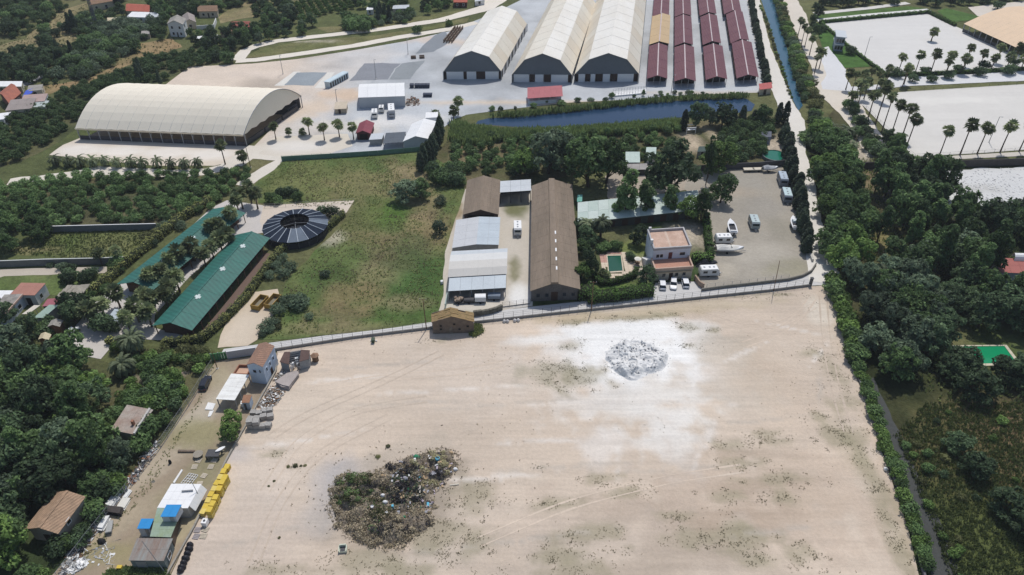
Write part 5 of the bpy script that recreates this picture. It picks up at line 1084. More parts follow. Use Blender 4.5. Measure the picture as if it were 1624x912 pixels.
# huts among the trees behind the farm
cottage('pale roofed shed among the trees behind the long barn', y7(150,470), y7(255,470), y7(150,395), 2.4, pgreen, greyw, wins=1, name='shed')
cottage('pale green roofed cabin under the big tree behind the farm', y7(300,430), y7(375,430), y7(305,360), 2.4, pgreen, white, wins=1, name='shed')
cottage('small blue grey hut beside the round pool', y7(1172,282), y7(1245,280), y7(1172,245), 2.6, M('dark_blue_roof', (.10,.11,.14), .7, .1), M('blue_hut', (.28,.33,.42), .8, .08), wins=1, name='hut')
cottage('long dark roofed hut with pale tarp behind the farm', y7(140,520), y7(310,515), y7(140,480), 2.0, M('grey_tarp', (.36,.34,.32), .9, .15), M('dark_shed_wall', (.06,.065,.06)), wins=1, name='hut')
cottage('green roofed hut in the orchard clearing', y7(690,385), y7(770,380), y7(700,350), 2.2, M('dark_green_roof', (.06,.09,.08), .8, .1), greyw, wins=1, name='hut')
b = Bld('swing_frame', 'white frame awning in the orchard clearing', 'frame', y7(612,205), y7(680,200), y7(615,180), z=0)
for a in (0,1):
    for bb in (0,1): b.post(a, bb, 0, 2.2, whitep, .08)
b.prism('beam', -.03, 1.03, -.05, .05, 2.2, 2.4, whitep); b.prism('beam', -.03, 1.03, .95, 1.05, 2.2, 2.4, whitep); b.prism('shade', .05, .95, .1, .5, 1.3, 1.36, whitep)
b = Bld('green_awning', 'small turquoise awning right of the long barn', 'awning', y4(1462,322), y4(1515,318), y4(1465,260), z=2.6)
b.slope(b.p(0,0,2.5), b.p(1,0,2.5), b.p(1,1,2.8), b.p(0,1,2.8), 2, 1, M('turquoise', (.16,.40,.33), .8, .06))
for a in (.05,.95):
    for bb in (.05,.95): b.post(a, bb, 0, 2.5, steel, .05)
# ------------------------------------------------------------------ vegetation
bark = M('bark', (.10,.075,.055), .95, .25, 5.0); palmbark = M('palm_bark', (.15,.115,.085), .95, .25, 5.0)
LM = {'dark': leafmat('leaf_dark', (.042,.07,.035), (.07,.105,.05)), 'mid': leafmat('leaf_mid', (.055,.098,.038), (.095,.145,.053)),
      'light': leafmat('leaf_light', (.075,.13,.035), (.12,.18,.052)), 'grey': leafmat('leaf_grey', (.066,.098,.06), (.105,.14,.085)),
      'citrus': leafmat('leaf_citrus', (.062,.108,.042), (.105,.158,.058)), 'olive': leafmat('leaf_olive', (.07,.08,.035), (.12,.125,.05)),
      'cypress': leafmat('leaf_cypress', (.026,.04,.024), (.042,.058,.032), .2), 'palm': leafmat('leaf_palm', (.095,.125,.062), (.16,.185,.09)),
      'date': leafmat('leaf_date', (.08,.105,.06), (.13,.15,.085)), 'hedge': leafmat('leaf_hedge', (.17,.19,.065), (.24,.245,.085)),
      'hedge_g': leafmat('leaf_hedge_green', (.06,.12,.028), (.10,.17,.042)), 'reed': leafmat('leaf_reed', (.075,.115,.04), (.12,.155,.06)), 'dry': leafmat('leaf_dry', (.24,.19,.11), (.33,.27,.16)),
      'brush': leafmat('leaf_brush', (.15,.125,.085), (.27,.23,.16)), 'weed': leafmat('leaf_weed', (.17,.15,.095), (.26,.23,.155)), 'char': leafmat('leaf_char', (.018,.017,.019), (.04,.037,.04), .05), 'weedo': leafmat('leaf_weed_olive', (.13,.12,.07), (.20,.18,.115)), 'weedg': leafmat('leaf_weed_green', (.085,.12,.04), (.15,.165,.065))}
def quads_mesh(name, V, mats, extra=None, idx=None):
    "V: (n,4,3) array of leaf quads; extra: MB with more geometry (material 1)"
    n = len(V); verts = V.reshape(-1, 3).astype(np.float32)
    ev = np.array(extra.v, dtype=np.float32).reshape(-1,3) if extra and extra.v else np.zeros((0,3), np.float32)
    me = bpy.data.meshes.new(name); faces_e = extra.f if extra else []
    nl = n*4+sum(len(f) for f in faces_e)
    me.vertices.add(len(verts)+len(ev)); me.vertices.foreach_set('co', np.concatenate([verts, ev]).ravel())
    me.loops.add(nl); li = list(range(n*4))
    for f in faces_e: li += [i+n*4 for i in f]
    me.loops.foreach_set('vertex_index', li)
    st = list(range(0, n*4, 4)); k = n*4
    for f in faces_e: st.append(k); k += len(f)
    me.polygons.add(n+len(faces_e)); me.polygons.foreach_set('loop_start', st)
    for m in mats: me.materials.append(m)
    mi = ([0]*n if idx is None else list(idx))+[1]*len(faces_e)
    if len(mats) > 1: me.polygons.foreach_set('material_index', mi)
    me.update(calc_edges=True); me['nq'] = n; return me
def leaf_quads(P, Nn, size, r, asp=1.6):
    "quads centred at P with rough normals Nn"
    n = len(P); Nn = Nn/np.linalg.norm(Nn, axis=1, keepdims=True)
    t = r.normal(size=(n,3)); t -= Nn*(t*Nn).sum(1, keepdims=True); t /= np.linalg.norm(t, axis=1, keepdims=True)
    b = np.cross(Nn, t); s = (size*r.uniform(.6,1.35,n))[:,None]
    q = np.stack([P-t*s*asp*.5, P-b*s*.42, P+t*s*asp*.5, P+b*s*.42], axis=1)
    return q
def lobed(r, lobes, n, size, under=-.55, jit=.55, shell=.45, gaps=0):
    w = np.array([l[3]*l[4]*l[5] for l in lobes])**.75; w /= w.sum(); ch = r.choice(len(lobes), n*2, p=w)
    d = r.normal(size=(n*2,3)); d /= np.linalg.norm(d, axis=1, keepdims=True)
    keep = d[:,2] > under+r.uniform(-.3,.2,n*2); ch, d = ch[keep][:n], d[keep][:n]
    L = np.array(lobes); rad = 1-shell*r.random(len(d))**1.7
    P = L[ch,:3]+d*rad[:,None]*L[ch,3:6]
    if gaps:
        kp = np.array([mnoise.noise(Vector(p)*gaps) > -.12 for p in P]); P, d = P[kp], d[kp]
    return leaf_quads(P, d+r.normal(size=d.shape)*jit+np.array([0,0,.25]), size, r)
PROTO = {}
def tree_proto(kind, var, leaf, R=3.6, Hh=7.6, n=2600, size=.40, nl=15, trunk_h=1.0, flat=.85, spread=.70):
    key = (kind, var, leaf)
    if key in PROTO: return PROTO[key]
    r = np.random.default_rng(abs(hash((kind, var)))%99991 if False else (sum(map(ord, kind))*31+var*7)); lobes = []
    cz = trunk_h+(Hh-trunk_h)*.5; lobes.append((0,0,cz,R*.62,R*.62,(Hh-trunk_h)*.42))
    for i in range(nl):
        a = 2*math.pi*(i+r.uniform(-.3,.3))/nl; rr = R*spread*r.uniform(.75,1.1); lr = R*r.uniform(.22,.42)
        zz = trunk_h+(Hh-trunk_h)*r.uniform(.18,.85); k = 1-.45*max(0, (zz-trunk_h)/(Hh-trunk_h)-.45)
        lobes.append((math.cos(a)*rr*k, math.sin(a)*rr*k, zz, lr, lr, lr*flat))
    lobes.append((r.uniform(-.2,.2)*R, r.uniform(-.2,.2)*R, Hh-R*.3, R*.4, R*.4, R*.32))
    Q = lobed(r, lobes, int(n*1.5), size, gaps=.9); Q[:,:,2] = np.maximum(Q[:,:,2], .1)
    mc = quads_mesh('crown', Q, [LM[leaf]])
    mb = MB(); mb.path([(0,0,0),(.05,.03,trunk_h),(0,.05,cz)], [R*.075,R*.055,R*.03], 6)
    for l in lobes[1:7]: mb.tube((0,0,trunk_h*.9), (l[0]*.85,l[1]*.85,l[2]-.2), R*.035, R*.012, 5)
    mt = mb.mesh('trunk', bark); PROTO[key] = (mt, mc); return PROTO[key]
def bush_proto(kind, var, leaf, R=1.6, Hh=2.6, n=320, size=.42, nl=6):
    key = ('b', kind, var, leaf)
    if key in PROTO: return PROTO[key]
    r = np.random.default_rng(sum(map(ord, kind))*17+var*5+3); lobes = [(0,0,Hh*.5,R*.75,R*.75,Hh*.48)]
    for i in range(nl):
        a = 2*math.pi*(i+r.uniform(-.3,.3))/nl; lr = R*r.uniform(.38,.55); lobes.append((math.cos(a)*R*.55, math.sin(a)*R*.55, Hh*r.uniform(.3,.7), lr, lr, lr*.85))
    Q = lobed(r, lobes, n, size, under=-.8); Q[:,:,2] = np.maximum(Q[:,:,2], .04)
    mb = MB(); mb.path([(0,0,0),(0,0,Hh*.5)], [R*.07,R*.04], 5); PROTO[key] = quads_mesh(kind, Q, [LM[leaf], bark], mb); return PROTO[key]
def cypress_proto(var):
    key = ('cy', var)
    if key in PROTO: return PROTO[key]
    r = np.random.default_rng(50+var); Hh = 8.0; P = []; d = []
    n = 900; z = r.random(n)**.85; a = r.random(n)*2*math.pi; rad = 1.15*np.minimum(1, (z+.02)*6)*np.sqrt(np.maximum(0,1-z**1.8*.97))*(.72+.28*r.random(n))*(1+.15*np.sin(a*3+z*9+var))
    P = np.stack([rad*np.cos(a), rad*np.sin(a), .25+z*(Hh-.25)], 1); Nn = np.stack([np.cos(a), np.sin(a), .5+0*a], 1)+r.normal(size=(n,3))*.35
    mb = MB(); mb.tube((0,0,0),(0,0,Hh*.6),.16,.05,5)
    PROTO[key] = (mb.mesh('trunk', bark), quads_mesh('crown', leaf_quads(P, Nn, .42, r), [LM['cypress']])); return PROTO[key]
def fan_palm_proto(var):
    key = ('fp', var)
    if key in PROTO: return PROTO[key]
    r = np.random.default_rng(70+var); Q = []
    for i in range(34):
        az = r.uniform(0, 2*math.pi); el = r.uniform(-.75, 1.25); L = r.uniform(1.0,1.5); d = np.array([math.cos(az)*math.cos(el), math.sin(az)*math.cos(el), math.sin(el)])
        side = np.array([-math.sin(az), math.cos(az), 0]); up = np.cross(d, side); c = d*L*.45
        for k in range(5):
            th = (k-2)*.5; dd = d*math.cos(th)+side*math.sin(th); tip = c+dd*L*.9-np.array([0,0,.35*L*abs(math.cos(el))*.6]); w = .16*L
            ss = -d*math.sin(th)+side*math.cos(th)
            Q.append([c, c+dd*L*.5+ss*w+up*.05, tip, c+dd*L*.5-ss*w-up*.05])
        Q.append([c*.02-side*.03, c*.02+side*.03, c+side*.03, c-side*.03])
    Q = np.array(Q)
    for i in range(14):
        pass
    r2 = np.random.default_rng(90+var); n = 70; a = r2.random(n)*2*math.pi; zz = -r2.random(n)*1.3-.1; Rr = .25+.2*r2.random(n)
    P = np.stack([Rr*np.cos(a), Rr*np.sin(a), zz], 1); sk = leaf_quads(P, np.stack([np.cos(a),np.sin(a),0*a+.1],1), .5, r2)
    me = quads_mesh('crown', np.concatenate([Q, sk]), [LM['palm'], LM['dry']], None, [0]*len(Q)+[1]*len(sk))
    mb = MB(); mb.path([(0,0,0),(.03,.0,.3),(.0,.03,.75),(0,0,1.0)], [.2,.14,.12,.12], 7); PROTO[key] = (mb.mesh('trunk', palmbark), me); return PROTO[key]
def date_palm_proto(var):
    key = ('dp', var)
    if key in PROTO: return PROTO[key]
    r = np.random.default_rng(170+var); Q = []
    nf = 60 if var == 0 else 24
    for i in range(nf):
        az = i*2.399+r.uniform(-.2,.2); el = 1.25-1.75*(i/nf)**.8; L = r.uniform(3.2,4.2); out = np.array([math.cos(az), math.sin(az), 0]); side = np.array([-math.sin(az), math.cos(az), 0])
        p = np.array([0,0,0.]); e = el; prev = p; ns = 7
        for k in range(ns):
            st = L/ns; d = out*math.cos(e)+np.array([0,0,1])*math.sin(e); q = prev+d*st; w = .42*math.sin(math.pi*min(1,(k+.8)/ns)*.9)+.06
            dn = np.array([0,0,-.12])
            for sg in (1,-1): Q.append([prev, prev+side*sg*w+dn+d*st*.5, q+side*sg*w*.8+dn+d*st*.4, q])
            prev = q; e -= .26+.05*k*.5
    mb = MB(); mb.path([(0,0,0),(0,0,.5),(0,0,1.0)], [.42,.34,.36], 8); PROTO[key] = (mb.mesh('trunk', palmbark), quads_mesh('crown', np.array(Q), [LM['date']])); return PROTO[key]
def cycas_proto(): return None
def place(protopair, name, label, cat, p, s=1.0, sz=None, rot=None, group=None, th=None):
    "tree with its own trunk and crown. th: trunk height for palms (trunk unit length)"
    t = thing(name, label, cat, (p[0], p[1], 0), rng.uniform(0, 6.28) if rot is None else rot, group)
    a = link('trunk', protopair[0], t); b_ = link('crown', protopair[1], t)
    if th is not None:
        a.scale = (s, s, th); b_.location = (0,0,th); b_.scale = (s, s, s)
    else: t.scale = (s, s, sz or s)
    return t
def single(me, name, label, cat, p, s=1.0, sz=None, group=None):
    o = link(name, me, None, (p[0], p[1], 0)); o.rotation_euler = (0,0,rng.uniform(0,6.28)); o.scale = (s*rng.uniform(.92,1.08), s*rng.uniform(.92,1.08), sz or s)
    return tag(o, label, cat, group)
def scatter(poly_px, sp, jit=.4, rot=0.0, hole=None, world=False, keep=1.0, seed=0):
    W = [Vector(p) for p in poly_px] if world else [G(*p).to_2d() for p in poly_px]; r = random.Random(seed+len(W)); out = []
    c = sum(W, Vector((0,0)))/len(W); R = max((w-c).length for w in W); n = int(R/sp)+1; ca, sa = math.cos(rot), math.sin(rot)
    spx, spy = (sp if hasattr(sp,'__len__') else (sp, sp)) if False else (sp, sp)
    for i in range(-n, n+1):
        for j in range(-n, n+1):
            if r.random() > keep: continue
            x, y = (i+(.5 if j%2 else 0))*spx+r.uniform(-jit,jit)*sp, j*spy*.9+r.uniform(-jit,jit)*sp
            q = Vector((c.x+x*ca-y*sa, c.y+x*sa+y*ca))
            if inpoly(q.x, q.y, W) and not (hole and hole(q)): out.append(q)
    return out
CIT = [bush_proto('citrus', k, 'citrus', 1.75, 2.9, 620, .31) for k in range(4)]
BUSHD = [bush_proto('bush', k, 'dark', 1.8, 2.8, 620, .32) for k in range(3)]; BUSHM = [bush_proto('bush', k, 'mid', 1.8, 2.6, 620, .32) for k in range(3)]
BUSHL = [bush_proto('bush', k, 'light', 1.6, 2.2, 560, .30) for k in range(3)]; BUSHG = [bush_proto('bush', k, 'grey', 1.8, 2.2, 620, .27) for k in range(3)]; BUSHO = [bush_proto('bush', k, 'olive', 1.7, 2.0, 520, .28) for k in range(3)]
TD = [tree_proto('broad', k, 'dark') for k in range(4)]; TM = [tree_proto('broad', k, 'mid') for k in range(4)]; TL = [tree_proto('broad', k, 'light') for k in range(3)]; TG = [tree_proto('broad', k, 'grey') for k in range(3)]
TO = [tree_proto('broad', k, 'olive') for k in range(2)]
TALL = [tree_proto('tall', k, 'mid', 2.8, 11.0, 2600, .4, 15, 1.0, 1.1, .5) for k in range(3)]
CY = [cypress_proto(k) for k in range(3)]; FP = [fan_palm_proto(k) for k in range(3)]; DP = [date_palm_proto(k) for k in range(2)]

def kname(pr):  # object names follow leaf colour alone; species and age unknown
    if not isinstance(pr, tuple): return {'leaf_dark':'dark_leaf_shrub','leaf_mid':'green_shrub','leaf_light':'light_leaf_shrub','leaf_grey':'grey_shrub','leaf_olive':'olive_shrub','leaf_citrus':'orchard_shrub'}.get(pr.materials[0].name, 'shrub')
    return {'leaf_dark':'dark_leaf_tree','leaf_mid':'broadleaf_tree','leaf_light':'light_leaf_tree','leaf_grey':'grey_leaf_tree','leaf_olive':'olive_leaf_tree'}.get(pr[1].materials[0].name, 'tree')
ORC = []
def orchard(poly, sp, label, group, cap=300, rot=.5, protos=CIT, s=(.8,1.15), hole=None, keep=.96, name='orchard_tree', seed=1, jit=.25, cat='tree'):
    pts = scatter(poly, sp, jit, rot, hole, keep=keep, seed=seed)
    ORC.append((pts, protos, s, label, group))
def plant_orchards():
    al = sorted((q.length, i, k) for i, O in enumerate(ORC) for k, q in enumerate(O[0])); near = set((i, k) for _, i, k in al[:298])
    for i, (pts, protos, s, label, group) in enumerate(ORC):
        for k, q in enumerate(pts):
            if (i, k) in near: ks = rng.uniform(*s); single(rng.choice(protos), 'orchard_tree', ('large ' if ks > s[0]+(s[1]-s[0])*.6 else 'small ' if ks < s[0]+(s[1]-s[0])*.3 else 'middling ')+label, 'tree', q, ks, rng.uniform(*s), group)
        ex = [q for k, q in enumerate(pts) if (i, k) not in near]
        if ex: mass('orchard_mass', ex, protos, s, 'mass of more distant '+label)
def mass(name, pts, protos, s, label):
    Vs = []
    for q in pts:
        me = rng.choice(protos); n = len(me.polygons); 
        co = np.empty(len(me.vertices)*3, np.float32); me.vertices.foreach_get('co', co); co = co.reshape(-1,3)
        nq = sum(1 for _ in range(0)) ; k = (len(me.vertices)//4)*4
        a = rng.uniform(0,6.28); sc_ = rng.uniform(*s); R = np.array([[math.cos(a),-math.sin(a),0],[math.sin(a),math.cos(a),0],[0,0,1]])
        c2 = (co[:k] @ R.T)*sc_+np.array([q.x,q.y,0]); Vs.append(c2.reshape(-1,4,3)[:me.get('nq', k//4)][::1])
    o = link(name, quads_mesh(name, np.concatenate(Vs), list(protos[0].materials)[:1])); tag(o, label, 'trees', kind='stuff')
# orchards
orchard(ZP(t10, [(-60,240),(150,250),(560,195),(620,215),(950,205),(1340,200),(1560,170),(1590,230),(1440,320),(1380,400),(1060,545),(980,515),(320,525),(200,560),(-60,520)]), 3.3, 'dark orchard tree in the orchard left of the teal roofed stables', 'orchard trees by the teal stables', 300, rot=.35, hole=lambda q: fbm(q.x, q.y, 8, 2, 44) > .27, keep=.93)
HALLXY = [G(119,212), G(386,222), G(478,165), G(225,160)]
orchard(ZP(t00, [(-60,840),(200,700),(480,570),(760,470),(900,380),(1250,330),(1380,300),(1480,380),(1240,430),(1030,520),(760,580),(560,690),(440,830),(330,912),(100,1030),(-60,1080)]), 4.2, 'orchard tree in the long orchard strip behind the vaulted hall', 'orchard trees behind the vaulted hall', 290, rot=.5, s=(.95,1.35), hole=lambda q: inpoly(q.x, q.y, HALLXY) or fbm(q.x, q.y, 10, 2, 4) > .33, protos=CIT+BUSHM[:1], seed=2)
orchard([(728,215),(760,222),(860,212),(960,208),(1075,200),(1078,240),(1085,262),(985,258),(860,275),(800,280),(740,280),(700,272)], 4.2, 'orchard tree between the pond reeds and farm sheds', 'orchard trees behind the farm', 300, rot=.1, s=(.8,1.3), hole=lambda q: fbm(q.x, q.y, 9, 2, 14) > .30, seed=3)
orchard([(1140,210),(1200,190),(1235,200),(1205,255),(1150,262),(1135,240)], 4.0, 'dark orchard tree left of the round pool', 'orchard trees by the round pool', 100, rot=.1, s=(.9,1.5), seed=5, protos=CIT+BUSHD)
orchard(ZP(t01, [(230,60),(300,0),(640,-30),(640,60),(560,90),(420,110),(300,120),(240,100)]), 4.2, 'vivid green orchard tree in the rows at the top', 'rows of green orchard trees at the top', 120, rot=.9, s=(.8,1.1), protos=[bush_proto('citrus', k, 'hedge_g', 1.75, 2.6, 300, .42) for k in range(2)], seed=6, jit=.1)
plant_orchards()
# mixed far vegetation, upper left
FREE = [[G(*p).to_2d() for p in ZP(t00, q)] for q in (((-60,290),(150,250),(420,60),(560,20),(540,100),(420,190),(640,250),(300,330),(0,380)), ((200,560),(560,500),(720,420),(880,280),(1160,240),(1160,300),(980,370),(640,540),(300,600)), ((780,0),(1060,0),(1060,170),(780,170)), ((1060,110),(1620,30),(1620,290),(1060,260)), ((-60,540),(320,540),(320,760),(-60,800)), ((570,0),(790,0),(770,80),(590,90)))]
pts_ = scatter(ZP(t00, [(-60,-30),(1640,-30),(1640,240),(1200,330),(900,380),(480,570),(200,640),(-60,640)]), 5.2, .45, .3, lambda q: any(inpoly(q.x, q.y, F) for F in FREE) or fbm(q.x, q.y, 25, 2, 71) > .2, seed=77)
mass('far_scrub', pts_, BUSHM+BUSHG, (.7,1.7), 'far scrub of bushes filling the upper left background')
KW = {'dark_leaf_tree':'dark', 'broadleaf_tree':'mid green', 'light_leaf_tree':'light green', 'grey_leaf_tree':'grey green', 'olive_leaf_tree':'olive toned', 'dark_leaf_shrub':'dark', 'green_shrub':'mid green', 'light_leaf_shrub':'light green', 'grey_shrub':'grey green', 'olive_shrub':'olive toned'}
def lab_one(label, pr, k, s, i, n):
    if n <= 30: return label if n == 1 else label+', %s from the left' % ORD[i]
    w = 'large' if k > s[0]+(s[1]-s[0])*.6 else 'small' if k < s[0]+(s[1]-s[0])*.3 else 'middling'; c = KW.get(kname(pr), '')
    return ' '.join(x for x in (w, c if c.split(' ')[0] not in label.split(' ')[:3] else '', label) if x)
def woods(poly, sp, protos, label, group, s=(.6,1.0), keep=.9, seed=0, name='tree', hole=None, jit=.42, cat='tree', szr=(.85,1.15)):
    Q = sorted(scatter(poly, sp, jit, .3, hole, keep=keep, seed=seed), key=lambda q: PX((q.x,q.y,0))[0])
    for i, q in enumerate(Q):
        pr = rng.choice(protos); k = rng.uniform(*s); lb = lab_one(label, pr, k, s, i, len(Q))
        if isinstance(pr, tuple): place(pr, kname(pr), lb, cat, q, k, k*rng.uniform(*szr), None, group)
        else: single(pr, kname(pr), lb, cat, q, k, k*rng.uniform(*szr), group)
def singles(poly, sp, protos, label, group, s=(.8,1.4), **kw): woods(poly, sp, protos, label, group, s, name=kw.pop('name','shrub'), cat=kw.pop('cat','shrub'), **kw)
singles(ZP(t00, [(380,470),(450,380),(560,290),(700,240),(860,230),(860,330),(700,390),(640,460),(560,500),(420,510),(330,490)]), 4.2, BUSHG+BUSHM, 'thicket bush in the clump of the upper left fields', 'thicket in the upper left fields', (1.2,2.2), seed=1)
singles(ZP(t00, [(620,180),(780,150),(1000,150),(990,250),(800,270),(640,260)]), 4.5, BUSHG, 'reed bush beside the far houses of the upper left', 'pale bushes by the far houses', (1.2,2.0), seed=2)
woods(ZP(t00, [(180,350),(340,290),(480,340),(380,420),(300,520),(0,540),(-50,400),(60,370)]), 5.0, TD, 'dark tree in the clump at the far left edge', 'dark trees at the far left', (.55,.85), seed=3)
singles(ZP(t00, [(-50,20),(100,0),(430,-10),(300,90),(160,170),(-50,200)]), 7.5, BUSHM+BUSHD, 'scattered dark bush in the scrub of the top left corner', 'bushes in the top left corner', (1.0,1.9), seed=4, keep=.7)
singles(ZP(t00, [(240,230),(420,150),(540,110),(640,130),(600,210),(480,230),(260,280)]), 4.6, BUSHM+BUSHD, 'bush in the hedge line beside the tall mast', 'hedge bushes by the mast', (1.0,1.8), seed=5)
woods(ZP(t00, [(640,0),(830,0),(820,90),(700,130),(620,120),(780,60)]), 6.0, TD+TM, 'tree near the long farmhouse at the top edge', 'trees by the long farmhouse', (.5,.8), seed=6)
woods(ZP(t00, [(970,60),(1230,-10),(1260,100),(1120,130),(1010,200),(980,110)]), 6.5, TM+TD, 'tree between the red roofed and white gabled far houses', 'trees among the far houses', (.6,.95), seed=7)
woods(ZP(t00, [(1180,235),(1640,200),(1640,300),(1500,330),(1300,330),(1200,280)]), 5.5, TD+TM, 'dark tree below the far white houses', 'trees below the far houses', (.55,.85), seed=8)
woods(ZP(t00, [(1380,0),(1520,0),(1450,80),(1390,80)])+[], 6.0, TM, 'tree at the upper dry field edge', 'trees by the upper dry field', (.6,.9), seed=9)
woods(ZP(t01, [(0,10),(240,20),(250,130),(380,160),(330,240),(100,260),(0,290)]), 5.5, TM+TG+TD, 'tree in the grove above the dirt track', 'grove above the dirt track', (.5,.85), seed=10)
woods(ZP(t01, [(640,20),(990,-30),(980,60),(860,60),(740,100),(640,60)]), 6.5, TD+TM, 'tree above the hedge of the top dirt track', 'trees above the top track', (.5,.85), seed=11)
woods(ZP(t01, [(1020,30),(1250,-30),(1260,60),(1060,100)]), 6.0, TM+TD, 'tree by the red roofed house at the top', 'trees by the top red roof', (.5,.8), seed=12)
singles(ZP(t01, [(580,150),(700,130),(760,190),(680,225),(600,220)]), 4.0, BUSHM, 'rounded green bush between the two dirt tracks', 'bushes between the dirt tracks', (1.6,2.2), seed=13)
singles(ZP(t01, [(760,110),(1000,90),(1010,150),(780,165)]), 3.6, BUSHG+BUSHM, 'bush in the hedge along the top dirt track', 'hedge along the top dirt track', (1.0,1.5), seed=14)
for (x, y) in ((790,60),(820,75),(780,95),(850,90)): place(rng.choice(CY), 'cypress', 'dark cypress clump beside the top dirt track', 'tree', G(*t01(x,y+50)), 1.2, 1.0, None, 'cypress clump by the top track')
single(BUSHM[0], 'shrub', 'round bush right of the clump on the track verge', 'shrub', G(*t01(1022,210)), 1.5); single(BUSHL[0], 'shrub', 'low bush at the right end of the track verge', 'shrub', G(*t01(1225,165)), 1.4)
single(BUSHD[1], 'shrub', 'dark round bush at the bend of the dirt track', 'shrub', G(*t00(1375,385)), 1.7); single(BUSHM[1], 'shrub', 'green round bush beside the bend of the dirt track', 'shrub', G(*t00(1450,400)), 2.0)
single(BUSHD[2], 'shrub', 'lone dark bush on the pale scrub of the top left', 'shrub', G(*t00(80,220)), 2.4)
for i, (x, y, h) in enumerate(((460,190,1.2),(490,185,1.3),(905,480,1.1),(890,500,1.0),(1020,520,.8),(800,490,.6),(380,330,.9),(465,340,.9),(530,280,.6))):
    place(CY[i%3], 'cypress', ['dark cypress by the mast','taller dark cypress by the mast','dark cypress rising from the orchard strip behind the vaulted hall','second cypress rising from the orchard strip','short dark cypress right end of the orchard strip','low cypress in the orchard strip','dark cypress in the left fields','cypress at the edge of the left thicket','small cypress on the dry field'][i], 'tree', G(*t00(x,y+20)), h, h)
woods(ZP(t10, [(-60,470),(120,440),(240,470),(330,570),(240,650),(80,690),(-60,690)]), 5.0, TM, 'bright green rounded tree left of the grass paddock', 'trees left of the grass paddock', (.6,.8), seed=20)
singles(ZP(t10, [(930,600),(1000,520),(1160,470),(1180,520),(1060,610),(960,660)]), 3.2, BUSHG+BUSHO, 'olive grey shrub beside the clipped stable hedge', 'shrubs by the stable hedge', (.8,1.3), seed=21)
singles(ZP(t10, [(360,850),(480,800),(600,830),(560,912),(400,912)]), 3.2, BUSHD, 'dark shrub in the garden lawn left of the stables', 'dark shrubs in the left garden', (1.0,1.5), seed=22)
singles(ZP(t10, [(690,790),(840,730),(860,790),(740,850)]), 3.0, BUSHM, 'green shrub at the end of the paddock wall', 'shrubs at the paddock wall end', (.9,1.3), seed=23)
singles(ZP(t10, [(200,780),(440,770),(440,810),(200,815)]), 3.4, BUSHG, 'grey plant along the garden path below the paddock', 'plants along the garden path', (.5,.9), seed=24, keep=.6)
# palms
def palms(pts, label, group, h=9.0, s=1.4, sway=.12, name='fan_palm', pr=FP):
    for i, (p, base) in enumerate(pts):
        g = G(*base) if base else None
        if g is None: g = crown_ground(p, h)
        hh = h*rng.uniform(1-sway, 1+sway) if base is None else crown_height(g, p)
        lab = label(i) if not isinstance(label, str) else label if len(pts) == 1 else label+', %s from the left' % ORD[sorted(range(len(pts)), key=lambda j: pts[j][0][0]).index(i)]
        place(pr[i%len(pr)], name, lab, 'palm', g, s*rng.uniform(.9,1.1), None, None, group, th=hh)
def crown_ground(p, h): g = G(p[0], p[1], h); return Vector((g.x, g.y, 0))
def crown_height(g, p):
    lo, hi = 1.0, 25.0
    for _ in range(30):
        m = (lo+hi)/2
        if PX((g.x, g.y, m))[1] > p[1]: lo = m
        else: hi = m
    return lo
palms([(t03(x,y), t03(*b_)) for x, y, b_ in ((840,360,(825,462)),(948,345,(930,470)),(1055,340,(1030,462)),(1150,345,(1135,450)),(1145,385,(1120,485)),(1260,300,(1248,420)),(1245,370,(1225,470)),(1355,335,(1340,430)),(1430,365,(1415,440)),(1460,300,(1445,400)),(1565,300,(1550,420)),(1525,360,(1510,440)),(1610,370,(1598,450)))], 'fan palm along the near edge of the upper pale arena', 'fan palms by the upper arena')
palms([(t03(x,y), t03(*b_)) for x, y, b_ in ((650,600,(635,745)),(765,615,(720,840)),(825,665,(780,855)),(870,685,(845,880)),(700,560,(680,790)),(590,545,(565,680)),(525,600,(515,700)))], 'fan palm along the left edge of the lower pale arena', 'fan palms left of the lower arena')
palms([(t03(920,755), t13(870,42)), (t03(1115,825), t13(1085,78)), (t03(1260,790), t13(1215,74)), (t03(1360,810), t13(1325,68)), (t03(1510,800), t13(1470,58)), (t03(1618,790), t13(1590,52))], lambda i: 'fan palm along the near edge of the lower pale arena, %s from the left' % ORD[i], 'fan palms along the near edge of the lower arena')
palms([(t03(x,y), t03(x-8,y+110)) for x, y in ((540,470),(500,460),(590,470),(640,450),(690,470),(745,435),(870,425),(860,440),(615,520),(560,520),(735,540),(700,520),(240,190),(270,240),(310,320),(300,360),(220,170),(330,330),(195,130))], 'fan palm in the cluster around the arena entrance drive', 'fan palms at the arena entrance', s=1.2)
palms([(t03(1045,200), t03(1035,262))], 'leaning fan palm standing alone on the upper pale arena', None, s=1.3)
palms([((1478,50), (1476,66))], 'second fan palm at the palm island of the upper arena', None, s=1.2)
palms([(t01(x,y), t01(x+15,y+85)) for x, y in ((325,770),(515,785),(112,800),(420,805),(605,800))], 'fan palm in the row on the sand before the yard fence', 'row of palms before the yard', s=1.2)
palms([(t01(205,830), t01(210,862)), (t01(293,835), t01(298,858))], 'low young palm on the sand before the yard fence', 'young palms before the yard', s=.9)
palms([(t01(1300,640), t01(1285,730)), (t01(1265,700), t01(1255,770)), (t01(1140,725), t01(1140,748))], 'palm at the left end of the pond', 'palms at the pond end', s=1.3)
palms([(t10(x,y), t10(x+4,y+45)) for x, y in ((355,95),(438,95),(510,100),(595,100),(668,95),(745,105),(835,105),(905,110),(1003,105),(1088,115),(1170,115),(1255,110))], lambda i: 'young feathery palm in the row before the vaulted hall, %s from the left' % ORD[i], 'young palms before the vaulted hall', s=.8, pr=DP[1:], name='young_palm')
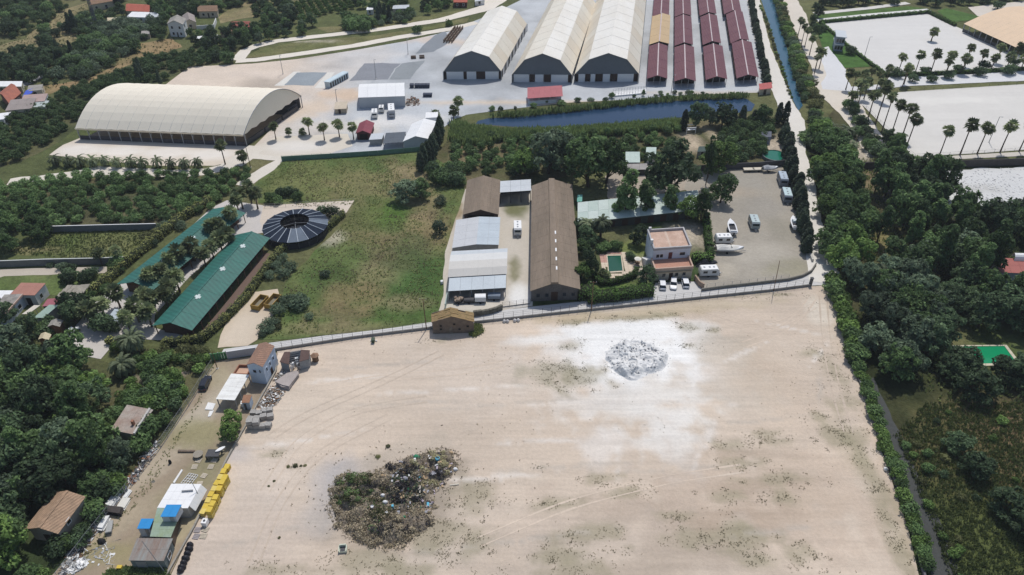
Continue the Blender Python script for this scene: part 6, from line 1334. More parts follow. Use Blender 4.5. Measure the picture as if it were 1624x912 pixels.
palms([(t10(1400,5), t10(1430,132)), (t10(1530,70), t10(1545,130))], 'tall palm at the right end of the young palm row', 'tall palms by the hall corner', s=1.2)
palms([(t10(x,y), t10(x+42,y+105)) for x, y in ((1195,640),(1110,690),(1065,725),(1010,790),(940,825),(1100,835),(1270,690),(1320,640),(1375,600),(1420,570),(1365,505),(1330,515),(1440,435),(1480,350),(1555,275),(1500,310),(1595,310))]+[(t20(x,y), t20(x+35,y+100)) for x, y in ((730,30),(640,100),(850,120),(930,150),(960,60),(1040,40),(560,140),(900,40),(1060,-10),(800,190))], 'fan palm in the double row between the two teal stables', 'fan palms between the teal stables', s=1.45)
palms([(t10(628,690), t10(650,770)), (t10(750,670), t10(765,760))], 'lone palm standing by the paddock wall', 'palms by the paddock wall', s=1.0)
for p, base, s, lab in ((y3(335,420), y3(345,600), 1.05, 'large date palm with arching fronds at the end of the stable drive'), (y3(200,720), y3(215,830), .95, 'second date palm below the large one on the stable drive'), (t12(560,500), t12(560,600), .95, 'date palm beside the long barn and long shed'), (t12(470,505), t12(470,590), .8, 'smaller date palm left of the garden date palm'),
                        (t03(470,830), t03(475,912), 1.0, 'date palm by the arena gate path'), (t13(520,10), t13(510,100), .8, 'slim date palm beside the sandy arena path'), (t13(700,830), t23(700,30), 1.0, 'grey date palm in the wood right of the lane')):
    g = G(*base); place(DP[0], 'date_palm', lab, 'palm', g, s, None, None, None, th=crown_height(g, p))
place(DP[1], 'date_palm', 'date palm left of the arena gate path', 'palm', G(*t03(400,850)), .8, None, None, None, th=3.0)
# cypress rows
def cyp_row(line, n, h, label, group, s=1.0, jit=.5):
    P = [G(*p) for p in line]; L = [0]
    for i in range(len(P)-1): L.append(L[-1]+(P[i+1]-P[i]).length)
    for k in range(n):
        d = L[-1]*(k+.5)/n; i = max(j for j in range(len(L)) if L[j] <= d); i = min(i, len(P)-2); q = P[i].lerp(P[i+1], (d-L[i])/(L[i+1]-L[i])); q = q+Vector((rng.uniform(-jit,jit), rng.uniform(-jit,jit), 0))
        k_ = rng.uniform(.85,1.15); place(rng.choice(CY), 'cypress', label+(', %s from the far end' % ORD[k] if n <= 30 else ''), 'tree', q, s*k_, h/8*rng.uniform(.85,1.15), None, group)
cyp_row([(1188,-10),(1194,30),(1203,75),(1212,120),(1216,138)], 34, 4.5, 'dark clipped cypress in the row right of the maroon sheds', 'cypress row by the maroon sheds', 1.35, .3)
cyp_row([(1240,215),(1246,240),(1256,285),(1264,320),(1272,365),(1279,405)], 24, 6.2, 'tall dark cypress right of the boat park', 'cypress row by the boat park', 1.5, .8)
cyp_row([(700,210),(693,232),(684,255),(665,275)], 12, 7.5, 'dark cypress in the short row at the field corner', 'cypress row at the field corner', 1.3, .6)
for i, (x, y, h) in enumerate(((590,150,8),(965,105,6),(1030,95,7),(1185,75,5),(1120,90,5),(1300,95,8),(1350,105,9))): place(CY[i%3], 'cypress', 'dark cypress along the orchard edge below the pond, %s from the left' % ORD[[0,1,2,4,3,5,6][i]], 'tree', G(*y7(x,y+30)), 1.3, h/8)
# big garden and farm trees
for (x, y, f, pr, s, sz, lab) in ((480,270,t12,TM[0],1.55,1.45,'large broad tree behind the long barn, left of the big dark one'), (600,250,t12,TM[1],1.25,1.35,'broad tree beside the large one behind the long shed'), (985,330,t12,TD[1],1.75,1.55,'big dark round tree behind the long shed'), (1320,375,t12,TM[2],.85,.8,'round green tree standing alone on the boat park'),
        (715,480,t12,TALL[0],1.15,.95,'tall poplar-like tree rising through the long shed roof'), (835,470,t12,TALL[1],.85,.75,'slimmer tall tree right of the tall poplar-like one'), (990,465,t12,TALL[2],.75,.65,'slim tree before the right half of the long shed'), (1110,480,t12,TL[1],.75,.7,'light green tree at the right end of the long shed'), (1195,500,t12,TALL[1],.8,.68,'tree at the hedge by the boat park'),
        (1228,262,t12,TALL[1],.55,1.0,'thin bare-trunked tree behind the boat park'), (1290,180,t12,TL[0],1.2,.95,'light green tree behind the dark wall of the boat park'), (480,640,t12,TD[2],.6,.5,'dark garden tree left of the pool'), (420,580,t12,TD[0],.4,.45,'dark tree against the long barn'), (450,700,t12,TM[3],.45,.4,'green tree between the long barn and pool'),
        (490,840,t12,TD[3],.5,.75,'thin dark tree below the pool garden'), (850,890,t12,TD[1],.5,.5,'dark tree between the pool and the parked cars'), (440,870,t12,TL[2],.6,.5,'light green tree at the lower corner of the long barn'), (800,640,t12,TD[2],.6,.5,'dark shrub tree behind the pool'),
        (230,190,t12,TG[0],1.5,1.3,'large grey green willow behind the long barn'), (340,170,t12,TG[1],1.2,1.2,'grey green tree beside the large willow'), (90,200,t12,TL[0],.9,.8,'light tree behind the flat canopy'),
        (1180,140,y7,TM[0],.7,.7,'tree at the pond corner by the dirt road'), (680,150,y7,TD[0],.8,.85,'dark tree at the pond bank above the clearing'), (880,150,y7,TD[1],.85,.8,'dark tree at the pond bank right of the clearing'), (790,140,y7,TG[2],.6,.6,'grey green tree between the two dark pond trees')):
    place(pr, kname(pr), lab, 'tree', G(*f(x,y)), s*1.4, sz*1.5)
t_ = G(*t11(950,360)); place(TG[0], 'tree', 'broad grey green tree at the edge of the central field', 'tree', t_, 1.35, .85); place(TM[0], 'tree', 'second broad tree at the edge of the central field', 'tree', t_+Vector((4,1.5,0)), 1.1, .8)
singles([t11(*p) for p in ((1100,180),(1330,170),(1330,280),(1180,300),(1080,280))], 3.6, BUSHM+BUSHD, 'bush between the field corner and the brown gabled barn', 'bushes at the field corner', (1.1,1.8), seed=30)
single(BUSHG[0], 'shrub', 'lone grey shrub on the dry grass left of the brown gabled barn', 'shrub', G(*t11(1170,385)), 1.2); single(BUSHG[1], 'shrub', 'dark grey shrub left of the two-tone metal shed', 'shrub', G(*t11(1165,570)), 1.3, 2.0)
for i, (x, y, s) in enumerate(((165,750,1.1),(135,790,1.0),(225,800,1.1),(180,840,1.2),(90,850,1.0),(230,1020,1.2),(285,1040,1.4),(145,1075,1.3),(120,1150,1.0),(70,1180,1.2),(440,840,.9),(340,1110,.7))):
    single(BUSHG[i%3], 'shrub', 'grey green round shrub in the field beside the yellow skips and hedge', 'shrub', G(*t11(x,y)), s, s*.9, 'grey shrubs in the field')
singles(ZP(z1, [(730,30),(740,80),(1050,100),(1100,40),(920,0)]), 2.6, BUSHG, 'grey green bush behind the yellow skips', 'bushes behind the skips', (.9,1.4), seed=31)
singles(ZP(z1, [(460,430),(560,280),(800,170),(800,330),(600,400)]), 2.4, BUSHG+BUSHO, 'bush at the corner of field and lane', 'bushes at the lane corner', (.6,1.0), seed=32)
singles(ZP(t11, [(80,330),(160,310),(310,320),(300,370),(180,390),(60,380)]), 3.2, BUSHM+BUSHD, 'bush along the far rail of the field', 'bushes along the far rail', (.9,1.3), seed=33)
single(BUSHD[0], 'shrub', 'dark round bush at the horse walker', 'shrub', G(*t11(485,460)), 1.3); single(BUSHD[1], 'shrub', 'smaller dark bush touching the horse walker', 'shrub', G(*t11(425,450)), 1.1)
tree_ = G(*z6(165,830)); place(TL[0], 'tree', 'bright green tree in the dirt yard beside the carport', 'tree', tree_+Vector((.3,1.0,0)), .62, .58); place(TL[1], 'tree', 'second bright green tree in the dirt yard', 'tree', G(*z6(235,640)), .6, .6)
# woods lower left
FENL = [G(*p).to_2d() for p in ((338,583),(300,645),(255,712),(200,785),(140,860),(95,920),(60,975))]
def fdist(q): return min(((a+(b-a)*max(0, min(1, (q-a).dot(b-a)/(b-a).length_squared)))-q).length for a, b in zip(FENL, FENL[1:]))
holeL = lambda q: any(inpoly(q.x, q.y, P_) for P_ in HUTS) or fdist(q) < 3.4
HUTS = [[G(*t30(*p)).to_2d() for p in ((140,720),(420,740),(560,440),(330,420))], [G(*t20(*p)).to_2d() for p in ((660,960),(880,990),(1010,800),(800,780))]]
woods(ZP(t20, [(-80,420),(150,470),(400,500),(560,560),(700,640),(780,740),(690,830),(700,1000),(760,1120),(640,1200),(520,1300),(430,1520),(300,1620),(100,1800),(-80,1900)]), 4.3, TM+TG+TD+TM+TL[:1]+TALL, 'tree in the dense wood at lower left', 'dense wood at lower left', (.75,1.5), keep=.98, seed=40, hole=holeL)
singles(ZP(t20, [(560,560),(700,640),(780,740),(900,700),(1000,740),(960,860),(880,960),(800,1060),(700,1200),(560,1400),(470,1560),(360,1640),(440,1450),(560,1250),(690,1000),(700,830)][:0]+[(940,536),(1340,516),(1200,750),(1012,1030),(792,1320),(552,1620),(360,1880),(160,1880),(440,1520),(560,1250),(700,1000),(700,800)]), 2.9, BUSHM+BUSHD+BUSHL, 'undergrowth bush between the lower left wood and link fence', 'undergrowth by the link fence', (.8,1.6), keep=.85, seed=71, hole=lambda q: any(inpoly(q.x, q.y, P_) for P_ in HUTS) or fdist(q) < 1.9)
singles([(185,548),(250,556),(330,556),(336,578),(300,585),(280,575),(240,592),(190,588)], 2.6, BUSHL+BUSHM+BUSHO, 'bush between the stable drive hedge and the peeling slab', 'bushes below the stable drive', (.7,1.2), keep=.85, seed=73)
woods(ZP(t20, [(740,980),(830,960),(840,1100),(700,1250),(580,1420),(460,1560),(440,1560),(560,1330),(690,1180)]), 4.0, TM+TG+TD, 'tree of the lower left wood right by the link fence', 'trees by the link fence', (.6,.9), seed=72, hole=holeL)
woods(ZP(t20, [(280,640),(520,660),(700,790),(660,900),(420,880),(300,760)]), 5.0, TO, 'olive toned tree in the lower left wood', 'olive toned trees at lower left', (.7,.95), seed=41, hole=holeL)
singles(ZP(t20, [(720,600),(1000,560),(1180,580),(1060,700),(980,740),(800,720)]), 2.8, BUSHM+BUSHL, 'bush between the link fence and the flat shed', 'bushes by the link fence', (.8,1.3), seed=42)
singles(ZP(t20, [(940,380),(1250,380),(1330,420),(1230,470),(1000,480)]), 2.5, BUSHL+BUSHO, 'yellow green bush below the clipped stable hedge', 'bushes below the stable hedge', (.7,1.1), seed=43)
singles(ZP(t30, [(420,720),(560,600),(700,330),(800,300),(640,560),(500,740),(360,880),(300,912)]), 2.6, BUSHM+BUSHD, 'bush along the outer side of the link fence', 'bushes outside the link fence', (.7,1.1), seed=44, keep=.8)
woods(ZP(t20, [(-80,180),(160,180),(200,300),(300,360),(150,430),(-80,430)]), 5.0, TD, 'very dark tree below the left cluster of houses', 'dark trees below the left houses', (.75,1.05), seed=45)
woods(ZP(t20, [(350,150),(480,140),(590,190),(540,240),(390,220)]), 4.2, TD, 'dark round tree at the stable drive by the left houses', 'dark trees on the stable drive', (.65,.85), seed=46)
singles(ZP(t20, [(590,240),(720,220),(760,280),(680,330),(600,310)]), 2.6, BUSHD, 'dark clipped bush on the stable drive', 'clipped bushes on the stable drive', (1.2,1.6), seed=47)
singles(ZP(t20, [(220,220),(330,200),(340,330),(230,340),(170,300)]), 2.8, BUSHM+BUSHD, 'bush beside the wooden sheds of the stable drive', 'bushes by the wooden sheds', (.9,1.3), seed=48)
singles(ZP(t20, [(480,90),(560,40),(680,-40),(720,0),(600,110),(520,150)]), 3.0, BUSHM, 'bush in the garden above the stable drive', 'bushes above the stable drive', (.7,1.0), seed=49, keep=.5)
# woods on the right
ROADR = [G(*p).to_2d() for p in ((1240,190),(1280,190),(1300,330),(1312,420),(1322,455),(1284,455),(1270,330))]
PATCH = [[G(*p).to_2d() for p in q] for q in (((1488,262),(1640,262),(1640,352),(1540,348),(1500,318)), ((1495,525),(1530,500),(1600,505),(1640,560),(1640,590),(1560,590),(1500,570)), ((1560,392),(1640,392),(1640,475),(1570,475)), ((1390,372),(1440,372),(1440,410),(1395,415)), ((1340,255),(1400,262),(1385,300),(1345,300)))]
holeR = lambda q: inpoly(q.x, q.y, ROADR) or any(inpoly(q.x, q.y, P_) for P_ in PATCH)
woods([(1280,225),(1310,215),(1340,250),(1345,300),(1370,340),(1385,400),(1345,440),(1318,425),(1300,350)], 4.6, TL+TM, 'tree in the line beside the dirt road', 'green trees by the dirt road', (.75,1.2), seed=50, hole=holeR)
woods([(1380,300),(1460,275),(1560,320),(1640,330),(1640,500),(1530,480),(1440,470),(1370,440),(1390,400)], 6.2, TD+TG+TM+TALL, 'tree in the dark wood at right', 'dark wood at right', (.8,1.6), seed=51, hole=holeR)
woods([(1340,440),(1400,440),(1480,470),(1500,520),(1470,600),(1450,650),(1415,640),(1390,570),(1355,500)], 4.8, TG+TM, 'grey green tree in the line right of the sand lot', 'grey green trees right of the lot', (.8,1.3), seed=52, hole=holeR)
woods([(1480,470),(1560,480),(1640,500),(1640,520),(1560,505),(1500,520)], 4.6, TD, 'dark tree above the green pool', 'dark trees above the green pool', (.8,1.0), seed=53, hole=holeR)
for i, (x, y, s) in enumerate(((1205,545,.8),(1300,690,.9),(1480,600,.7),(1560,600,.8),(1610,600,.7),(1150,560,.7))): place(TD[i%4], 'tree', 'dark tree just below the green pool, %s from the left' % ORD[[1,2,3,4,5,0][i]], 'tree', G(*t23(x,y)), s*1.45, s*1.1)
for i, (x, y) in enumerate(((1000,420),(1060,330),(1330,250),(1560,260),(1480,200))): place(TD[i%4], 'dark_leaf_tree', 'tall dark tree crowding the green pool, %s of the five' % ['leftmost','second','middle','rightmost','fourth'][i], 'tree', G(*t23(x,y)), 1.3, 1.25)
for i, (x, y, s) in enumerate(((1300,270,.9),(1500,520,1.0),(1180,120,.8),(1620,640,1.0))): place(TD[i%4], 'tree', ['dark lone tree on the brown scrub below the pool','larger dark lone tree on the brown scrub, lower right','dark tree at the upper edge of the brown scrub','dark tree at the right picture edge of the scrub'][i], 'tree', G(*t33(x,y)), s, s*.75)
singles([(1470,640),(1530,640),(1640,680),(1640,990),(1530,990),(1500,880),(1480,780)], 4.2, BUSHO+BUSHD+BUSHL, 'low bush in the brown scrub at lower right', 'scrub bushes at lower right', (.4,.8), seed=54, keep=.2)
singles([(1420,690),(1470,700),(1500,800),(1540,940),(1530,960),(1490,850),(1450,760)], 2.6, BUSHM+BUSHO+BUSHL, 'bush on the far bank of the ditch', 'ditch bank bushes', (.5,.9), seed=55, keep=.4, hole=lambda q: False)
woods([(1280,60),(1290,30),(1292,5),(1330,-10),(1430,-10),(1440,0),(1300,18),(1296,60)], 5.0, TD+TM, 'tree in the belt behind the upper pale arena', 'trees behind the upper arena', (.5,.8), seed=56)
woods([(1470,-8),(1640,-12),(1640,-2),(1560,8),(1480,12),(1440,6)], 5.5, TD, 'dark tree in the belt at the top right corner', 'dark trees at the top right', (.6,.9), seed=57)
for i, (x, y, s) in enumerate(((810,490,.75),(735,560,.7),(990,470,.6),(1035,520,.55),(915,520,.6),(1140,500,.6),(1340,480,.7),(1365,440,.7),(1200,460,.6),(1520,470,.8),(1555,420,.7),(1455,60,.8),(345,200,.6),(520,345,.7),(800,30,.7))):
    single(BUSHD[i%3], 'shrub', 'dark rounded arena shrub, %s along the drive between the pale arenas' % ORD[i] if i < 12 else ['round shrub left of the judge tower','round shrub below the judge tower','dark shrub at the far hedge of the upper arena'][i-12], 'shrub', G(*t03(x,y)), s*2.3, s*2.0)
# canal banks
def row_singles(line, n, protos, s, label, group, jit=.6, name='shrub', cat='shrub', sz=1.0):
    P = [G(*p) for p in line]; L = [0]
    for i in range(len(P)-1): L.append(L[-1]+(P[i+1]-P[i]).length)
    for k in range(n):
        d = L[-1]*(k+.5)/n; i = min(max(j for j in range(len(L)) if L[j] <= d), len(P)-2); q = P[i].lerp(P[i+1], (d-L[i])/(L[i+1]-L[i]))
        single((pr := rng.choice(protos)), kname(pr), label+(', %s along the line' % ORD[k] if n <= 30 else ''), cat, (q.x+rng.uniform(-jit,jit), q.y+rng.uniform(-jit,jit)), rng.uniform(*s), rng.uniform(*s)*sz, group)
row_singles([(1232,-8),(1247,40),(1262,90),(1277,130),(1290,160),(1297,175)], 44, BUSHO+BUSHL+BUSHG, (1.2,1.7), 'bush in the hedge right of the blue canal', 'hedge right of the canal', 1.2)
row_singles([(1226,-8),(1244,45),(1258,100),(1270,140),(1277,165)], 40, BUSHD+BUSHM, (.8,1.2), 'low bush on the right bank of the blue canal', 'low bushes on the right canal bank', .8)
row_singles([(1204,10),(1216,35),(1231,85),(1244,125),(1256,160)], 34, BUSHO+BUSHL, (.4,.7), 'small bush on the left bank of the blue canal', 'small bushes on the left canal bank', .4)
row_singles([(1283,185),(1300,200),(1310,215),(1290,235),(1282,215)], 16, BUSHG+BUSHM, (1.2,1.9), 'bush by the bend of the dirt road', 'bushes by the road bend', 1.5)
row_singles([(1340,170),(1362,195),(1385,230),(1400,255),(1355,215)], 16, BUSHM+BUSHD, (1.0,1.7), 'bush along the sandy path left of the lower arena', 'bushes along the sandy path', 1.6)
row_singles([(1310,235),(1325,225),(1340,245),(1330,265)], 8, BUSHG+BUSHM, (1.4,2.0), 'bush left of the arena wall', 'bushes left of the arena wall', 1.6)
woods([(1395,225),(1430,225),(1430,262),(1400,262)], 4.5, TM+TD, 'tree at the left end of the arena wall', 'trees at the arena wall end', (.6,.8), seed=58)
row_singles([(1331,505),(1350,560),(1378,640),(1412,735),(1446,825),(1470,910)], 48, BUSHL+BUSHM, (.75,1.05), 'light green bush in the hedge line right of the lot kerb', 'hedge line right of the lot', .5)
row_singles([(1318,445),(1330,480),(1345,530),(1362,580)], 14, BUSHL+TL[:0]+BUSHM, (1.2,1.7), 'tall bush at the upper right corner of the lot', 'tall bushes at the lot corner', .8)
row_singles([(760,178),(830,172),(900,163),(990,155),(1100,150)], 15, BUSHM+BUSHL+BUSHG, (.35,1.1), 'small bush on the far bank of the pond', 'bushes on the far pond bank', 2.4)
singles([(1005,150),(1115,145),(1190,152),(1195,158),(1060,160)], 3.0, BUSHL+BUSHG, 'bank plant on the stony far shore of the pond', 'plants on the stony pond shore', (.35,.7), seed=60, keep=.7)
row_singles([y6(230,450),y6(330,400),y6(480,420)], 5, BUSHM, (.8,1.1), 'clipped bush behind the garden pool', 'bushes behind the pool', .4)
row_singles([y6(590,500),y6(620,560),y6(560,480)], 3, BUSHD, (.6,.8), 'small dark bush right of the garden pool', 'dark bushes right of the pool', .3)
# hedges: clipped, one mesh each
def hedge(label, line, w, h, leaf, name='clipped_hedge', dens=26, size=.28, world=False, inner=True, uneven=.12):
    P = [Vector(p) for p in line] if world else [G(*p) for p in line]; r = np.random.default_rng(len(line)*7+int(w*100)); Q = []; mb = MB()
    for i in range(len(P)-1):
        a, b = np.array(P[i]), np.array(P[i+1]); L = np.linalg.norm(b-a); d = (b-a)/L; nn = np.array([-d[1], d[0], 0])
        n = int(L*(w+2*h)*dens/2); u = r.random(n)*(L+w*.6)-w*.3; f = r.random(n)*(w+2*h)
        side = np.where(f < h, -1, np.where(f > h+w, 1, 0)); lat = np.where(side == -1, -w/2, np.where(side == 1, w/2, f-h-w/2)); zz = np.where(side == -1, f, np.where(side == 1, f-h-w, h))
        wob = 1+uneven*np.sin(u*1.7+i)+uneven*.6*np.sin(u*4.1)
        Pp = a+d*u[:,None]+nn*(lat*wob)[:,None]+np.array([0,0,1])*(zz*wob)[:,None]; Nn = nn*side[:,None]+np.array([0,0,1])*(side == 0)[:,None]+r.normal(size=(n,3))*.45
        Q.append(leaf_quads(Pp+r.normal(size=(n,3))*.06, Nn, size, r))
        if inner:
            p0, p1 = a[:2]-d[:2]*w*.2, b[:2]+d[:2]*w*.2; k = nn[:2]*w*.42; mb.prism([p0-k, p1-k, p1+k, p0+k], 0, h*.9)
    o = link(name, quads_mesh(name, np.concatenate(Q), [LM[leaf], M('hedge_core', (.02,.028,.012), .95, .2)], mb)); return tag(o, label, 'hedge')
hedge('clipped yellow green hedge between the near teal stable and the field', [(262,549),(300,546),(324,540),(360,508),(392,475),(412,446),(431,420),(450,396),(491,384),(512,373),(544,343)], 1.5, 2.0, 'hedge')
hedge('clipped hedge along the far side of the left teal stable', [(150,468),(190,432),(240,390),(290,350),(333,323)], 1.8, 2.4, 'hedge')
hedge('short clipped hedge at the end of the stable drive', [y3(20,470),y3(160,500)], 1.4, 1.5, 'hedge')
hedge('curved clipped hedge around the garden pool', [y6(160,720),y6(185,780),y6(250,825),y6(340,830),y6(440,800),y6(540,770),y6(630,730),y6(655,670)], 1.3, 1.6, 'hedge_g', uneven=.05)
hedge('tall green hedge along the lane below the pool', [(935,478),(975,474),(1030,467)], 3.0, 2.6, 'hedge_g', uneven=.05)
hedge('low hedge left of the tall lane hedge', [(918,474),(936,468)], 3.0, 3.0, 'hedge_g')
hedge('green hedge between the white house garden and boat park', [y6(1460,60),y6(1480,250),y6(1500,430),y6(1520,520)], 1.8, 2.4, 'hedge_g', uneven=.1)
hedge('dark hedge right of the white house', [y6(1330,545),y6(1500,545)], 2.6, 2.2, 'hedge_g', uneven=.06)
hedge('dark hedge along the far edge of the upper pale arena', [(1300,37.5),(1400,28),(1471,21.5)], 1.5, 1.6, 'hedge_g', dens=16, size=.4)
hedge('dark hedge along the near edge of the upper pale arena', [(1404,121),(1470,120),(1640,111)], 1.5, 1.5, 'hedge_g', dens=16, size=.4)
hedge('hedge along the right edge of the upper pale arena', [(1471,21),(1514,42)], 1.5, 1.6, 'hedge_g', dens=16, size=.4)
hedge('hedge between the lawn and upper pale arena', [(1302,38),(1345,76),(1390,110),(1405,120)], 1.0, 1.3, 'hedge_g', dens=16, size=.4)
# uncountable greenery: reeds, grass tufts, weeds
def tufts(name, label, pts, leaf, h, n=5, w=.16, lean=.35, cat='grass', up=False):
    r = np.random.default_rng(len(pts)+int(h*100)); P = np.array([(p[0],p[1],0) for p in pts]).repeat(n, 0); m = len(P)
    a = r.random(m)*2*math.pi; hh = h*r.uniform(.55,1.25,m); base = P+np.stack([r.normal(size=m)*h*.25, r.normal(size=m)*h*.25, 0*a+.03], 1)
    ln = lean*hh*r.uniform(.3,1.2,m); tip = base+np.stack([np.cos(a)*ln, np.sin(a)*ln, hh], 1); sd = np.stack([-np.sin(a), np.cos(a), 0*a], 1)*(w*r.uniform(.6,1.4,m))[:,None]; mid = base*.5+tip*.5+np.array([0,0,.1])*h
    Q = np.stack([base-sd*.6, mid-sd, tip, mid+sd], 1)
    o = link(name, quads_mesh(name, Q, [LM[leaf]])); return tag(o, label, cat, kind='stuff')
def rand_in(poly_px, n, seed=0, dens=None):
    W = [G(*p).to_2d() for p in poly_px]; r = random.Random(seed); x0, x1 = min(w.x for w in W), max(w.x for w in W); y0, y1_ = min(w.y for w in W), max(w.y for w in W); out = []; tries = 0
    while len(out) < n and tries < n*30:
        tries += 1; x, y = r.uniform(x0,x1), r.uniform(y0,y1_)
        if inpoly(x, y, W) and (dens is None or r.random() < dens(x, y)): out.append((x, y))
    return out
tufts('reed_bed', 'tall pale reed bed along the near bank of the pond', rand_in([(714,222),(720,196),(745,205),(800,212),(880,210),(987,203),(1075,195),(1085,204),(1000,213),(900,220),(800,224),(740,232)], 3800, 1), 'reed', 2.4, 5, .22, .25, 'reeds')
tufts('reed_bed', 'reeds on the far bank of the pond', rand_in([(770,187),(880,177),(1000,163),(1100,156),(1185,153),(1185,157),(1075,161),(942,174),(827,187)], 700, 2), 'reed', 2.0, 5, .2, .25, 'reeds')
FIELD = [(408,300),(447,257),(540,252),(686,243),(715,270),(730,300),(716,350),(703,420),(697,480),(684,510),(600,520),(500,530),(418,536),(446,490),(452,455),(502,402),(552,350),(566,324),(470,330)]
tufts('field_grass', 'tall uneven grass of the central field', rand_in(FIELD, 3000, 3, lambda x, y: .2+.8*smooth(-.15,.25,fbm(x,y,9,3,5))), 'weedg', .32, 6, .09, .9)
tufts('field_grass', 'dry straw coloured grass of the central field', rand_in(FIELD, 1600, 4, lambda x, y: smooth(-.05,.25,fbm(x,y,11,3,25))), 'dry', .3, 5, .08, .9)
tufts('scrub_grass', 'rough grass of the brown scrub at lower right', rand_in([(1420,690),(1470,640),(1640,640),(1640,990),(1530,990),(1480,840)], 4500, 5), 'weedg', .6, 6, .11, .7)
tufts('scrub_grass', 'green rough grass under the wood at right', [p for p in rand_in([(1330,250),(1640,262),(1640,640),(1480,640),(1330,470)], 3000, 6) if not inpoly(p[0], p[1], PATCH[1]) and not inpoly(p[0], p[1], PATCH[0])], 'weedg', .9, 5, .16, .5)
LOTP = [(445,565),(700,526),(1000,492),(1285,460),(1318,460),(1340,560),(1400,740),(1455,912),(1470,980),(260,980),(360,740)]
wp = []; r_ = random.Random(9)
wc = []
for (x, y, rx, ry) in WEEDC:
    g = G(x, y)
    for _ in range(int(3+rx*ry*.55)):
        cx, cy = g.x+r_.gauss(0,rx*.5), g.y+r_.gauss(0,ry*.5); sg = r_.uniform(.2,.7)
        for _ in range(r_.randrange(4,16)): wc.append((cx+r_.gauss(0,sg*1.3), cy+r_.gauss(0,sg)))
WL = [G(*p).to_2d() for p in LOTP]
wp += rand_in(LOTP, 330, 11, lambda x, y: .1+.9*smooth(.0,.3,fbm(x,y,16,3,55)))
wc = [p for p in wc if inpoly(p[0], p[1], WL)]
tufts('lot_weeds', 'clumps of olive weeds on the sand lot', wc, 'weedo', .13, 5, .05, 1.3)
tufts('lot_weeds', 'scattered low weeds on the sand lot', wp, 'weed', .16, 5, .055, 1.1)
tufts('yard_weeds', 'weeds along the kerb of the dirt yard', rand_in([(330,590),(345,575),(300,660),(230,760),(140,870),(90,925),(110,925),(240,775),(320,640)], 260, 12), 'weedg', .25, 5, .06, .8)
tufts('paddock_grass', 'grass of the paddock and garden lawns at left', rand_in(ZP(t10, [(20,700),(330,560),(1000,545),(1010,590),(860,700),(620,730)]), 1500, 13), 'weedg', .35, 4, .12, .6)
tufts('yard_weeds', 'green weeds at the lower end of the dirt yard', rand_in(ZP(y1, [(600,860),(860,870),(900,930),(400,960),(430,890)]), 500, 15), 'reed', .7, 5, .14, .5)
tufts('ruin_weeds', 'weeds growing at the right corner of the stone barn', rand_in(ZP(z2, [(1360,690),(1420,560),(1500,560),(1520,640),(1430,700)]), 160, 14), 'weedg', .7, 5, .14, .5)
tufts('verge_weeds', 'weeds along the verge of the dry fields at upper left', rand_in(ZP(t00, [(0,260),(560,20),(700,330),(1100,240),(1150,310),(640,540),(300,600),(100,560),(0,370)]), 1300, 16), 'weedg', .5, 5, .12, .7)
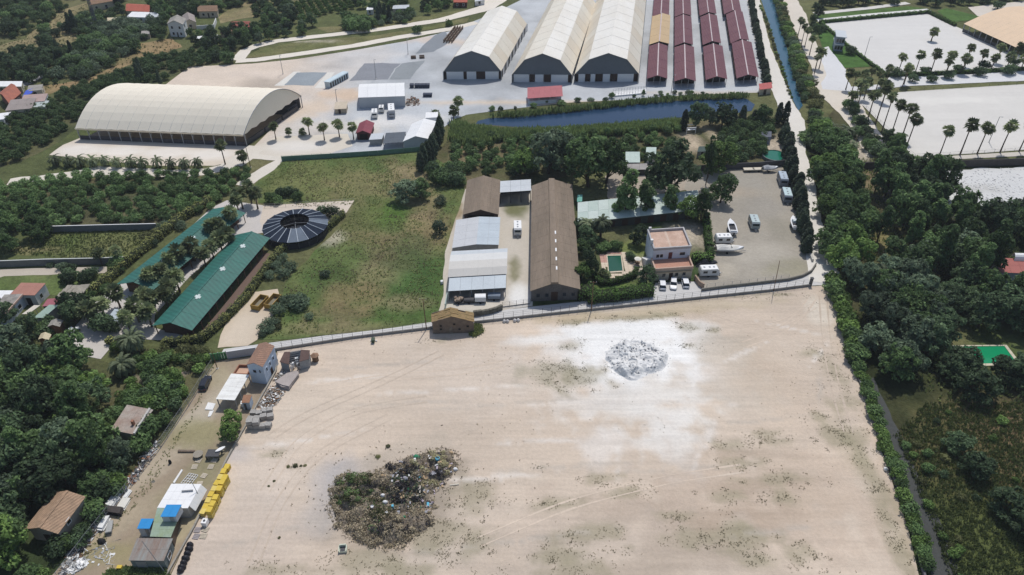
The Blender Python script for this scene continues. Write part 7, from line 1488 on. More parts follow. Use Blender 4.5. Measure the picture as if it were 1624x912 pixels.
# ------------------------------------------------------------------ vehicles, pools, poles, heaps, yard goods
def dirpx(a, b): p, q = G(*a), G(*b); return math.atan2(q.y-p.y, q.x-p.x)
wheelm = MB().tube((0,-.11,0), (0,.11,0), .31, n=10).mesh('wheel', black)
def wheels(t, xs, y, r=.31, z=.31):
    for x in xs:
        for s in (-1, 1): o = link('wheel', wheelm, t, (x, s*y, z)); o.scale = (r/.31, 1, r/.31)
def car(name, label, pos, heading, paint, L=4.2, W=1.75, Hh=1.45, group=None, pick=False, van=False):
    t = thing(name, label, 'car' if not van else 'van', (pos.x, pos.y, .07), heading, group)
    w = W/2; hb = .78 if not van else .95
    def sec(x, wd, z0, z1, cr=.12): return [(x,-wd,z0),(x,wd,z0),(x,wd,z1-cr),(x,wd-cr,z1),(x,-wd+cr,z1),(x,-wd,z1-cr)]
    mb = MB(); mb.loft([sec(-L/2,w*.82,.35,hb*.86), sec(-L/2+.15,w*.96,.22,hb*.98), sec(-L*.2,w,.2,hb+.04), sec(L*.2,w,.2,hb+.02), sec(L/2-.35,w*.94,.22,hb*.88), sec(L/2,w*.78,.35,hb*.70)]); mb.build_local = None
    link('body', mb.mesh('body', paint, smooth_=False), t)
    x0, x1 = (-L*.46, L*.22) if not pick else (-.2, L*.24)
    if van: x0, x1 = -L*.49, L*.32
    zt = Hh
    def cs(x, wd, z): return [(x,-wd,z),(x,wd,z)]
    lo = [(x0,-w*.93,hb),(x1,-w*.93,hb),(x1,w*.93,hb),(x0,w*.93,hb)]; hi = [(x0+(.35 if not van else .05),-w*.72,zt-.04),(x1-.6,-w*.72,zt-.04),(x1-.6,w*.72,zt-.04),(x0+(.35 if not van else .05),w*.72,zt-.04)]
    mb = MB(); mb.hexa(lo, hi); g_ = link('window', mb.mesh('window', glass if not van else paint), t)
    mb = MB(); mb.slab((hi[0][0]-.05,-w*.76,zt+.02),(hi[1][0]+.08,-w*.76,zt+.02),(hi[2][0]+.08,w*.76,zt+.02),(hi[3][0]-.05,w*.76,zt+.02),.07); link('roof', mb.mesh('roof', paint), t)
    if van:
        for s in (-1,1): mb = MB(); mb.box(x1-.95,x1-.35, s*w*.86-.06, s*w*.86+.06, hb+.05, zt-.2); link('window', mb.mesh('window', glass), t)
        mb = MB(); mb.slab((x1-.03,-w*.8,hb+.06),(x1-.03,w*.8,hb+.06),(x1-.5,w*.66,zt-.1),(x1-.5,-w*.66,zt-.1),.03); o = link('windscreen', mb.mesh('windscreen', glass), t); o.location = (.06,0,.04)
    wheels(t, (-L*.31, L*.31), w*.9)
    for s in (-1,1):
        mb = MB(); mb.box(L/2-.12, L/2-.01, s*w*.58-.16, s*w*.58+.16, .5, .62); link('headlight', mb.mesh('headlight', M('lamp_glass', (.6,.62,.65), .15, .05)), t)
        mb = MB(); mb.box(-L/2+.0, -L/2+.1, s*w*.66-.1, s*w*.66+.1, .52, .7); link('tail_light', mb.mesh('tail_light', M('red_lamp', (.25,.02,.02), .3, .05)), t)
        mb = MB(); mb.box(x1-.75, x1-.6, s*w*1.0-.06, s*w*1.0+.08, hb, hb+.13); link('mirror', mb.mesh('mirror', paint), t)
    if pick: mb = MB(); mb.box(-L/2+.15, -.3, -w*.8, w*.8, hb, hb+.06); link('bed', mb.mesh('bed', steel_d), t)
    return t
paint_w = M('car_white', (.75,.76,.77), .25, .02, 1.0, spec=.5); paint_k = M('car_black', (.018,.02,.028), .2, .05, 1.0, spec=.6); paint_s = M('car_silver', (.42,.45,.48), .3, .03, 1.0, metal=.4)
lane_dir = dirpx((1040,470),(1040,445))
for (x, y, h, lab) in ((368,545,lane_dir+.05,'white hatchback parked leftmost before the white house'), (497,540,lane_dir+math.pi-.03,'white car parked in the middle before the white house, facing the lane'), (635,522,lane_dir+.1,'white car parked rightmost before the white house')):
    car('parked_car', lab, G(*z4(x,y)), h, paint_w, group='cars before the white house')
car('parked_car', 'black estate car parked in the dirt yard', G(*t20(1306,618)), dirpx(t20(1290,660), t20(1330,570)), paint_k, 4.5)
car('parked_car', 'small white cart on the stable drive by the left houses', G(*y2(872,710)), .9, paint_w, 2.5, 1.4, 1.3)
def caravan(label, pos, heading, L=5.2, W=2.15, Hh=2.5, body=None, roof=None, bar=True, name='caravan', front_glass=True):
    body = body or M('caravan_white', (.68,.68,.66), .4, .03, 1.0); t = thing(name, label, 'caravan', (pos.x, pos.y, .05), heading)
    prof = [(-L/2,.55),(-L/2-.05,1.4),(-L/2+.2,Hh-.1),(-L/2+.5,Hh),(L/2-.6,Hh),(L/2-.25,Hh-.25),(L/2,1.5),(L/2-.1,.55)]
    mb = MB(); mb.loft([[(x,-W/2,z) for x, z in prof], [(x,W/2,z) for x, z in prof]]); link('body', mb.mesh('body', body), t)
    mb = MB(); mb.box(-L/2+.35, L/2-.55, -W/2+.1, W/2-.1, Hh, Hh+.05); r = link('roof', mb.mesh('roof', roof or whitep), t)
    for k, x in enumerate((-L*.28, 0, L*.22)):
        mb = MB(); mb.box(x-.22, x+.22, -.22, .22, Hh+.05, Hh+.17); link('roof_vent', mb.mesh('roof_vent', M('vent_grey', (.33,.35,.37), .5, .05)), t)
    for s in (-1,1):
        for x0, x1 in ((-L*.36,-L*.14),(L*.1,L*.32)):
            mb = MB(); mb.box(x0, x1, s*W/2-.03, s*W/2+.03, 1.35, 2.0); link('window', mb.mesh('window', glass), t)
    mb = MB(); mb.slab((L/2-.02,-W*.38,1.55),(L/2-.02,W*.38,1.55),(L/2-.2,W*.38,2.15),(L/2-.2,-W*.38,2.15),.04); o = link('window', mb.mesh('window', glass), t); o.location = (.04,0,.02)
    mb = MB(); mb.box(L*-.02, L*.1, W/2-.03, W/2+.035, .6, 2.3); link('door', mb.mesh('door', M('door_off_white', (.6,.6,.58), .5, .03)), t)
    wheels(t, (-.05*L,), W/2-.12, .34, .34)
    if bar:
        mb = MB(); mb.tube((L/2-.1,-.5,.5),(L/2+1.1,0,.5),.05,n=4); mb.tube((L/2-.1,.5,.5),(L/2+1.1,0,.5),.05,n=4); mb.box(L/2+.2,L/2+.6,-.3,.3,.45,.75); link('drawbar', mb.mesh('drawbar', steel), t)
    return t
caravan('white caravan with roof vents parked between the two brown barns', G(*y4(850,640)), dirpx(y4(848,560), y4(852,680)), 5.2)
caravan('white caravan beside the white house and brick wall', G(*z4(905,415)), .06, 5.0, 2.2)
caravan('white caravan parked behind the tarp covered boat', G(*y8(340,480)), .03, 4.6, 2.2)
gb = M('grey_green_body', (.30,.34,.34), .5, .04)
caravan('grey green caravan standing alone in the boat park', G(*y8(695,285)), dirpx(y8(680,240), y8(705,310)), 5.2, 2.3, 2.5, gb, M('pale_blue_green', (.42,.50,.50), .5, .05))
caravan('blue grey caravan at the upper right of the boat park', G(*y7(1335,575)), dirpx(y7(1320,530), y7(1340,590)), 6.0, 2.4, 2.7, M('blue_grey_body', (.20,.23,.27), .5, .05), M('blue_roof_pale', (.38,.45,.52), .5, .05))
caravan('pale turquoise roofed caravan below the blue grey one', G(*y7(1365,700)), dirpx(y7(1350,650), y7(1370,715)), 6.0, 2.4, 2.7, M('blue_grey_body'), M('pale_turquoise', (.45,.57,.58), .5, .05))
caravan('white horse lorry parked before the white marquee', G(*t01(862,728)), dirpx(t01(858,670), t01(864,745)), 7.5, 2.4, 3.0, M('lorry_grey', (.35,.36,.38), .5, .05), bar=False, name='horse_lorry')
caravan('white box van left of the horse lorry', G(*t01(755,742)), dirpx(t01(755,690), t01(752,745)), 4.6, 2.1, 2.4, bar=False, name='box_van')
caravan('small white van close to the marquee wall', G(*t01(798,708)), dirpx(t01(800,670), t01(796,710)), 3.8, 1.9, 2.0, bar=False, name='van')
def boat(label, pos, heading, L=6.5, W=2.3, cover=None, name='boat', open_=True, cabin=False):
    t = thing(name, label, 'boat', (pos.x, pos.y, .05), heading); hull = M('hull_white', (.72,.73,.74), .3, .03, 1.0)
    S = []; n = 9
    for k in range(n):
        s = k/(n-1); x = -L/2+L*s; w = W/2*(1-max(0,(s-.45)/.55)**2.2)*(.93+.07*min(1,s*5))+.02; d = .95*(1-.35*s**3); rise = .35*s**2
        S.append([(x,0,.75-d*.1+rise*1.0),(x,w*.75,.85+rise),(x,w,1.55+rise),(x,w*.86,1.58+rise),(x,0,1.5+rise+ (.12 if s > .5 else 0)),(x,-w*.86,1.58+rise),(x,-w,1.55+rise),(x,-w*.75,.85+rise)])
    mb = MB(); mb.loft(S); link('hull', mb.mesh('hull', hull), t)
    if open_:
        mb = MB(); mb.prism([(-L*.42,-W*.36),(L*.05,-W*.36),(L*.1,0),(L*.05,W*.36),(-L*.42,W*.36)], 1.5, 1.68); link('cockpit', mb.mesh('cockpit', M('cockpit_dark', (.03,.032,.04), .6, .2)), t)
        mb = MB(); mb.slab((L*.1,-W*.34,1.7),(L*.1,W*.34,1.7),(L*.02,W*.3,2.15),(L*.02,-W*.3,2.15),.04); link('windscreen', mb.mesh('windscreen', glass), t)
        mb = MB(); mb.box(-L*.46,-L*.40,-W*.4,W*.4,1.6,1.85); link('stern_bench', mb.mesh('stern_bench', whitep), t)
    if cabin:
        mb = MB(); mb.hexa([(-L*.12,-W*.3,1.6),(L*.18,-W*.28,1.75),(L*.18,W*.28,1.75),(-L*.12,W*.3,1.6)], [(-L*.1,-W*.25,2.2),(L*.06,-W*.22,2.2),(L*.06,W*.22,2.2),(-L*.1,W*.25,2.2)]); link('cabin', mb.mesh('cabin', M('cabin_pale', (.55,.62,.64), .3, .04)), t)
    if cover:
        S = []
        for k in range(8):
            s = k/7; x = -L*.52+L*1.03*s; w = W*.56*(1-max(0,(s-.5)/.5)**2.2)+.05; hgt = .2+.75*math.sin(math.pi*min(1,s*1.15+.05))**.7*(.75+.35*math.sin(s*9))
            S.append([(x,-w,1.35),(x,-w*.95,1.6),(x,-w*.5,1.62+hgt*.6),(x,0,1.65+hgt),(x,w*.5,1.62+hgt*.6),(x,w*.95,1.6),(x,w,1.35)])
        mb = MB(); mb.loft(S); link('tarpaulin', mb.mesh('tarpaulin', cover), t)
    mb = MB(); mb.tube((-L/2+.3,0,1.0),(-L/2-.4,0,1.0),.12,n=6); mb.box(-L/2-.65,-L/2-.3,-.18,.18,.7,1.7); link('outboard_motor', mb.mesh('outboard_motor', steel_d), t)
    mb = MB(); mb.tube((-L*.35,-W*.25,.5),(L*.3,-W*.2,.5),.05,n=4); mb.tube((-L*.35,W*.25,.5),(L*.3,W*.2,.5),.05,n=4); mb.tube((L*.3,-W*.2,.5),(L*.62,0,.5),.05,n=4); mb.tube((L*.3,W*.2,.5),(L*.62,0,.5),.05,n=4); link('trailer_frame', mb.mesh('trailer_frame', steel), t)
    wheels(t, (-L*.12,), W*.42, .3, .3); return t
boat('white motorboat with dark open cockpit on a trailer', G(*y8(435,335)), dirpx(y8(450,345), y8(400,180)), 6.8, 2.4)
boat('boat under a white tarpaulin on a trailer', G(*y8(415,590)), -.02, 7.2, 2.3, M('white_tarp', (.70,.68,.62), .8, .06, 2.0))
boat('white motorboat beside the cypress row', G(*y8(1165,290)), dirpx(y8(1190,310), y8(1140,170)), 6.2, 2.3, cabin=True)
boat('white rowing boat against the dark wall of the boat park', G(*y7(1245,490)), .05, 4.6, 1.7, M('grey_cover', (.48,.49,.50), .8, .06), 'small_boat', False)
for (x, y, w, lab) in ((1083,488,3.4,'pale flat trailer left against the dark wall'), (1155,486,3.6,'second pale flat trailer against the dark wall')):
    g = G(*y7(x,y)); t = thing('flat_trailer', lab, 'trailer', (g.x, g.y, .05), .05)
    mb = MB(); mb.box(-w/2,w/2,-.8,.8,.7,1.0); link('bed', mb.mesh('bed', M('cream_board', (.60,.55,.45), .8, .06)), t); wheels(t, (0,), .85, .28, .28)
    mb = MB(); mb.tube((w/2,0,.75),(w/2+1,0,.6),.05,n=4); link('drawbar', mb.mesh('drawbar', steel), t)
# vehicles under the vaulted shed
for (x, y, L, W, hh, m_, lab) in ((248,648,2.6,1.9,1.9,M('tan_load', (.42,.33,.25), .9, .2),'trailer loaded with tan sacks under the lean-to'), (350,645,2.6,1.7,1.2,steel_d,'dark low trailer under the lean-to'), (468,640,2.8,1.9,2.0,whitep,'small white box trailer under the lean-to'), (610,612,3.2,1.8,1.6,M('blue_grey_load', (.20,.24,.29), .7, .08),'blue grey covered trailer under the lean-to')):
    g = G(*y5(x,y)); t = thing('loaded_trailer', lab, 'trailer', (g.x, g.y, .05), rng.uniform(-.05,.05))
    mb = MB(); mb.box(-L/2,L/2,-W/2,W/2,.45,.6); link('bed', mb.mesh('bed', steel_d), t); wheels(t, (0,), W/2+.05, .26, .26)
    mb = MB()
    if 'sacks' in lab:
        for k in range(10): mb.lathe([(.1,0),(.45,.1),(.48,.4),(.2,.6)], (rng.uniform(-L*.35,L*.35), rng.uniform(-W*.3,W*.3), .6+.5*(k%2)), 8)
    else: mb.loft([[(x,-W/2*.95,.6),(x,W/2*.95,.6),(x,W/2*.9,hh-.15),(x,W/2*.6,hh),(x,-W/2*.6,hh),(x,-W/2*.9,hh-.15)] for x in (-L/2*.96, L/2*.96)])
    link('load', mb.mesh('load', m_), t)
# yellow skips
for (x, y, lab) in ((10,460,'yellow open skip, left of the pair beside the field'), (100,455,'yellow open skip, right of the pair beside the field')):
    pass
skipm = M('skip_ochre', (.42,.26,.05), .7, .1, 2.0, col2=(.30,.19,.06)); skipi = M('skip_inside', (.22,.20,.15), .9, .15)
for (fp, lab) in ((z1(480,92), 'ochre open skip, left of the pair beside the field'), (z1(635,80), 'ochre open skip, right of the pair beside the field')):
    g = G(*fp); hd = dirpx(z1(600,90), z1(700,-20)); t = thing('skip', lab, 'skip', (g.x, g.y, .06), hd); L, W, hh = 4.4, 2.1, 1.5
    for nm, q in (('side',(-.1,L+.1,-W/2-.06,-W/2+.06)),('side',(-.1,L+.1,W/2-.06,W/2+.06)),('end',(-.06,.06,-W/2+.06,W/2-.06)),('end',(L-.06,L+.06,-W/2+.06,W/2-.06))):
        mb = MB(); mb.box(*q, .1, hh); link(nm, mb.mesh(nm, skipm), t)
    mb = MB(); mb.box(0,L,-W/2,W/2,.1,.35); link('floor', mb.mesh('floor', skipi), t)
    for k in range(4): mb = MB(); mb.box(.3+k*1.2,.42+k*1.2,-W/2-.14,-W/2-.06,.1,hh); link('rib', mb.mesh('rib', skipm), t)
# bins and drums in the back yard
for i, x in enumerate((990,1020,1045,1070,1090)):
    g = G(*t01(x,556)); mb = MB(); mb.hexa([(g.x-.7,g.y-.6,0),(g.x+.7,g.y-.6,0),(g.x+.7,g.y+.6,0),(g.x-.7,g.y+.6,0)], [(g.x-.85,g.y-.7,1.4),(g.x+.85,g.y-.7,1.4),(g.x+.85,g.y+.7,1.6),(g.x-.85,g.y+.7,1.6)])
    tag(mb.build('waste_bin', M('bin_blue_black', (.03,.04,.07), .6, .1)), 'dark waste container right of the white marquee, %s from the left' % ORD[i], 'bin', 'dark bins by the marquee')
g = G(*t01(1090,612)); mb = MB(); mb.hexa([(g.x-1.6,g.y-.8,0),(g.x+1.6,g.y-.8,0),(g.x+1.6,g.y+.8,0),(g.x-1.6,g.y+.8,0)], [(g.x-1.8,g.y-.9,1.2),(g.x+1.8,g.y-.9,1.2),(g.x+1.8,g.y+.9,1.2),(g.x-1.8,g.y+.9,1.2)]); tag(mb.build('waste_bin', MATS['bin_blue_black']), 'wide dark container alone on the gravel yard', 'bin')
def heap(name, label, poly, n, cols, sz, hh, kind='stuff', cat='heap', seed=0, bars=.3):
    r = random.Random(seed); pts = rand_in(poly, n, seed); mb = MB(); W = [G(*p) for p in poly]; c = sum(W, Vector())/len(W); R = sum((w-c).length for w in W)/len(W)
    for (x, y) in pts:
        k = max(0, 1-math.hypot(x-c.x, y-c.y)/(R*1.1)); z = hh*k*r.uniform(.3,1.0); s = r.uniform(*sz); a = r.uniform(0,3.14); mb.mi(r.randrange(len(cols)))
        if r.random() < bars: e = Vector((math.cos(a),math.sin(a),r.uniform(-.25,.25)))*s*2; mb.tube((x-e.x,y-e.y,max(.05,z-e.z)),(x+e.x,y+e.y,max(.1,z+e.z)),s*.12,n=4)
        else:
            ca, sa = math.cos(a), math.sin(a); t1, t2 = r.uniform(-.4,.4), r.uniform(-.4,.4); q = []
            for u, v in ((-1,-.6),(1,-.6),(1,.6),(-1,.6)): u *= s*.6; v *= s*.6; q.append(Vector((x+ca*u-sa*v, y+sa*u+ca*v, max(.08, z+u*t1+v*t2)+.1)))
            mb.hexa([p-Vector((0,0,s*.35)) for p in q], q)
    o = mb.build(name, cols); return tag(o, label, cat, kind=kind)
tim = [M('timber_grey', (.25,.20,.155), .9, .2), M('timber_brown', (.17,.11,.075), .9, .2), steel_d]
def log_stack(label, a, b, w, n, h):
    p, q = G(*a), G(*b); t = thing('timber_stack', label, 'timber stack', (p.x, p.y, 0)); d = (q-p).normalized(); s = Vector((-d.y,d.x,0)); L = (q-p).length; k = int(L/2.6)
    for i in range(k):
        for j in range(n):
            for lv in range(h):
                c = p+d*(i+.5)*L/k+s*(j-(n-1)/2)*w/n; mb = MB(); mb.tube(c-d*1.1+Vector((0,0,.3+lv*.5)), c+d*1.1+Vector((0,0,.3+lv*.5)), .27, n=6); mb.build('log', tim[(i+j+lv)%2], t)
log_stack('long double stack of logs by the left cream hall', t01(1215,275), t01(1290,180), 5.0, 4, 3)
log_stack('low row of logs on the sand behind the asphalt pads', t01(972,372), t01(1080,366), 3.0, 2, 2)
heap('scrap_heap', 'heap of wood and scrap right of the white marquee', ZP(t01, [(950,640),(990,610),(1040,640),(1040,670),(950,675)]), 90, tim+[M('rust', (.30,.15,.09), .9, .2)], (.3,.7), 1.5, seed=3)
# poles
def pole(label, base, h, arm=True, mat=None, name='utility_pole', lamp=False, r=.13, lean=(0,0)):
    g = G(*base); t = thing(name, label, 'pole', (g.x, g.y, 0)); top = (g.x+lean[0], g.y+lean[1], h)
    mb = MB(); mb.tube((g.x,g.y,0), top, r, r*.65, 8); mb.build('shaft', mat or wood, t)
    if arm: mb = MB(); mb.tube((top[0]-.8,top[1],h-.25),(top[0]+.8,top[1],h-.2),.06,n=4); mb.build('cross_arm', wood, t)
    if arm:
        for dx in (-.7,0,.7): mb = MB(); mb.lathe([(.05,0),(.07,.1),(.03,.22)], (top[0]+dx,top[1],h-.18), 6); mb.build('insulator', white, t)
    if lamp: mb = MB(); mb.tube((top[0],top[1],h),(top[0]+.5,top[1]-.4,h+.1),.05,n=4); mb.box(top[0]+.35,top[0]+.85,top[1]-.6,top[1]-.3,h+.05,h+.17); mb.build('lamp_head', steel, t)
    mb = MB(); mb.box(g.x-.25,g.x+.25,g.y-.25,g.y+.25,0,.18); mb.build('footing', M('pale_concrete'), t)
    return t
pole('utility pole beside the left corner of the stone barn', (676.5,523), 9.2, lean=(-.2,0)); pole('utility pole by the wire fence below the tall lane hedge', (937.5,494), 9.0, lean=(0,0)); pole('thin utility pole at the fence below the boat park', (1226.5,463), 9.6, arm=False, r=.1, lean=(-.5,0))
pole('lamp pole at the edge of the gravel by the platform', t02(1010,585), 7.0, False, steel, 'lamp_pole', True); pole('lamp pole on the sand left of the asphalt pads', t01(172,470), 8.0, False, steel, 'lamp_pole', True)
pole('lamp pole standing between the grey asphalt pads', t01(762,500), 8.0, False, steel, 'lamp_pole', True); pole('lamp pole on the sand before the low tan hut', t01(518,672), 6.5, False, steel, 'lamp_pole', True); pole('lamp pole by the row of logs', t01(965,345), 7.0, False, steel, 'lamp_pole', True)
pole('lamp mast on the upper pale arena', t03(610,365), 9.0, False, steel, 'lamp_pole', True); pole('lamp mast on the lower pale arena near the palms', t03(1400,905), 9.5, False, steel, 'lamp_pole', True)
pole('slim pole at the corner of the field fence', t10(1590,150), 7.0, False, wood); pole('leaning post where the link fence meets the green gate', (345,585), 5.0, False, wood, r=.1)
pole('thin pole beside the lower cabin in the dirt yard', y1(870,900), 7.0, False, steel, r=.07, lean=(-2.5,1.5)); pole('thin pole beside the white yard shed', y1(1155,385), 6.0, False, steel, r=.07, lean=(-1.2,1.0))
def mast():
    g = G(*t00(615,168)); t = thing('radio_mast', 'tall lattice mast at the top left', 'mast', (g.x, g.y, 0)); h = 26
    for k in range(3):
        a = k*2.094; mb = MB(); mb.tube((g.x+.8*math.cos(a),g.y+.8*math.sin(a),0),(g.x+.5*math.cos(a),g.y+.5*math.sin(a),h),.16,n=4); mb.build('leg', M('mast_steel', (.10,.11,.14), .6, .1), t)
    mb = MB()
    for i in range(18):
        for k in range(3):
            z0, z1_ = i*h/18, (i+1)*h/18; r0, r1 = .8-.4*z0/h, .8-.4*z1_/h; a, b = k*2.094, (k+1)*2.094
            mb.tube((g.x+r0*math.cos(a),g.y+r0*math.sin(a),z0),(g.x+r1*math.cos(b),g.y+r1*math.sin(b),z1_),.09,n=3)
    mb.build('bracing', MATS['mast_steel'], t)
mast()
# pools
pw = watermat('garden_pool_water', (.018,.085,.055), .06, .08, 2.0)
def pool(label, q, mat, coping, z=.12, w=.5, h=.16, steps=False):
    W = [G(*p).to_2d() for p in q]; c = sum(W, Vector((0,0)))/len(W); t = thing('swimming_pool', label, 'pool', (c.x, c.y, 0)); n = len(W)
    out = [p+(p-c).normalized()*w*1.35 for p in W]
    for i in range(n):
        j = (i+1)%n; k = max(1, round((W[j]-W[i]).length/1.6))
        for m in range(k):
            a, b_, c1, d = W[i].lerp(W[j], m/k), W[i].lerp(W[j], (m+1)/k-.01), out[i].lerp(out[j], (m+1)/k-.01), out[i].lerp(out[j], m/k); mb = MB(); mb.prism([a,b_,c1,d], 0, h); mb.build('coping_stone', coping, t)
    mb = MB(); mb.poly([(p.x,p.y,z) for p in W]); o = mb.build('water', mat, t)
    if o.data.polygons[0].normal.z < 0: o.data.flip_normals()
    return t
deck_c = M('pool_deck_cream', (.62,.52,.40), .9, .07, 2.0); deck_p = M('pool_deck_pink', (.50,.30,.24), .9, .08, 2.0)
def slabs(name, label, poly, mats, size, z, pick):
    "paved deck: each paving slab a piece"
    W = [G(*p).to_2d() for p in poly]; base = MB(); base.prism(W, 0, z-.03); t = base.build(name, M('grout', (.40,.34,.28), .95, .1)); tag(t, label, 'terrace')
    x0, x1, ya, yb = min(w.x for w in W), max(w.x for w in W), min(w.y for w in W), max(w.y for w in W); x = x0
    sm = {}
    while x < x1:
        y = ya
        while y < yb:
            c = Vector((x+size/2, y+size/2))
            if inpoly(c.x, c.y, W) and all(inpoly(c.x+dx*size*.35, c.y+dy*size*.35, W) for dx in (-1,1) for dy in (-1,1)):
                m = pick(c)
                if m is not None:
                    if m not in sm: mb = MB(); mb.box(-size/2+.02,size/2-.02,-size/2+.02,size/2-.02,0,.05); sm[m] = mb.mesh('paving_slab', mats[m])
                    link('paving_slab', sm[m], t, (c.x, c.y, z-.03))
            y += size
        x += size
    return t
POOLQ = ZP(y6, [(318,488),(474,486),(496,664),(336,674)]); PW = [G(*p).to_2d() for p in POOLQ]
def pickd(c):
    if inpoly(c.x, c.y, [p+(p-sum(PW,Vector((0,0)))/4).normalized()*.75 for p in PW]): return None
    px, py = PX((c.x,c.y,0)); u, v = (px-920)*7.355, (py-340)*7.355
    return 1 if (v < 490 and u < 490) or (u < 310 and v < 560) else 0
slabs('pool_terrace', 'cream and pink paved terrace around the garden pool', ZP(y6, [(228,470),(300,436),(480,428),(556,420),(592,470),(560,540),(612,610),(622,680),(560,722),(440,740),(330,775),(225,735),(235,600)]), [deck_c, deck_p], 1.0, .12, pickd)
pool('rectangular green garden pool left of the white house', POOLQ, pw, deck_c, .14, .45, .2)
pool('bright green pool in the dark wood at right', [(1512,551),(1592,550),(1612,577),(1562,578),(1522,572)], watermat('green_pool_water', (.008,.24,.10), .1, .05), M('pool_pale_coping', (.55,.50,.38), .9, .08), .2, .6, .3)
g = G(*y7(1280,388)); t = thing('round_pool', 'round above-ground pool with green water behind the boat park', 'pool', (g.x, g.y, 0))
mb = MB(); mb.lathe([(4.0,0),(4.05,1.2),(3.85,1.25),(3.8,1.0)], (g.x,g.y,0), 28); mb.f.pop(); mb.m.pop(); mb.build('wall', M('pool_wall_grey', (.16,.18,.18), .7, .1), t)
mb = MB(); mb.lathe([(3.8,1.05),(.01,1.06)], (g.x,g.y,0), 28); mb.build('water', watermat('round_pool_water', (.015,.14,.09), .08, .05), t)
for k in range(10): a = k*.628; mb = MB(); mb.tube((g.x+4.12*math.cos(a),g.y+4.12*math.sin(a),0),(g.x+4.12*math.cos(a),g.y+4.12*math.sin(a),1.25),.07,n=4); mb.build('post', steel, t)
g = G(*y6(665,590)); t = thing('garden_parasol', 'white parasol over a garden table beside the pool', 'parasol', (g.x, g.y, 0))
mb = MB(); mb.tube((g.x,g.y,0),(g.x,g.y,2.3),.04,n=6); mb.build('pole', steel, t)
mb = MB(); mb.lathe([(.95,2.0),(.5,2.2),(.05,2.35)], (g.x,g.y,0), 10); mb.build('canopy', M('parasol_canvas', (.75,.72,.64), .9, .04), t)
mb = MB(); mb.lathe([(.7,.7),(.7,.75)], (g.x,g.y,0), 12); mb.build('table_top', wood, t)
for (x, y) in ((255,720),(302,745)):
    place(FP[0], 'dwarf_palm', 'dwarf palm on the pool terrace, %s of the two' % ('left' if x < 280 else 'right'), 'palm', G(*y6(x,y)), .75, None, None, None, th=1.3)
# black tarp heap in the boat park
def lump(name, label, q, h, mat, cat, n=14, rough=.35, seed=0):
    W = [G(*p).to_2d() for p in q]; c = sum(W, Vector((0,0)))/len(W); mb = MB(); R = []
    rings = 6
    for i in range(rings+1):
        f = i/rings; row = []
        for k in range(n):
            a = k/n*len(W); j = int(a); e = W[j].lerp(W[(j+1)%len(W)], a-j); p = c+(e-c)*(1-f); z = h*(1-(1-f)**2.2)*(1+rough*2*fbm(p.x,p.y,1.3,3,seed+2)) if i else 0
            row.append((p.x, p.y, max(.02,z)))
        R.append(row)
    mb.loft(R, cap=False); o = mb.build(name, mat, None, False); return tag(o, label, cat)
lump('tarp_heap', 'heap of black tarpaulin beside the caravan and white house', ZP(y8, [(15,770),(30,715),(130,695),(270,690),(288,720),(200,750),(80,775)]), 1.3, M('black_tarp', (.03,.033,.042), .45, .15, 2.0), 'tarpaulin', rough=.7)
# sandbags by the low wall
for i, (x, y) in enumerate(((145,672),(183,672),(268,664),(308,660))):
    g = G(*z3(x,y)); mb = MB(); mb.lathe([(.3,0),(.42,.2),(.38,.55),(.15,.8),(.05,.82)], (g.x,g.y,.04), 9); tag(mb.build('big_bag', M('pale_bag', (.60,.58,.56), .9, .08), None, True), 'pale sack at the foot of the lane wall, %s from the left' % ORD[i], 'sack', 'sacks at the lane wall')
g = G(*z2(238,760)); t = thing('garden_bin', 'small dark bin with white rags by the lane wall', 'bin', (g.x, g.y, 0)); mb = MB(); mb.hexa([(g.x-.3,g.y-.35,0),(g.x+.3,g.y-.35,0),(g.x+.3,g.y+.35,0),(g.x-.3,g.y+.35,0)],[(g.x-.4,g.y-.45,1.1),(g.x+.4,g.y-.45,1.1),(g.x+.4,g.y+.45,1.25),(g.x-.4,g.y+.45,1.25)]); mb.build('body', M('bin_green_dark', (.06,.09,.06), .7, .1), t)
for dx in (-.55,.6): mb = MB(); mb.lathe([(.1,0),(.25,.1),(.2,.3),(.05,.35)], (g.x+dx,g.y+.4,.05), 7); mb.build('rag', white, t)
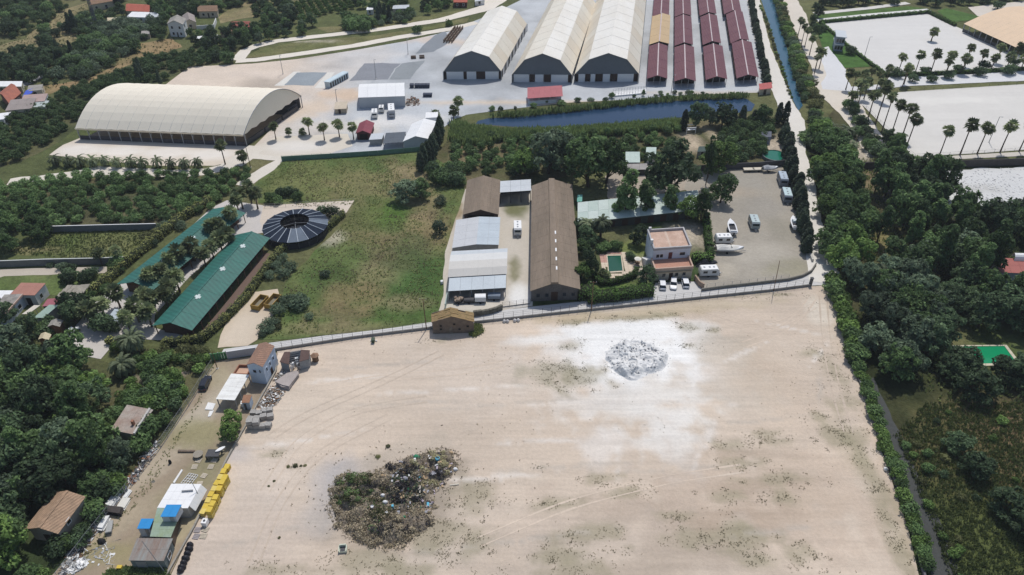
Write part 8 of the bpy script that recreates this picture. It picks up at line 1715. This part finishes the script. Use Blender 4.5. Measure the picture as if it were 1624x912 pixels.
# chalk rubble mound
def mound():
    c = G(1008,568); rx, ry = 7.4, 6.9; n = 84; mb = MB(); idx = {}
    def hgt(u, v):
        d = math.hypot(u, v)
        if d > 1.12: return 0
        x, y = u*rx, v*ry; e = 1-smooth(.62,.98,d+fbm(x,y,4,3,6)*.55)
        lump = .7+2.6*abs(fbm(x,y,5.5,2,3.3))+1.3*abs(fbm(x,y*1.3,2.8,3,8.8))+.3*fbm(x,y,.8,2,1.1)
        w = mnoise.cell(Vector((x*.55,y*.55,2.0)))
        return max(0, e*(lump+.2*w))
    for i in range(n+1):
        for j in range(n+1):
            u, v = -1.12+2.24*i/n, -1.12+2.24*j/n; idx[i,j] = len(mb.v); mb.v.append((c.x+u*rx, c.y+v*ry, .045+hgt(u,v)))
    for i in range(n):
        for j in range(n):
            u, v = -1.12+2.24*(i+.5)/n, -1.12+2.24*(j+.5)/n
            if math.hypot(u,v) < 1.1: mb.f.append((idx[i,j],idx[i+1,j],idx[i+1,j+1],idx[i,j+1])); mb.m.append(0)
    ch = M('chalk_rubble', (.74,.735,.715), .95, .08, 3.0, col2=(.55,.55,.54), amt=.45, bump=.6, bscale=6)
    o = mb.build('rubble_mound', ch); tag(o, 'low mound of white chalk rubble on the sand lot', 'rubble mound')
    r = random.Random(5); mb = MB()
    for k in range(300):
        a = r.uniform(0,6.28); d = r.random()**.6*1.05; u, v = d*math.cos(a), d*math.sin(a); s = r.uniform(.08,.34)*(1.2 if d < .8 else .7); z = hgt(u,v); p = Vector((c.x+u*rx, c.y+v*ry, z)); mb.mi(0 if r.random() < .7 else 1)
        q = [p+Vector((r.uniform(-1,1)*s, r.uniform(-1,1)*s, r.uniform(-.4,.9)*s)) for _ in range(6)]
        b0 = len(mb.v); a2 = r.uniform(0,3); pts = [p+Vector((math.cos(a2+t*1.571)*s*r.uniform(.7,1.2), math.sin(a2+t*1.571)*s*r.uniform(.7,1.2), -.1)) for t in range(4)]; top = [x.lerp(p, .4)+Vector((0,0,s*r.uniform(.6,1.3))) for x in pts]; mb.hexa(pts, top)
    tag(mb.build('chalk_stones', [ch, M('grey_stone', (.33,.33,.34), .95, .12)], o), kind='stuff')
mound()
# brush and rubbish heap on the lot
def rubbish():
    poly = [(514,805),(522,770),(545,750),(585,748),(620,735),(660,718),(700,708),(728,716),(735,735),(715,760),(690,785),(688,830),(660,856),(625,872),(590,870),(560,862),(535,842)]
    W = [G(*p).to_2d() for p in poly]; c = sum(W, Vector((0,0)))/len(W)
    def dist_in(x, y):
        if not inpoly(x, y, W): return 0
        m = 9
        for i in range(len(W)):
            a, b = W[i], W[(i+1)%len(W)]; ab = b-a; t = max(0, min(1, (Vector((x,y))-a).dot(ab)/ab.length_squared)); m = min(m, (a+ab*t-Vector((x,y))).length)
        return m
    def hgt(x, y):
        d = dist_in(x, y); 
        return max(0, 1.35*smooth(.2,3.4,d+fbm(x,y,2.6,3,17)*2.6)*(.7+2.0*fbm(x,y,2.6,3,7.7))) if d > 0 else 0
    mb = MB(); st = .42; x0, x1, ya, yb = min(w.x for w in W), max(w.x for w in W), min(w.y for w in W), max(w.y for w in W); nx, ny = int((x1-x0)/st)+1, int((yb-ya)/st)+1; H_ = {}
    for i in range(nx+1):
        for j in range(ny+1): H_[i,j] = (len(mb.v), hgt(x0+i*st, ya+j*st)); mb.v.append((x0+i*st, ya+j*st, .0+H_[i,j][1]))
    for i in range(nx):
        for j in range(ny):
            k = [H_[i,j],H_[i+1,j],H_[i+1,j+1],H_[i,j+1]]
            if sum(q[1] > .02 for q in k) >= 1: mb.f.append(tuple(q[0] for q in k)); mb.m.append(0)
    root = mb.build('rubbish_heap', M('heap_soil', (.27,.225,.17), .95, .3, 4.0, col2=(.13,.11,.085), bump=.6)); tag(root, 'big heap of cut brush and rubbish on the sand lot', 'rubbish heap')
    r = random.Random(12); nr = np.random.default_rng(12)
    def pxk(x, y): return PX((x, y, .8))
    # twigs
    mb = MB(); P = []
    while len(P) < 1500:
        x, y = r.uniform(x0,x1), r.uniform(ya,yb)
        if inpoly(x, y, W): P.append((x,y,hgt(x,y)))
    for (x,y,z) in P:
        a = r.uniform(0,6.28); L = r.uniform(.4,1.5); e = r.uniform(-.2,.6); mb.mi(r.choice((0,0,1,2))); d = Vector((math.cos(a)*math.cos(e), math.sin(a)*math.cos(e), math.sin(e)))*L; p = Vector((x,y,max(.05,z)))
        mb.tube(p-d*.3, p+d*.7, r.uniform(.03,.07), .015, 4, cap=False)
    tag(mb.build('twigs', [M('twig_brown', (.20,.15,.10), .95, .2), M('twig_grey', (.32,.28,.24), .95, .2), M('twig_dark', (.07,.055,.045), .95, .2)], root), kind='stuff')
    def leaves(cond, leaf, n, size, nm):
        Q = []
        while len(Q) < n:
            x, y = r.uniform(x0,x1), r.uniform(ya,yb)
            if not inpoly(x,y,W): continue
            px, py = pxk(x,y)
            if r.random() < cond(px,py,x,y): Q.append((x,y,max(.06,hgt(x,y)+r.uniform(-.1,.35))))
        Q = np.array(Q); o = link(nm, quads_mesh(nm, leaf_quads(Q, nr.normal(size=Q.shape)*.7+np.array([0,0,.7]), size, nr)-np.array(root.location), [LM[leaf]]), root); tag(o, kind='stuff')
    bl = lambda cx, cy, rx, ry: (lambda px, py: max(0, 1-((px-cx)/rx)**2-((py-cy)/ry)**2))
    g1, g2, g3 = bl(562,775,36,34), bl(592,800,34,26), bl(595,835,30,16)
    leaves(lambda px,py,x,y: max(g1(px,py), .8*g2(px,py), g3(px,py)), 'mid', 700, .26, 'green_cuttings')
    leaves(lambda px,py,x,y: .35+.65*smooth(-.1,.2,fbm(x,y,2.5,2,3)), 'brush', 2200, .30, 'dry_brush')
    dk = bl(645,775,34,34)
    leaves(lambda px,py,x,y: dk(px,py), 'cypress', 400, .4, 'dark_sacks')
    cols = [M('rub_white', (.70,.70,.70), .7, .05), M('rub_cyan', (.10,.42,.58), .6, .05), M('rub_green', (.03,.20,.10), .7, .08), M('rub_grey', (.33,.33,.36), .8, .1), M('rub_black', (.03,.03,.035), .6, .1), M('rub_tan', (.45,.33,.20), .9, .1)]
    def clumps(nm, leaf, n, cond, rad, per=95):
        Q = []; k = 0
        while len(Q) < n and k < 9000:
            k += 1; x, y = r.uniform(x0,x1), r.uniform(ya,yb)
            if inpoly(x,y,W) and r.random() < cond(*pxk(x,y)): s = r.uniform(*rad); Q.append(lobed(nr, [(x,y,hgt(x,y)+s*.15,s*r.uniform(.8,1.4),s*r.uniform(.7,1.1),s*.75)], per, .21, under=-.6))
        Q = np.concatenate(Q); Q[:,:,2] = np.maximum(Q[:,:,2], .05); tag(link(nm, quads_mesh(nm, Q, [LM[leaf]]), root), kind='stuff')
    lowb = lambda px, py: 1 if py > 812-.1*(px-560) or px < 560 else .12
    clumps('brush_clumps', 'brush', 75, lowb, (.5,1.1)); clumps('green_clumps', 'olive', 26, lambda px, py: max(g1(px,py), g2(px,py)), (.6,1.2)); clumps('leafy_clumps', 'mid', 16, lambda px, py: max(g1(px,py)*.8, g3(px,py)), (.5,.9)); clumps('dry_clumps', 'dry', 26, lambda px, py: bl(680,740,50,34)(px,py), (.4,.8)); clumps('dark_clumps', 'char', 30, lambda px, py: max(bl(646,785,30,22)(px,py), .6*bl(632,748,26,14)(px,py), .05*lowb(px,py)), (.6,1.1), 140)
    mb = MB(); q_ = [c_ for c_ in P if bl(668,765,62,58)(*pxk(c_[0],c_[1])) > r.random()*.6][:190]
    for (x,y,z) in q_: s = r.uniform(.12,.42); mb.mi(r.choice((0,3,3,3,4,4,4,5,5,6,6,6) if r.random() < .96 else (1,2))); a = r.uniform(0,3); mb.obox((x,y), s*2, s, max(.05,z)-.05, max(.05,z)+s*r.uniform(.2,.9), a)
    tag(mb.build('debris', cols+[M('rub_mauve', (.42,.36,.40), .8, .1)], root), kind='stuff')
    # single pieces of rubbish that can be told apart
    items = [(570,748,'white plastic tub left end of the rubbish','plastic_tub',0,.55),(768,722,'cyan plastic drum in the rubbish','plastic_drum',1,.6),(708,780,'round white basin in the rubbish','basin',0,.5),(670,600,'crumpled white sack upper middle of the rubbish','sack',0,.7),(692,670,'larger crumpled white sack in the rubbish','sack',0,.8),(1000,205,'green netting bundle at the top of the rubbish','net_bundle',2,1.1),(1195,210,'round white cushion near the top right of the rubbish','cushion',0,.6),(1215,270,'cyan tub near the top right of the rubbish','plastic_tub',1,.8),(1385,315,'white sack at the right tip of the rubbish','sack',0,.8),(1345,155,'tan sack at the upper right tip of the rubbish','sack',5,.7),(880,810,'small green bundle below the dark sacks','net_bundle',2,.5),(1095,745,'flat grey board beside the rubbish','board',3,.6),(930,360,'pale grey sack in the centre of the rubbish','sack',3,.8),(1090,410,'tan board on top of the rubbish','board',5,.9),(1170,390,'grey board on the right of the rubbish','board',3,.9),(825,770,'pale bottle crate in the rubbish','crate',3,.6),(660,395,'tan board at the upper left of the rubbish','board',5,.8),(975,480,'white bucket in the centre of the rubbish','plastic_tub',0,.4),(765,480,'white bucket left of the dark sacks','plastic_tub',0,.4),(885,440,'grey bundle of strips in the rubbish','net_bundle',3,1.0)]
    for (x, y, lab, nm, ci, s) in items:
        g = G(*z7(x,y), .9); z = max(.04, hgt(g.x,g.y)+.05); mb = MB()
        if nm in ('plastic_tub','plastic_drum','basin','cushion'):
            mb.lathe([(s*.35,0),(s*.5,.12),(s*.52,s*.7),(s*.42,s*.72),(s*.36,s*.4)] if nm != 'plastic_drum' else [(s*.4,0),(s*.45,.05),(s*.45,s*1.5),(s*.3,s*1.6)], (g.x,g.y,z), 12)
        elif nm in ('board','crate'):
            a = r.uniform(0,3); mb.obox((g.x,g.y), s*1.1, s*.8, z, z+(.1 if nm == 'board' else .45), a); mb.obox((g.x,g.y), s*.2, s*.85, z+.05, z+(.16 if nm == 'board' else .52), a)
        else:
            n = 10; rows = []
            for i in range(5):
                f = i/4; rows.append([(g.x+math.cos(k*6.283/n)*s*.62*math.cos(f*1.35)*(1+.5*fbm(k*.9+s*9,f*3+x,1,2,2)), g.y+math.sin(k*6.283/n)*s*.5*math.cos(f*1.35)*(1+.5*fbm(k*.9+s*9,f*3+x,1,2,4)), z+s*.6*math.sin(f*1.5)) for k in range(n)])
            mb.loft(rows)
        tag(mb.build(nm, cols[ci]), lab, nm.replace('_',' '), 'pieces of rubbish on the heap')
    for (a, b, lab) in (((940,615),(1045,585),'pale plank on the right of the dark sacks'),((1330,468),(1420,458),'white plank at the right edge of the rubbish'),((1040,510),(1035,570),'short pale plank standing in the rubbish')):
        p, q = G(*z7(*a), 1.0), G(*z7(*b), 1.0); p.z = hgt(p.x,p.y)+.12; q.z = hgt(q.x,q.y)+.16; d = (q-p).normalized(); n = Vector((-d.y,d.x,0))*.12
        mb = MB(); mb.hexa([p-n,q-n,q+n,p+n],[v+Vector((0,0,.1)) for v in (p-n,q-n,q+n,p+n)]); tag(mb.build('plank', M('pale_plank', (.60,.55,.46), .9, .1)), lab, 'plank')
    # trodden wisps of brush around
    tufts('brush_litter', 'litter of dry brush around the rubbish heap', [(c.x+r.gauss(0,8), c.y+r.gauss(0,5)) for _ in range(350)], 'brush', .22, 4, .09, .9)
rubbish()
g = G(*t31(553,760)); t = thing('armchair', 'pale green discarded armchair with dark seat on the sand', 'chair', (g.x, g.y, .05), .1)
for nm, q, m_ in (('seat',(-.55,.55,-.5,.45,.1,.5),M('chair_pale', (.55,.58,.47), .8, .05)),('backrest',(-.55,.55,.45,.65,.1,1.1),MATS['chair_pale']),('armrest',(-.7,-.55,-.5,.65,.1,.75),MATS['chair_pale']),('armrest',(.55,.7,-.5,.65,.1,.75),MATS['chair_pale']),('cushion',(-.42,.42,-.42,.4,.5,.58),steel_d)): mb = MB(); mb.box(*q); link(nm, mb.mesh(nm, m_), t)
for i, (x, y, s) in enumerate(((205,228,.45),(250,222,.6),(285,222,.35),(312,219,.4),(838,98,.6),(115,318,.35),(82,350,.3),(148,678,.35),(775,165,.6))):
    g = G(*t31(x,y)); single(BUSHO[i%3], 'dead_tuft', 'dark dead tuft on the sand, %s' % ['left end of the short line','biggest of the short line','third of the short line','right end of the short line','alone above the rubbish heap','upper of two at left','lower of two at left','alone far left of the heap','beside the top of the heap'][i], 'tuft', g, s*.55, s*.35)
# ---- dirt yard goods
ycr = M('crate_yellow', (.62,.45,.06), .55, .06, 2.0); ycr2 = M('crate_yellow_pale', (.66,.52,.14), .55, .06, 2.0)
cm = []
for m_ in (ycr, ycr2):
    mb = MB(); mb.prism([(-.62,-.52),(.62,-.52),(.62,.52),(-.62,.52)], .08, 1.0); mb.box(-.66,.66,-.56,.56,.94,1.04)
    for x in (-.45,0,.45): mb.box(x-.08,x+.08,-.55,.55,0,.1)
    for x in (-.4,0,.4): mb.box(x-.05,x+.05,-.57,-.51,.12,.92)
    cm.append(mb.mesh('yellow_crate', m_))
ca_ = dirpx(y1(1160,440), y1(1340,100)); k = 0
for col_, pts, lv in (('inner', [(1312,152),(1288,196),(1263,240),(1242,284),(1219,326),(1198,372),(1178,418),(1160,456)], 1), ('outer', [(1338,118),(1332,226),(1312,262),(1290,310),(1262,376),(1240,424),(1218,470)], 2)):
    for i, (x, y) in enumerate(pts):
        g = G(*y1(x,y))
        for l in range(lv if not (col_ == 'outer' and i == 0) else 1):
            o = link('yellow_crate', cm[k%2], None, (g.x, g.y, .05+l*1.05)); o.rotation_euler = (0,0,ca_+rng.uniform(-.08,.08)); o.scale = (.86,.86,.95); k += 1
            tag(o, '%s yellow crate from the top in the %s row beside the lot kerb%s' % (ORD[i], col_, '' if lv == 1 else (', upper one' if l else ', lower one')), 'crate', 'yellow crates along the kerb')
g = G(*y1(1172,535)); t = thing('water_tank', 'small white tank below the yellow crates', 'tank', (g.x, g.y, .05), ca_); mb = MB(); mb.box(-.5,.5,-.45,.45,.15,1.2); link('body', mb.mesh('body', whitep), t); mb = MB(); mb.lathe([(.2,1.2),(.2,1.32)], (0,0,0), 8); link('lid', mb.mesh('lid', steel_d), t); mb = MB(); mb.box(-.55,.55,-.5,.5,0,.15); link('pallet', mb.mesh('pallet', wood), t)
def pallet(label, g, a, mat=wood, s=1.1, name='pallet'):
    t = thing(name, label, 'pallet', (g.x, g.y, .05), a)
    for k in range(4): mb = MB(); x = -s/2+s*(k+.1)/4; mb.box(x,x+s*.2,-s/2,s/2,.12,.16); link('plank', mb.mesh('plank', mat), t)
    for y in (-.42,0,.42): mb = MB(); mb.box(-s/2,s/2,y*s-.05,y*s+.05,0,.12); link('runner', mb.mesh('runner', mat), t)
plm = M('pale_pallet', (.52,.46,.36), .9, .12)
for i, (x, y, lab) in enumerate(((1170,572,'pale pallet just below the white tank'),(1155,622,'pale pallet lower of two below the tank'),(1110,575,'purple grey pallet by the kerb'),(1100,625,'weathered pallet by the kerb above the black sacks'),(1118,52,'pallet left in the upper pair of loose pallets'),(1237,52,'pallet right in the upper pair of loose pallets'),(1088,100,'pallet at the left of the second loose pair'),(1210,100,'pallet at the right of the second loose pair'),(1158,168,'pallet beside the white frame'),(1125,228,'pallet at the corner of the white yard shed'))): pallet(lab, G(*y1(x,y)), ca_+rng.uniform(-.2,.2), plm if i not in (2,3) else M('grey_pallet', (.34,.31,.31), .9, .1))
for i, (x, y) in enumerate(((1055,695),(1048,725),(1035,760),(1022,795),(1008,830),(995,862),(985,885))):
    g = G(*y1(x,y)); lump_o = MB(); lump_o.lathe([(.45,0),(.62,.25),(.5,.7),(.2,.95),(.05,1.0)], (g.x,g.y,.04), 9, 1+.2*(i%2), .9); tag(lump_o.build('black_sack', M('black_bag', (.02,.02,.025), .45, .1), None, True), 'black sack in the row along the kerb, %s from the top' % ORD[i], 'sack', 'black sacks along the kerb')
def flatpiece(name, label, q, z0, z1_, mat, cat):
    mb = MB(); mb.prism([G(*p).to_2d() for p in q], z0, z1_); return tag(mb.build(name, mat), label, cat)
sheetw = M('sheet_white', (.72,.72,.70), .6, .05, 2.0)
def panels(label, q, n, z0, z1_, mat, name='panel_stack', cat='panels'):
    W = [G(*p) for p in q]; c = sum(W, Vector())/len(W); t = thing(name, label, cat, (c.x, c.y, 0))
    for k in range(n):
        o_ = Vector((rng.uniform(-.2,.2), rng.uniform(-.2,.2), 0)); mb = MB(); zz = z0+(z1_-z0)*k/n; mb.prism([(w+o_)[:2] for w in W], zz, zz+(z1_-z0)/n*.85); mb.build('panel', mat, t)
panels('stack of white sheets at the link fence, upper', ZP(y1, [(495,320),(560,250),(580,262),(515,325)]), 3, .1, .7, sheetw)
panels('stack of white sheets at the link fence, second', ZP(y1, [(548,338),(590,275),(615,285),(572,345)]), 3, .1, .5, sheetw)
panels('large pale flat sheet stack in the dirt yard', ZP(y1, [(498,418),(545,345),(605,350),(560,425)]), 3, .1, .5, M('sheet_cream', (.66,.64,.58), .7, .05))
panels('cluttered white sheet pile at the link fence, lower', ZP(y1, [(425,400),(480,325),(530,340),(470,415)]), 4, .1, .8, sheetw)
panels('stack of dark timber boards beside the white sheets', ZP(y1, [(405,455),(425,415),(550,425),(535,475)]), 5, .1, 1.2, M('dark_timber', (.07,.06,.055), .9, .2), 'timber_stack', 'timber')
panels('white scrap panels below the dark timber', ZP(y1, [(362,580),(410,495),(455,490),(400,585)]), 3, .1, .9, sheetw)
panels('grey box pallet beside the white scrap panels', ZP(y1, [(425,610),(450,520),(485,515),(470,600)]), 3, .05, 1.0, M('grey_box', (.36,.36,.34), .8, .1), 'box_pallet', 'box')
g = G(*t20(1340,760)); panels('pale sheet lying by the carport', ZP(t20, [(1300,775),(1320,730),(1368,738),(1350,778)]), 1, .1, .3, sheetw); panels('small white board below the carport sheet', ZP(t20, [(1322,822),(1335,785),(1362,782),(1340,820)]), 1, .1, .25, sheetw)
heap('junk_heap', 'tangle of pipes and scrap along the upper link fence', ZP(t30, [(800,310),(860,250),(910,200),(920,130),(990,60),(1000,120),(930,200),(880,300),(830,360)]), 220, [steel_d, steel, sheetw, M('rust')], (.2,.6), .9, seed=5, bars=.5)
heap('junk_heap', 'tangle of timber and white scrap along the lower link fence', ZP(t30, [(430,740),(540,620),(640,540),(660,600),(560,720),(520,820),(420,912),(380,912)]), 260, [steel_d, wood, sheetw, greyw], (.25,.7), .9, seed=6, bars=.5)
heap('junk_heap', 'bright white rubble at the bottom of the dirt yard', ZP(t30, [(400,900),(480,830),(540,800),(560,850),(480,900)]), 160, [sheetw, whitep, greyw], (.2,.6), .7, seed=7)
heap('junk_heap', 'scattered small boards in the lower dirt yard', ZP(t30, [(560,820),(620,740),(740,690),(740,810),(690,880)]), 40, [sheetw, plm, steel], (.2,.5), .2, seed=8, bars=.6)
heap('junk_heap', 'rubble and twigs between the timber slab and block pallets', ZP(z6, [(500,420),(580,300),(660,160),(760,200),(830,240),(720,390),(600,430)]), 260, [greyw, stone, sheetw, wood], (.2,.5), .9, seed=9)
heap('junk_heap', 'rubble at the foot of the tiled house wall', ZP(z6, [(690,110),(740,20),(840,-10),(850,60),(760,120)]), 90, [greyw, stone, sheetw], (.2,.5), .8, seed=10)
lump('tyre_pile', 'dark pile in the lower dirt yard', ZP(y1, [(350,660),(365,635),(410,635),(425,665),(400,690),(360,690)]), .8, black, 'pile')
g = G(*y1(530,870)); t = thing('yellow_pump', 'small yellow machine at the bottom of the dirt yard', 'machine', (g.x,g.y,.05)); mb = MB(); mb.box(-.4,.4,-.3,.3,.15,.8); link('body', mb.mesh('body', ycr), t); mb = MB(); mb.tube((-.3,-.35,.2),(-.3,.35,.2),.2,n=8); link('roller', mb.mesh('roller', black), t)
# timber slab pile and block pallets by the lot kerb
W = ZP(z6, [(720,150),(800,200),(880,215),(990,60),(970,30),(850,60)]); c = G(*z6(860,130)); t = thing('slab_pile', 'pile of long concrete slabs at the edge of the lot', 'slab pile', (c.x, c.y, 0))
for k in range(5): mb = MB(); mb.prism([(G(*p)+Vector((rng.uniform(-.15,.15),rng.uniform(-.15,.15),0)))[:2] for p in W], .05+k*.22, .05+k*.22+.19); mb.build('slab', M('mauve_slab', (.40,.355,.33), .9, .1), t)
blk = M('cement_block', (.40,.385,.36), .95, .1, 3.0)
bm = MB(); 
for i in range(4):
    for j in range(3):
        for l in range(3): bm.box(-.6+i*.31,-.6+i*.31+.29,-.5+j*.34,-.5+j*.34+.32,.12+l*.32,.12+l*.32+.3)
bm.mi(1)
for y in (-.4,0,.4): bm.box(-.62,.62,y-.06,y+.06,0,.12)
blkm = bm.mesh('block_pallet', [blk, wood]); r5 = random.Random(8)
for i, (x, y, two) in enumerate(((465,500,1),(530,505,1),(590,480,1),(650,470,1),(430,575,0),(505,570,0),(580,545,1),(430,650,1),(505,655,1),(565,655,0),(635,645,0),(660,540,0))):
    g = G(*z6(x,y)); 
    for l in range(1+two*(i in (7,8))):
        o = link('block_pallet', blkm, None, (g.x, g.y, .05+l*1.1)); o.rotation_euler = (0,0,r5.uniform(-.25,.25)+.1); tag(o, 'pallet of grey cement blocks by the lot kerb, %s of the group%s' % (ORD[i], ', upper layer' if l else ''), 'block pallet', 'pallets of cement blocks')
for (x, y, w, d, h, m_, lab, nm) in ((350,395,1.0,.9,1.0,whitep,'white chest beside the small blue hut','chest'),(410,400,1.1,1.0,1.2,M('caravan_white'),'white appliance right of the small blue hut','appliance')):
    g = G(*z6(x,y)); t = thing(nm, lab, nm, (g.x,g.y,.05), .2); mb = MB(); mb.box(-w/2,w/2,-d/2,d/2,.05,h); link('body', mb.mesh('body', m_), t); mb = MB(); mb.box(-w/2-.02,w/2+.02,-d/2-.02,d/2+.02,h,h+.06); link('lid', mb.mesh('lid', m_), t)
# table, dark table and canoe in the yard
g = G(*t30(1262,160)); t = thing('round_table', 'round grey table top in the dirt yard', 'table', (g.x,g.y,0)); mb = MB(); mb.lathe([(.95,.7),(.95,.8)], (g.x,g.y,0), 16); mb.build('table_top', M('table_grey', (.30,.27,.22), .9, .1), t); mb = MB(); mb.tube((g.x,g.y,0),(g.x,g.y,.7),.15,n=8); mb.build('leg', stone, t)
b = Bld('work_table', 'dark low shelter table with a white canoe on it', 'table', t30(1300,160), t30(1385,160), t30(1320,115), z=1.2)
b.slope(b.p(0,0,1.2), b.p(1,0,1.2), b.p(1,1,1.25), b.p(0,1,1.25), 2, 1, M('dark_slate', (.08,.08,.085), .7, .1))
for a in (.05,.95):
    for bb in (.05,.95): b.post(a, bb, 0, 1.15, steel_d)
p, q = G(*t30(1365,128), 1.5), G(*t30(1428,95), 1.5); S = []; d = (q-p); n = Vector((-d.y,d.x,0)).normalized()
for k in range(7):
    f = k/6; w = .38*math.sin(math.pi*(.06+.88*f)); c = p+d*f; S.append([c-n*w, c-n*w*.7-Vector((0,0,.25)), c+n*w*.7-Vector((0,0,.25)), c+n*w, c+Vector((0,0,.06))])
mb = MB(); mb.loft(S); tag(mb.build('canoe', whitep), 'white canoe beside the dark table in the dirt yard', 'canoe')
# white lattice frame and boards
c = G(*y1(1045,190)); t = thing('lattice_frame', 'white lattice frame lying by the white yard shed', 'frame', (c.x,c.y,0)); Q = [G(*p) for p in ZP(y1, [(985,225),(1050,150),(1115,165),(1060,235)])]
for k in range(5):
    for A, B in (((Q[0],Q[3]),(Q[1],Q[2])), ((Q[0],Q[1]),(Q[3],Q[2]))):
        p, q = A[0].lerp(B[0] if (A, B) == ((Q[0],Q[3]),(Q[1],Q[2])) else B[0], k/4), A[1].lerp(B[1], k/4); mb = MB(); mb.tube(p+Vector((0,0,.25)), q+Vector((0,0,.25)), .06, n=4); mb.build('bar', whitep, t)
flatpiece('board', 'long pale board leaning by the white yard shed', ZP(y1, [(925,220),(990,122),(1000,128),(938,226)]), .1, .3, sheetw, 'board')
flatpiece('concrete_bench', 'low stone bench strip across the dirt yard', ZP(t30, [(1130,138),(1135,125),(1240,128),(1240,138)]), .05, .45, stone, 'bench')
lump('stone_ring', 'small dark fire pit in the dirt yard', ZP(t30, [(950,320),(975,300),(1000,318),(985,335),(955,335)]), .15, M('ash', (.17,.16,.14), .95, .2), 'fire pit')
# persons-scale odds: dark post and easel
g = G(*t30(1082,205)); mb = MB(); mb.lathe([(.25,0),(.3,.3),(.22,.9),(.1,1.0)], (g.x,g.y,.05), 8); tag(mb.build('planter', black), 'dark pot standing alone in the dirt yard', 'pot')
g = G(1404,746); mb = MB(); mb.lathe([(.25,0),(.45,.15),(.4,.5),(.15,.7)], (g.x,g.y,.05), 9); tag(mb.build('white_sack', sheetw, None, True), 'lone white sack beside the right lot kerb', 'sack')
flatpiece('pallet_stack', 'green tinted tank lid beside the field', ZP(t11, [(1170,885),(1185,880),(1190,890),(1175,895)]), 0, .9, M('hull_white', (.72,.73,.74)), 'lid')
# the summer air
mb = MB(); mb.box(-2650,2650,-650,3650,-1.2,H+3); hz = bpy.data.materials.new('haze'); hz.use_nodes = True; nt = hz.node_tree; nt.nodes.remove(nt.nodes['Principled BSDF'])
pv = nt.nodes.new('ShaderNodeVolumePrincipled'); pv.inputs['Color'].default_value = (.86,.92,1,1); pv.inputs['Density'].default_value = .00012; nt.links.new(pv.outputs[0], nt.nodes['Material Output'].inputs['Volume'])
tag(mb.build('haze', hz), 'thin summer haze over the whole plain', 'haze', kind='stuff')
# rubble field right of the arena wall
heap('white_rubble', 'field of white broken rubble below the arena wall at right', [(1500,275),(1560,268),(1640,266),(1640,325),(1590,320),(1545,322),(1510,300)], 450, [sheetw, M('rubble_grey', (.45,.45,.45), .95, .1)], (.2,.5), .12, seed=15, bars=.05)
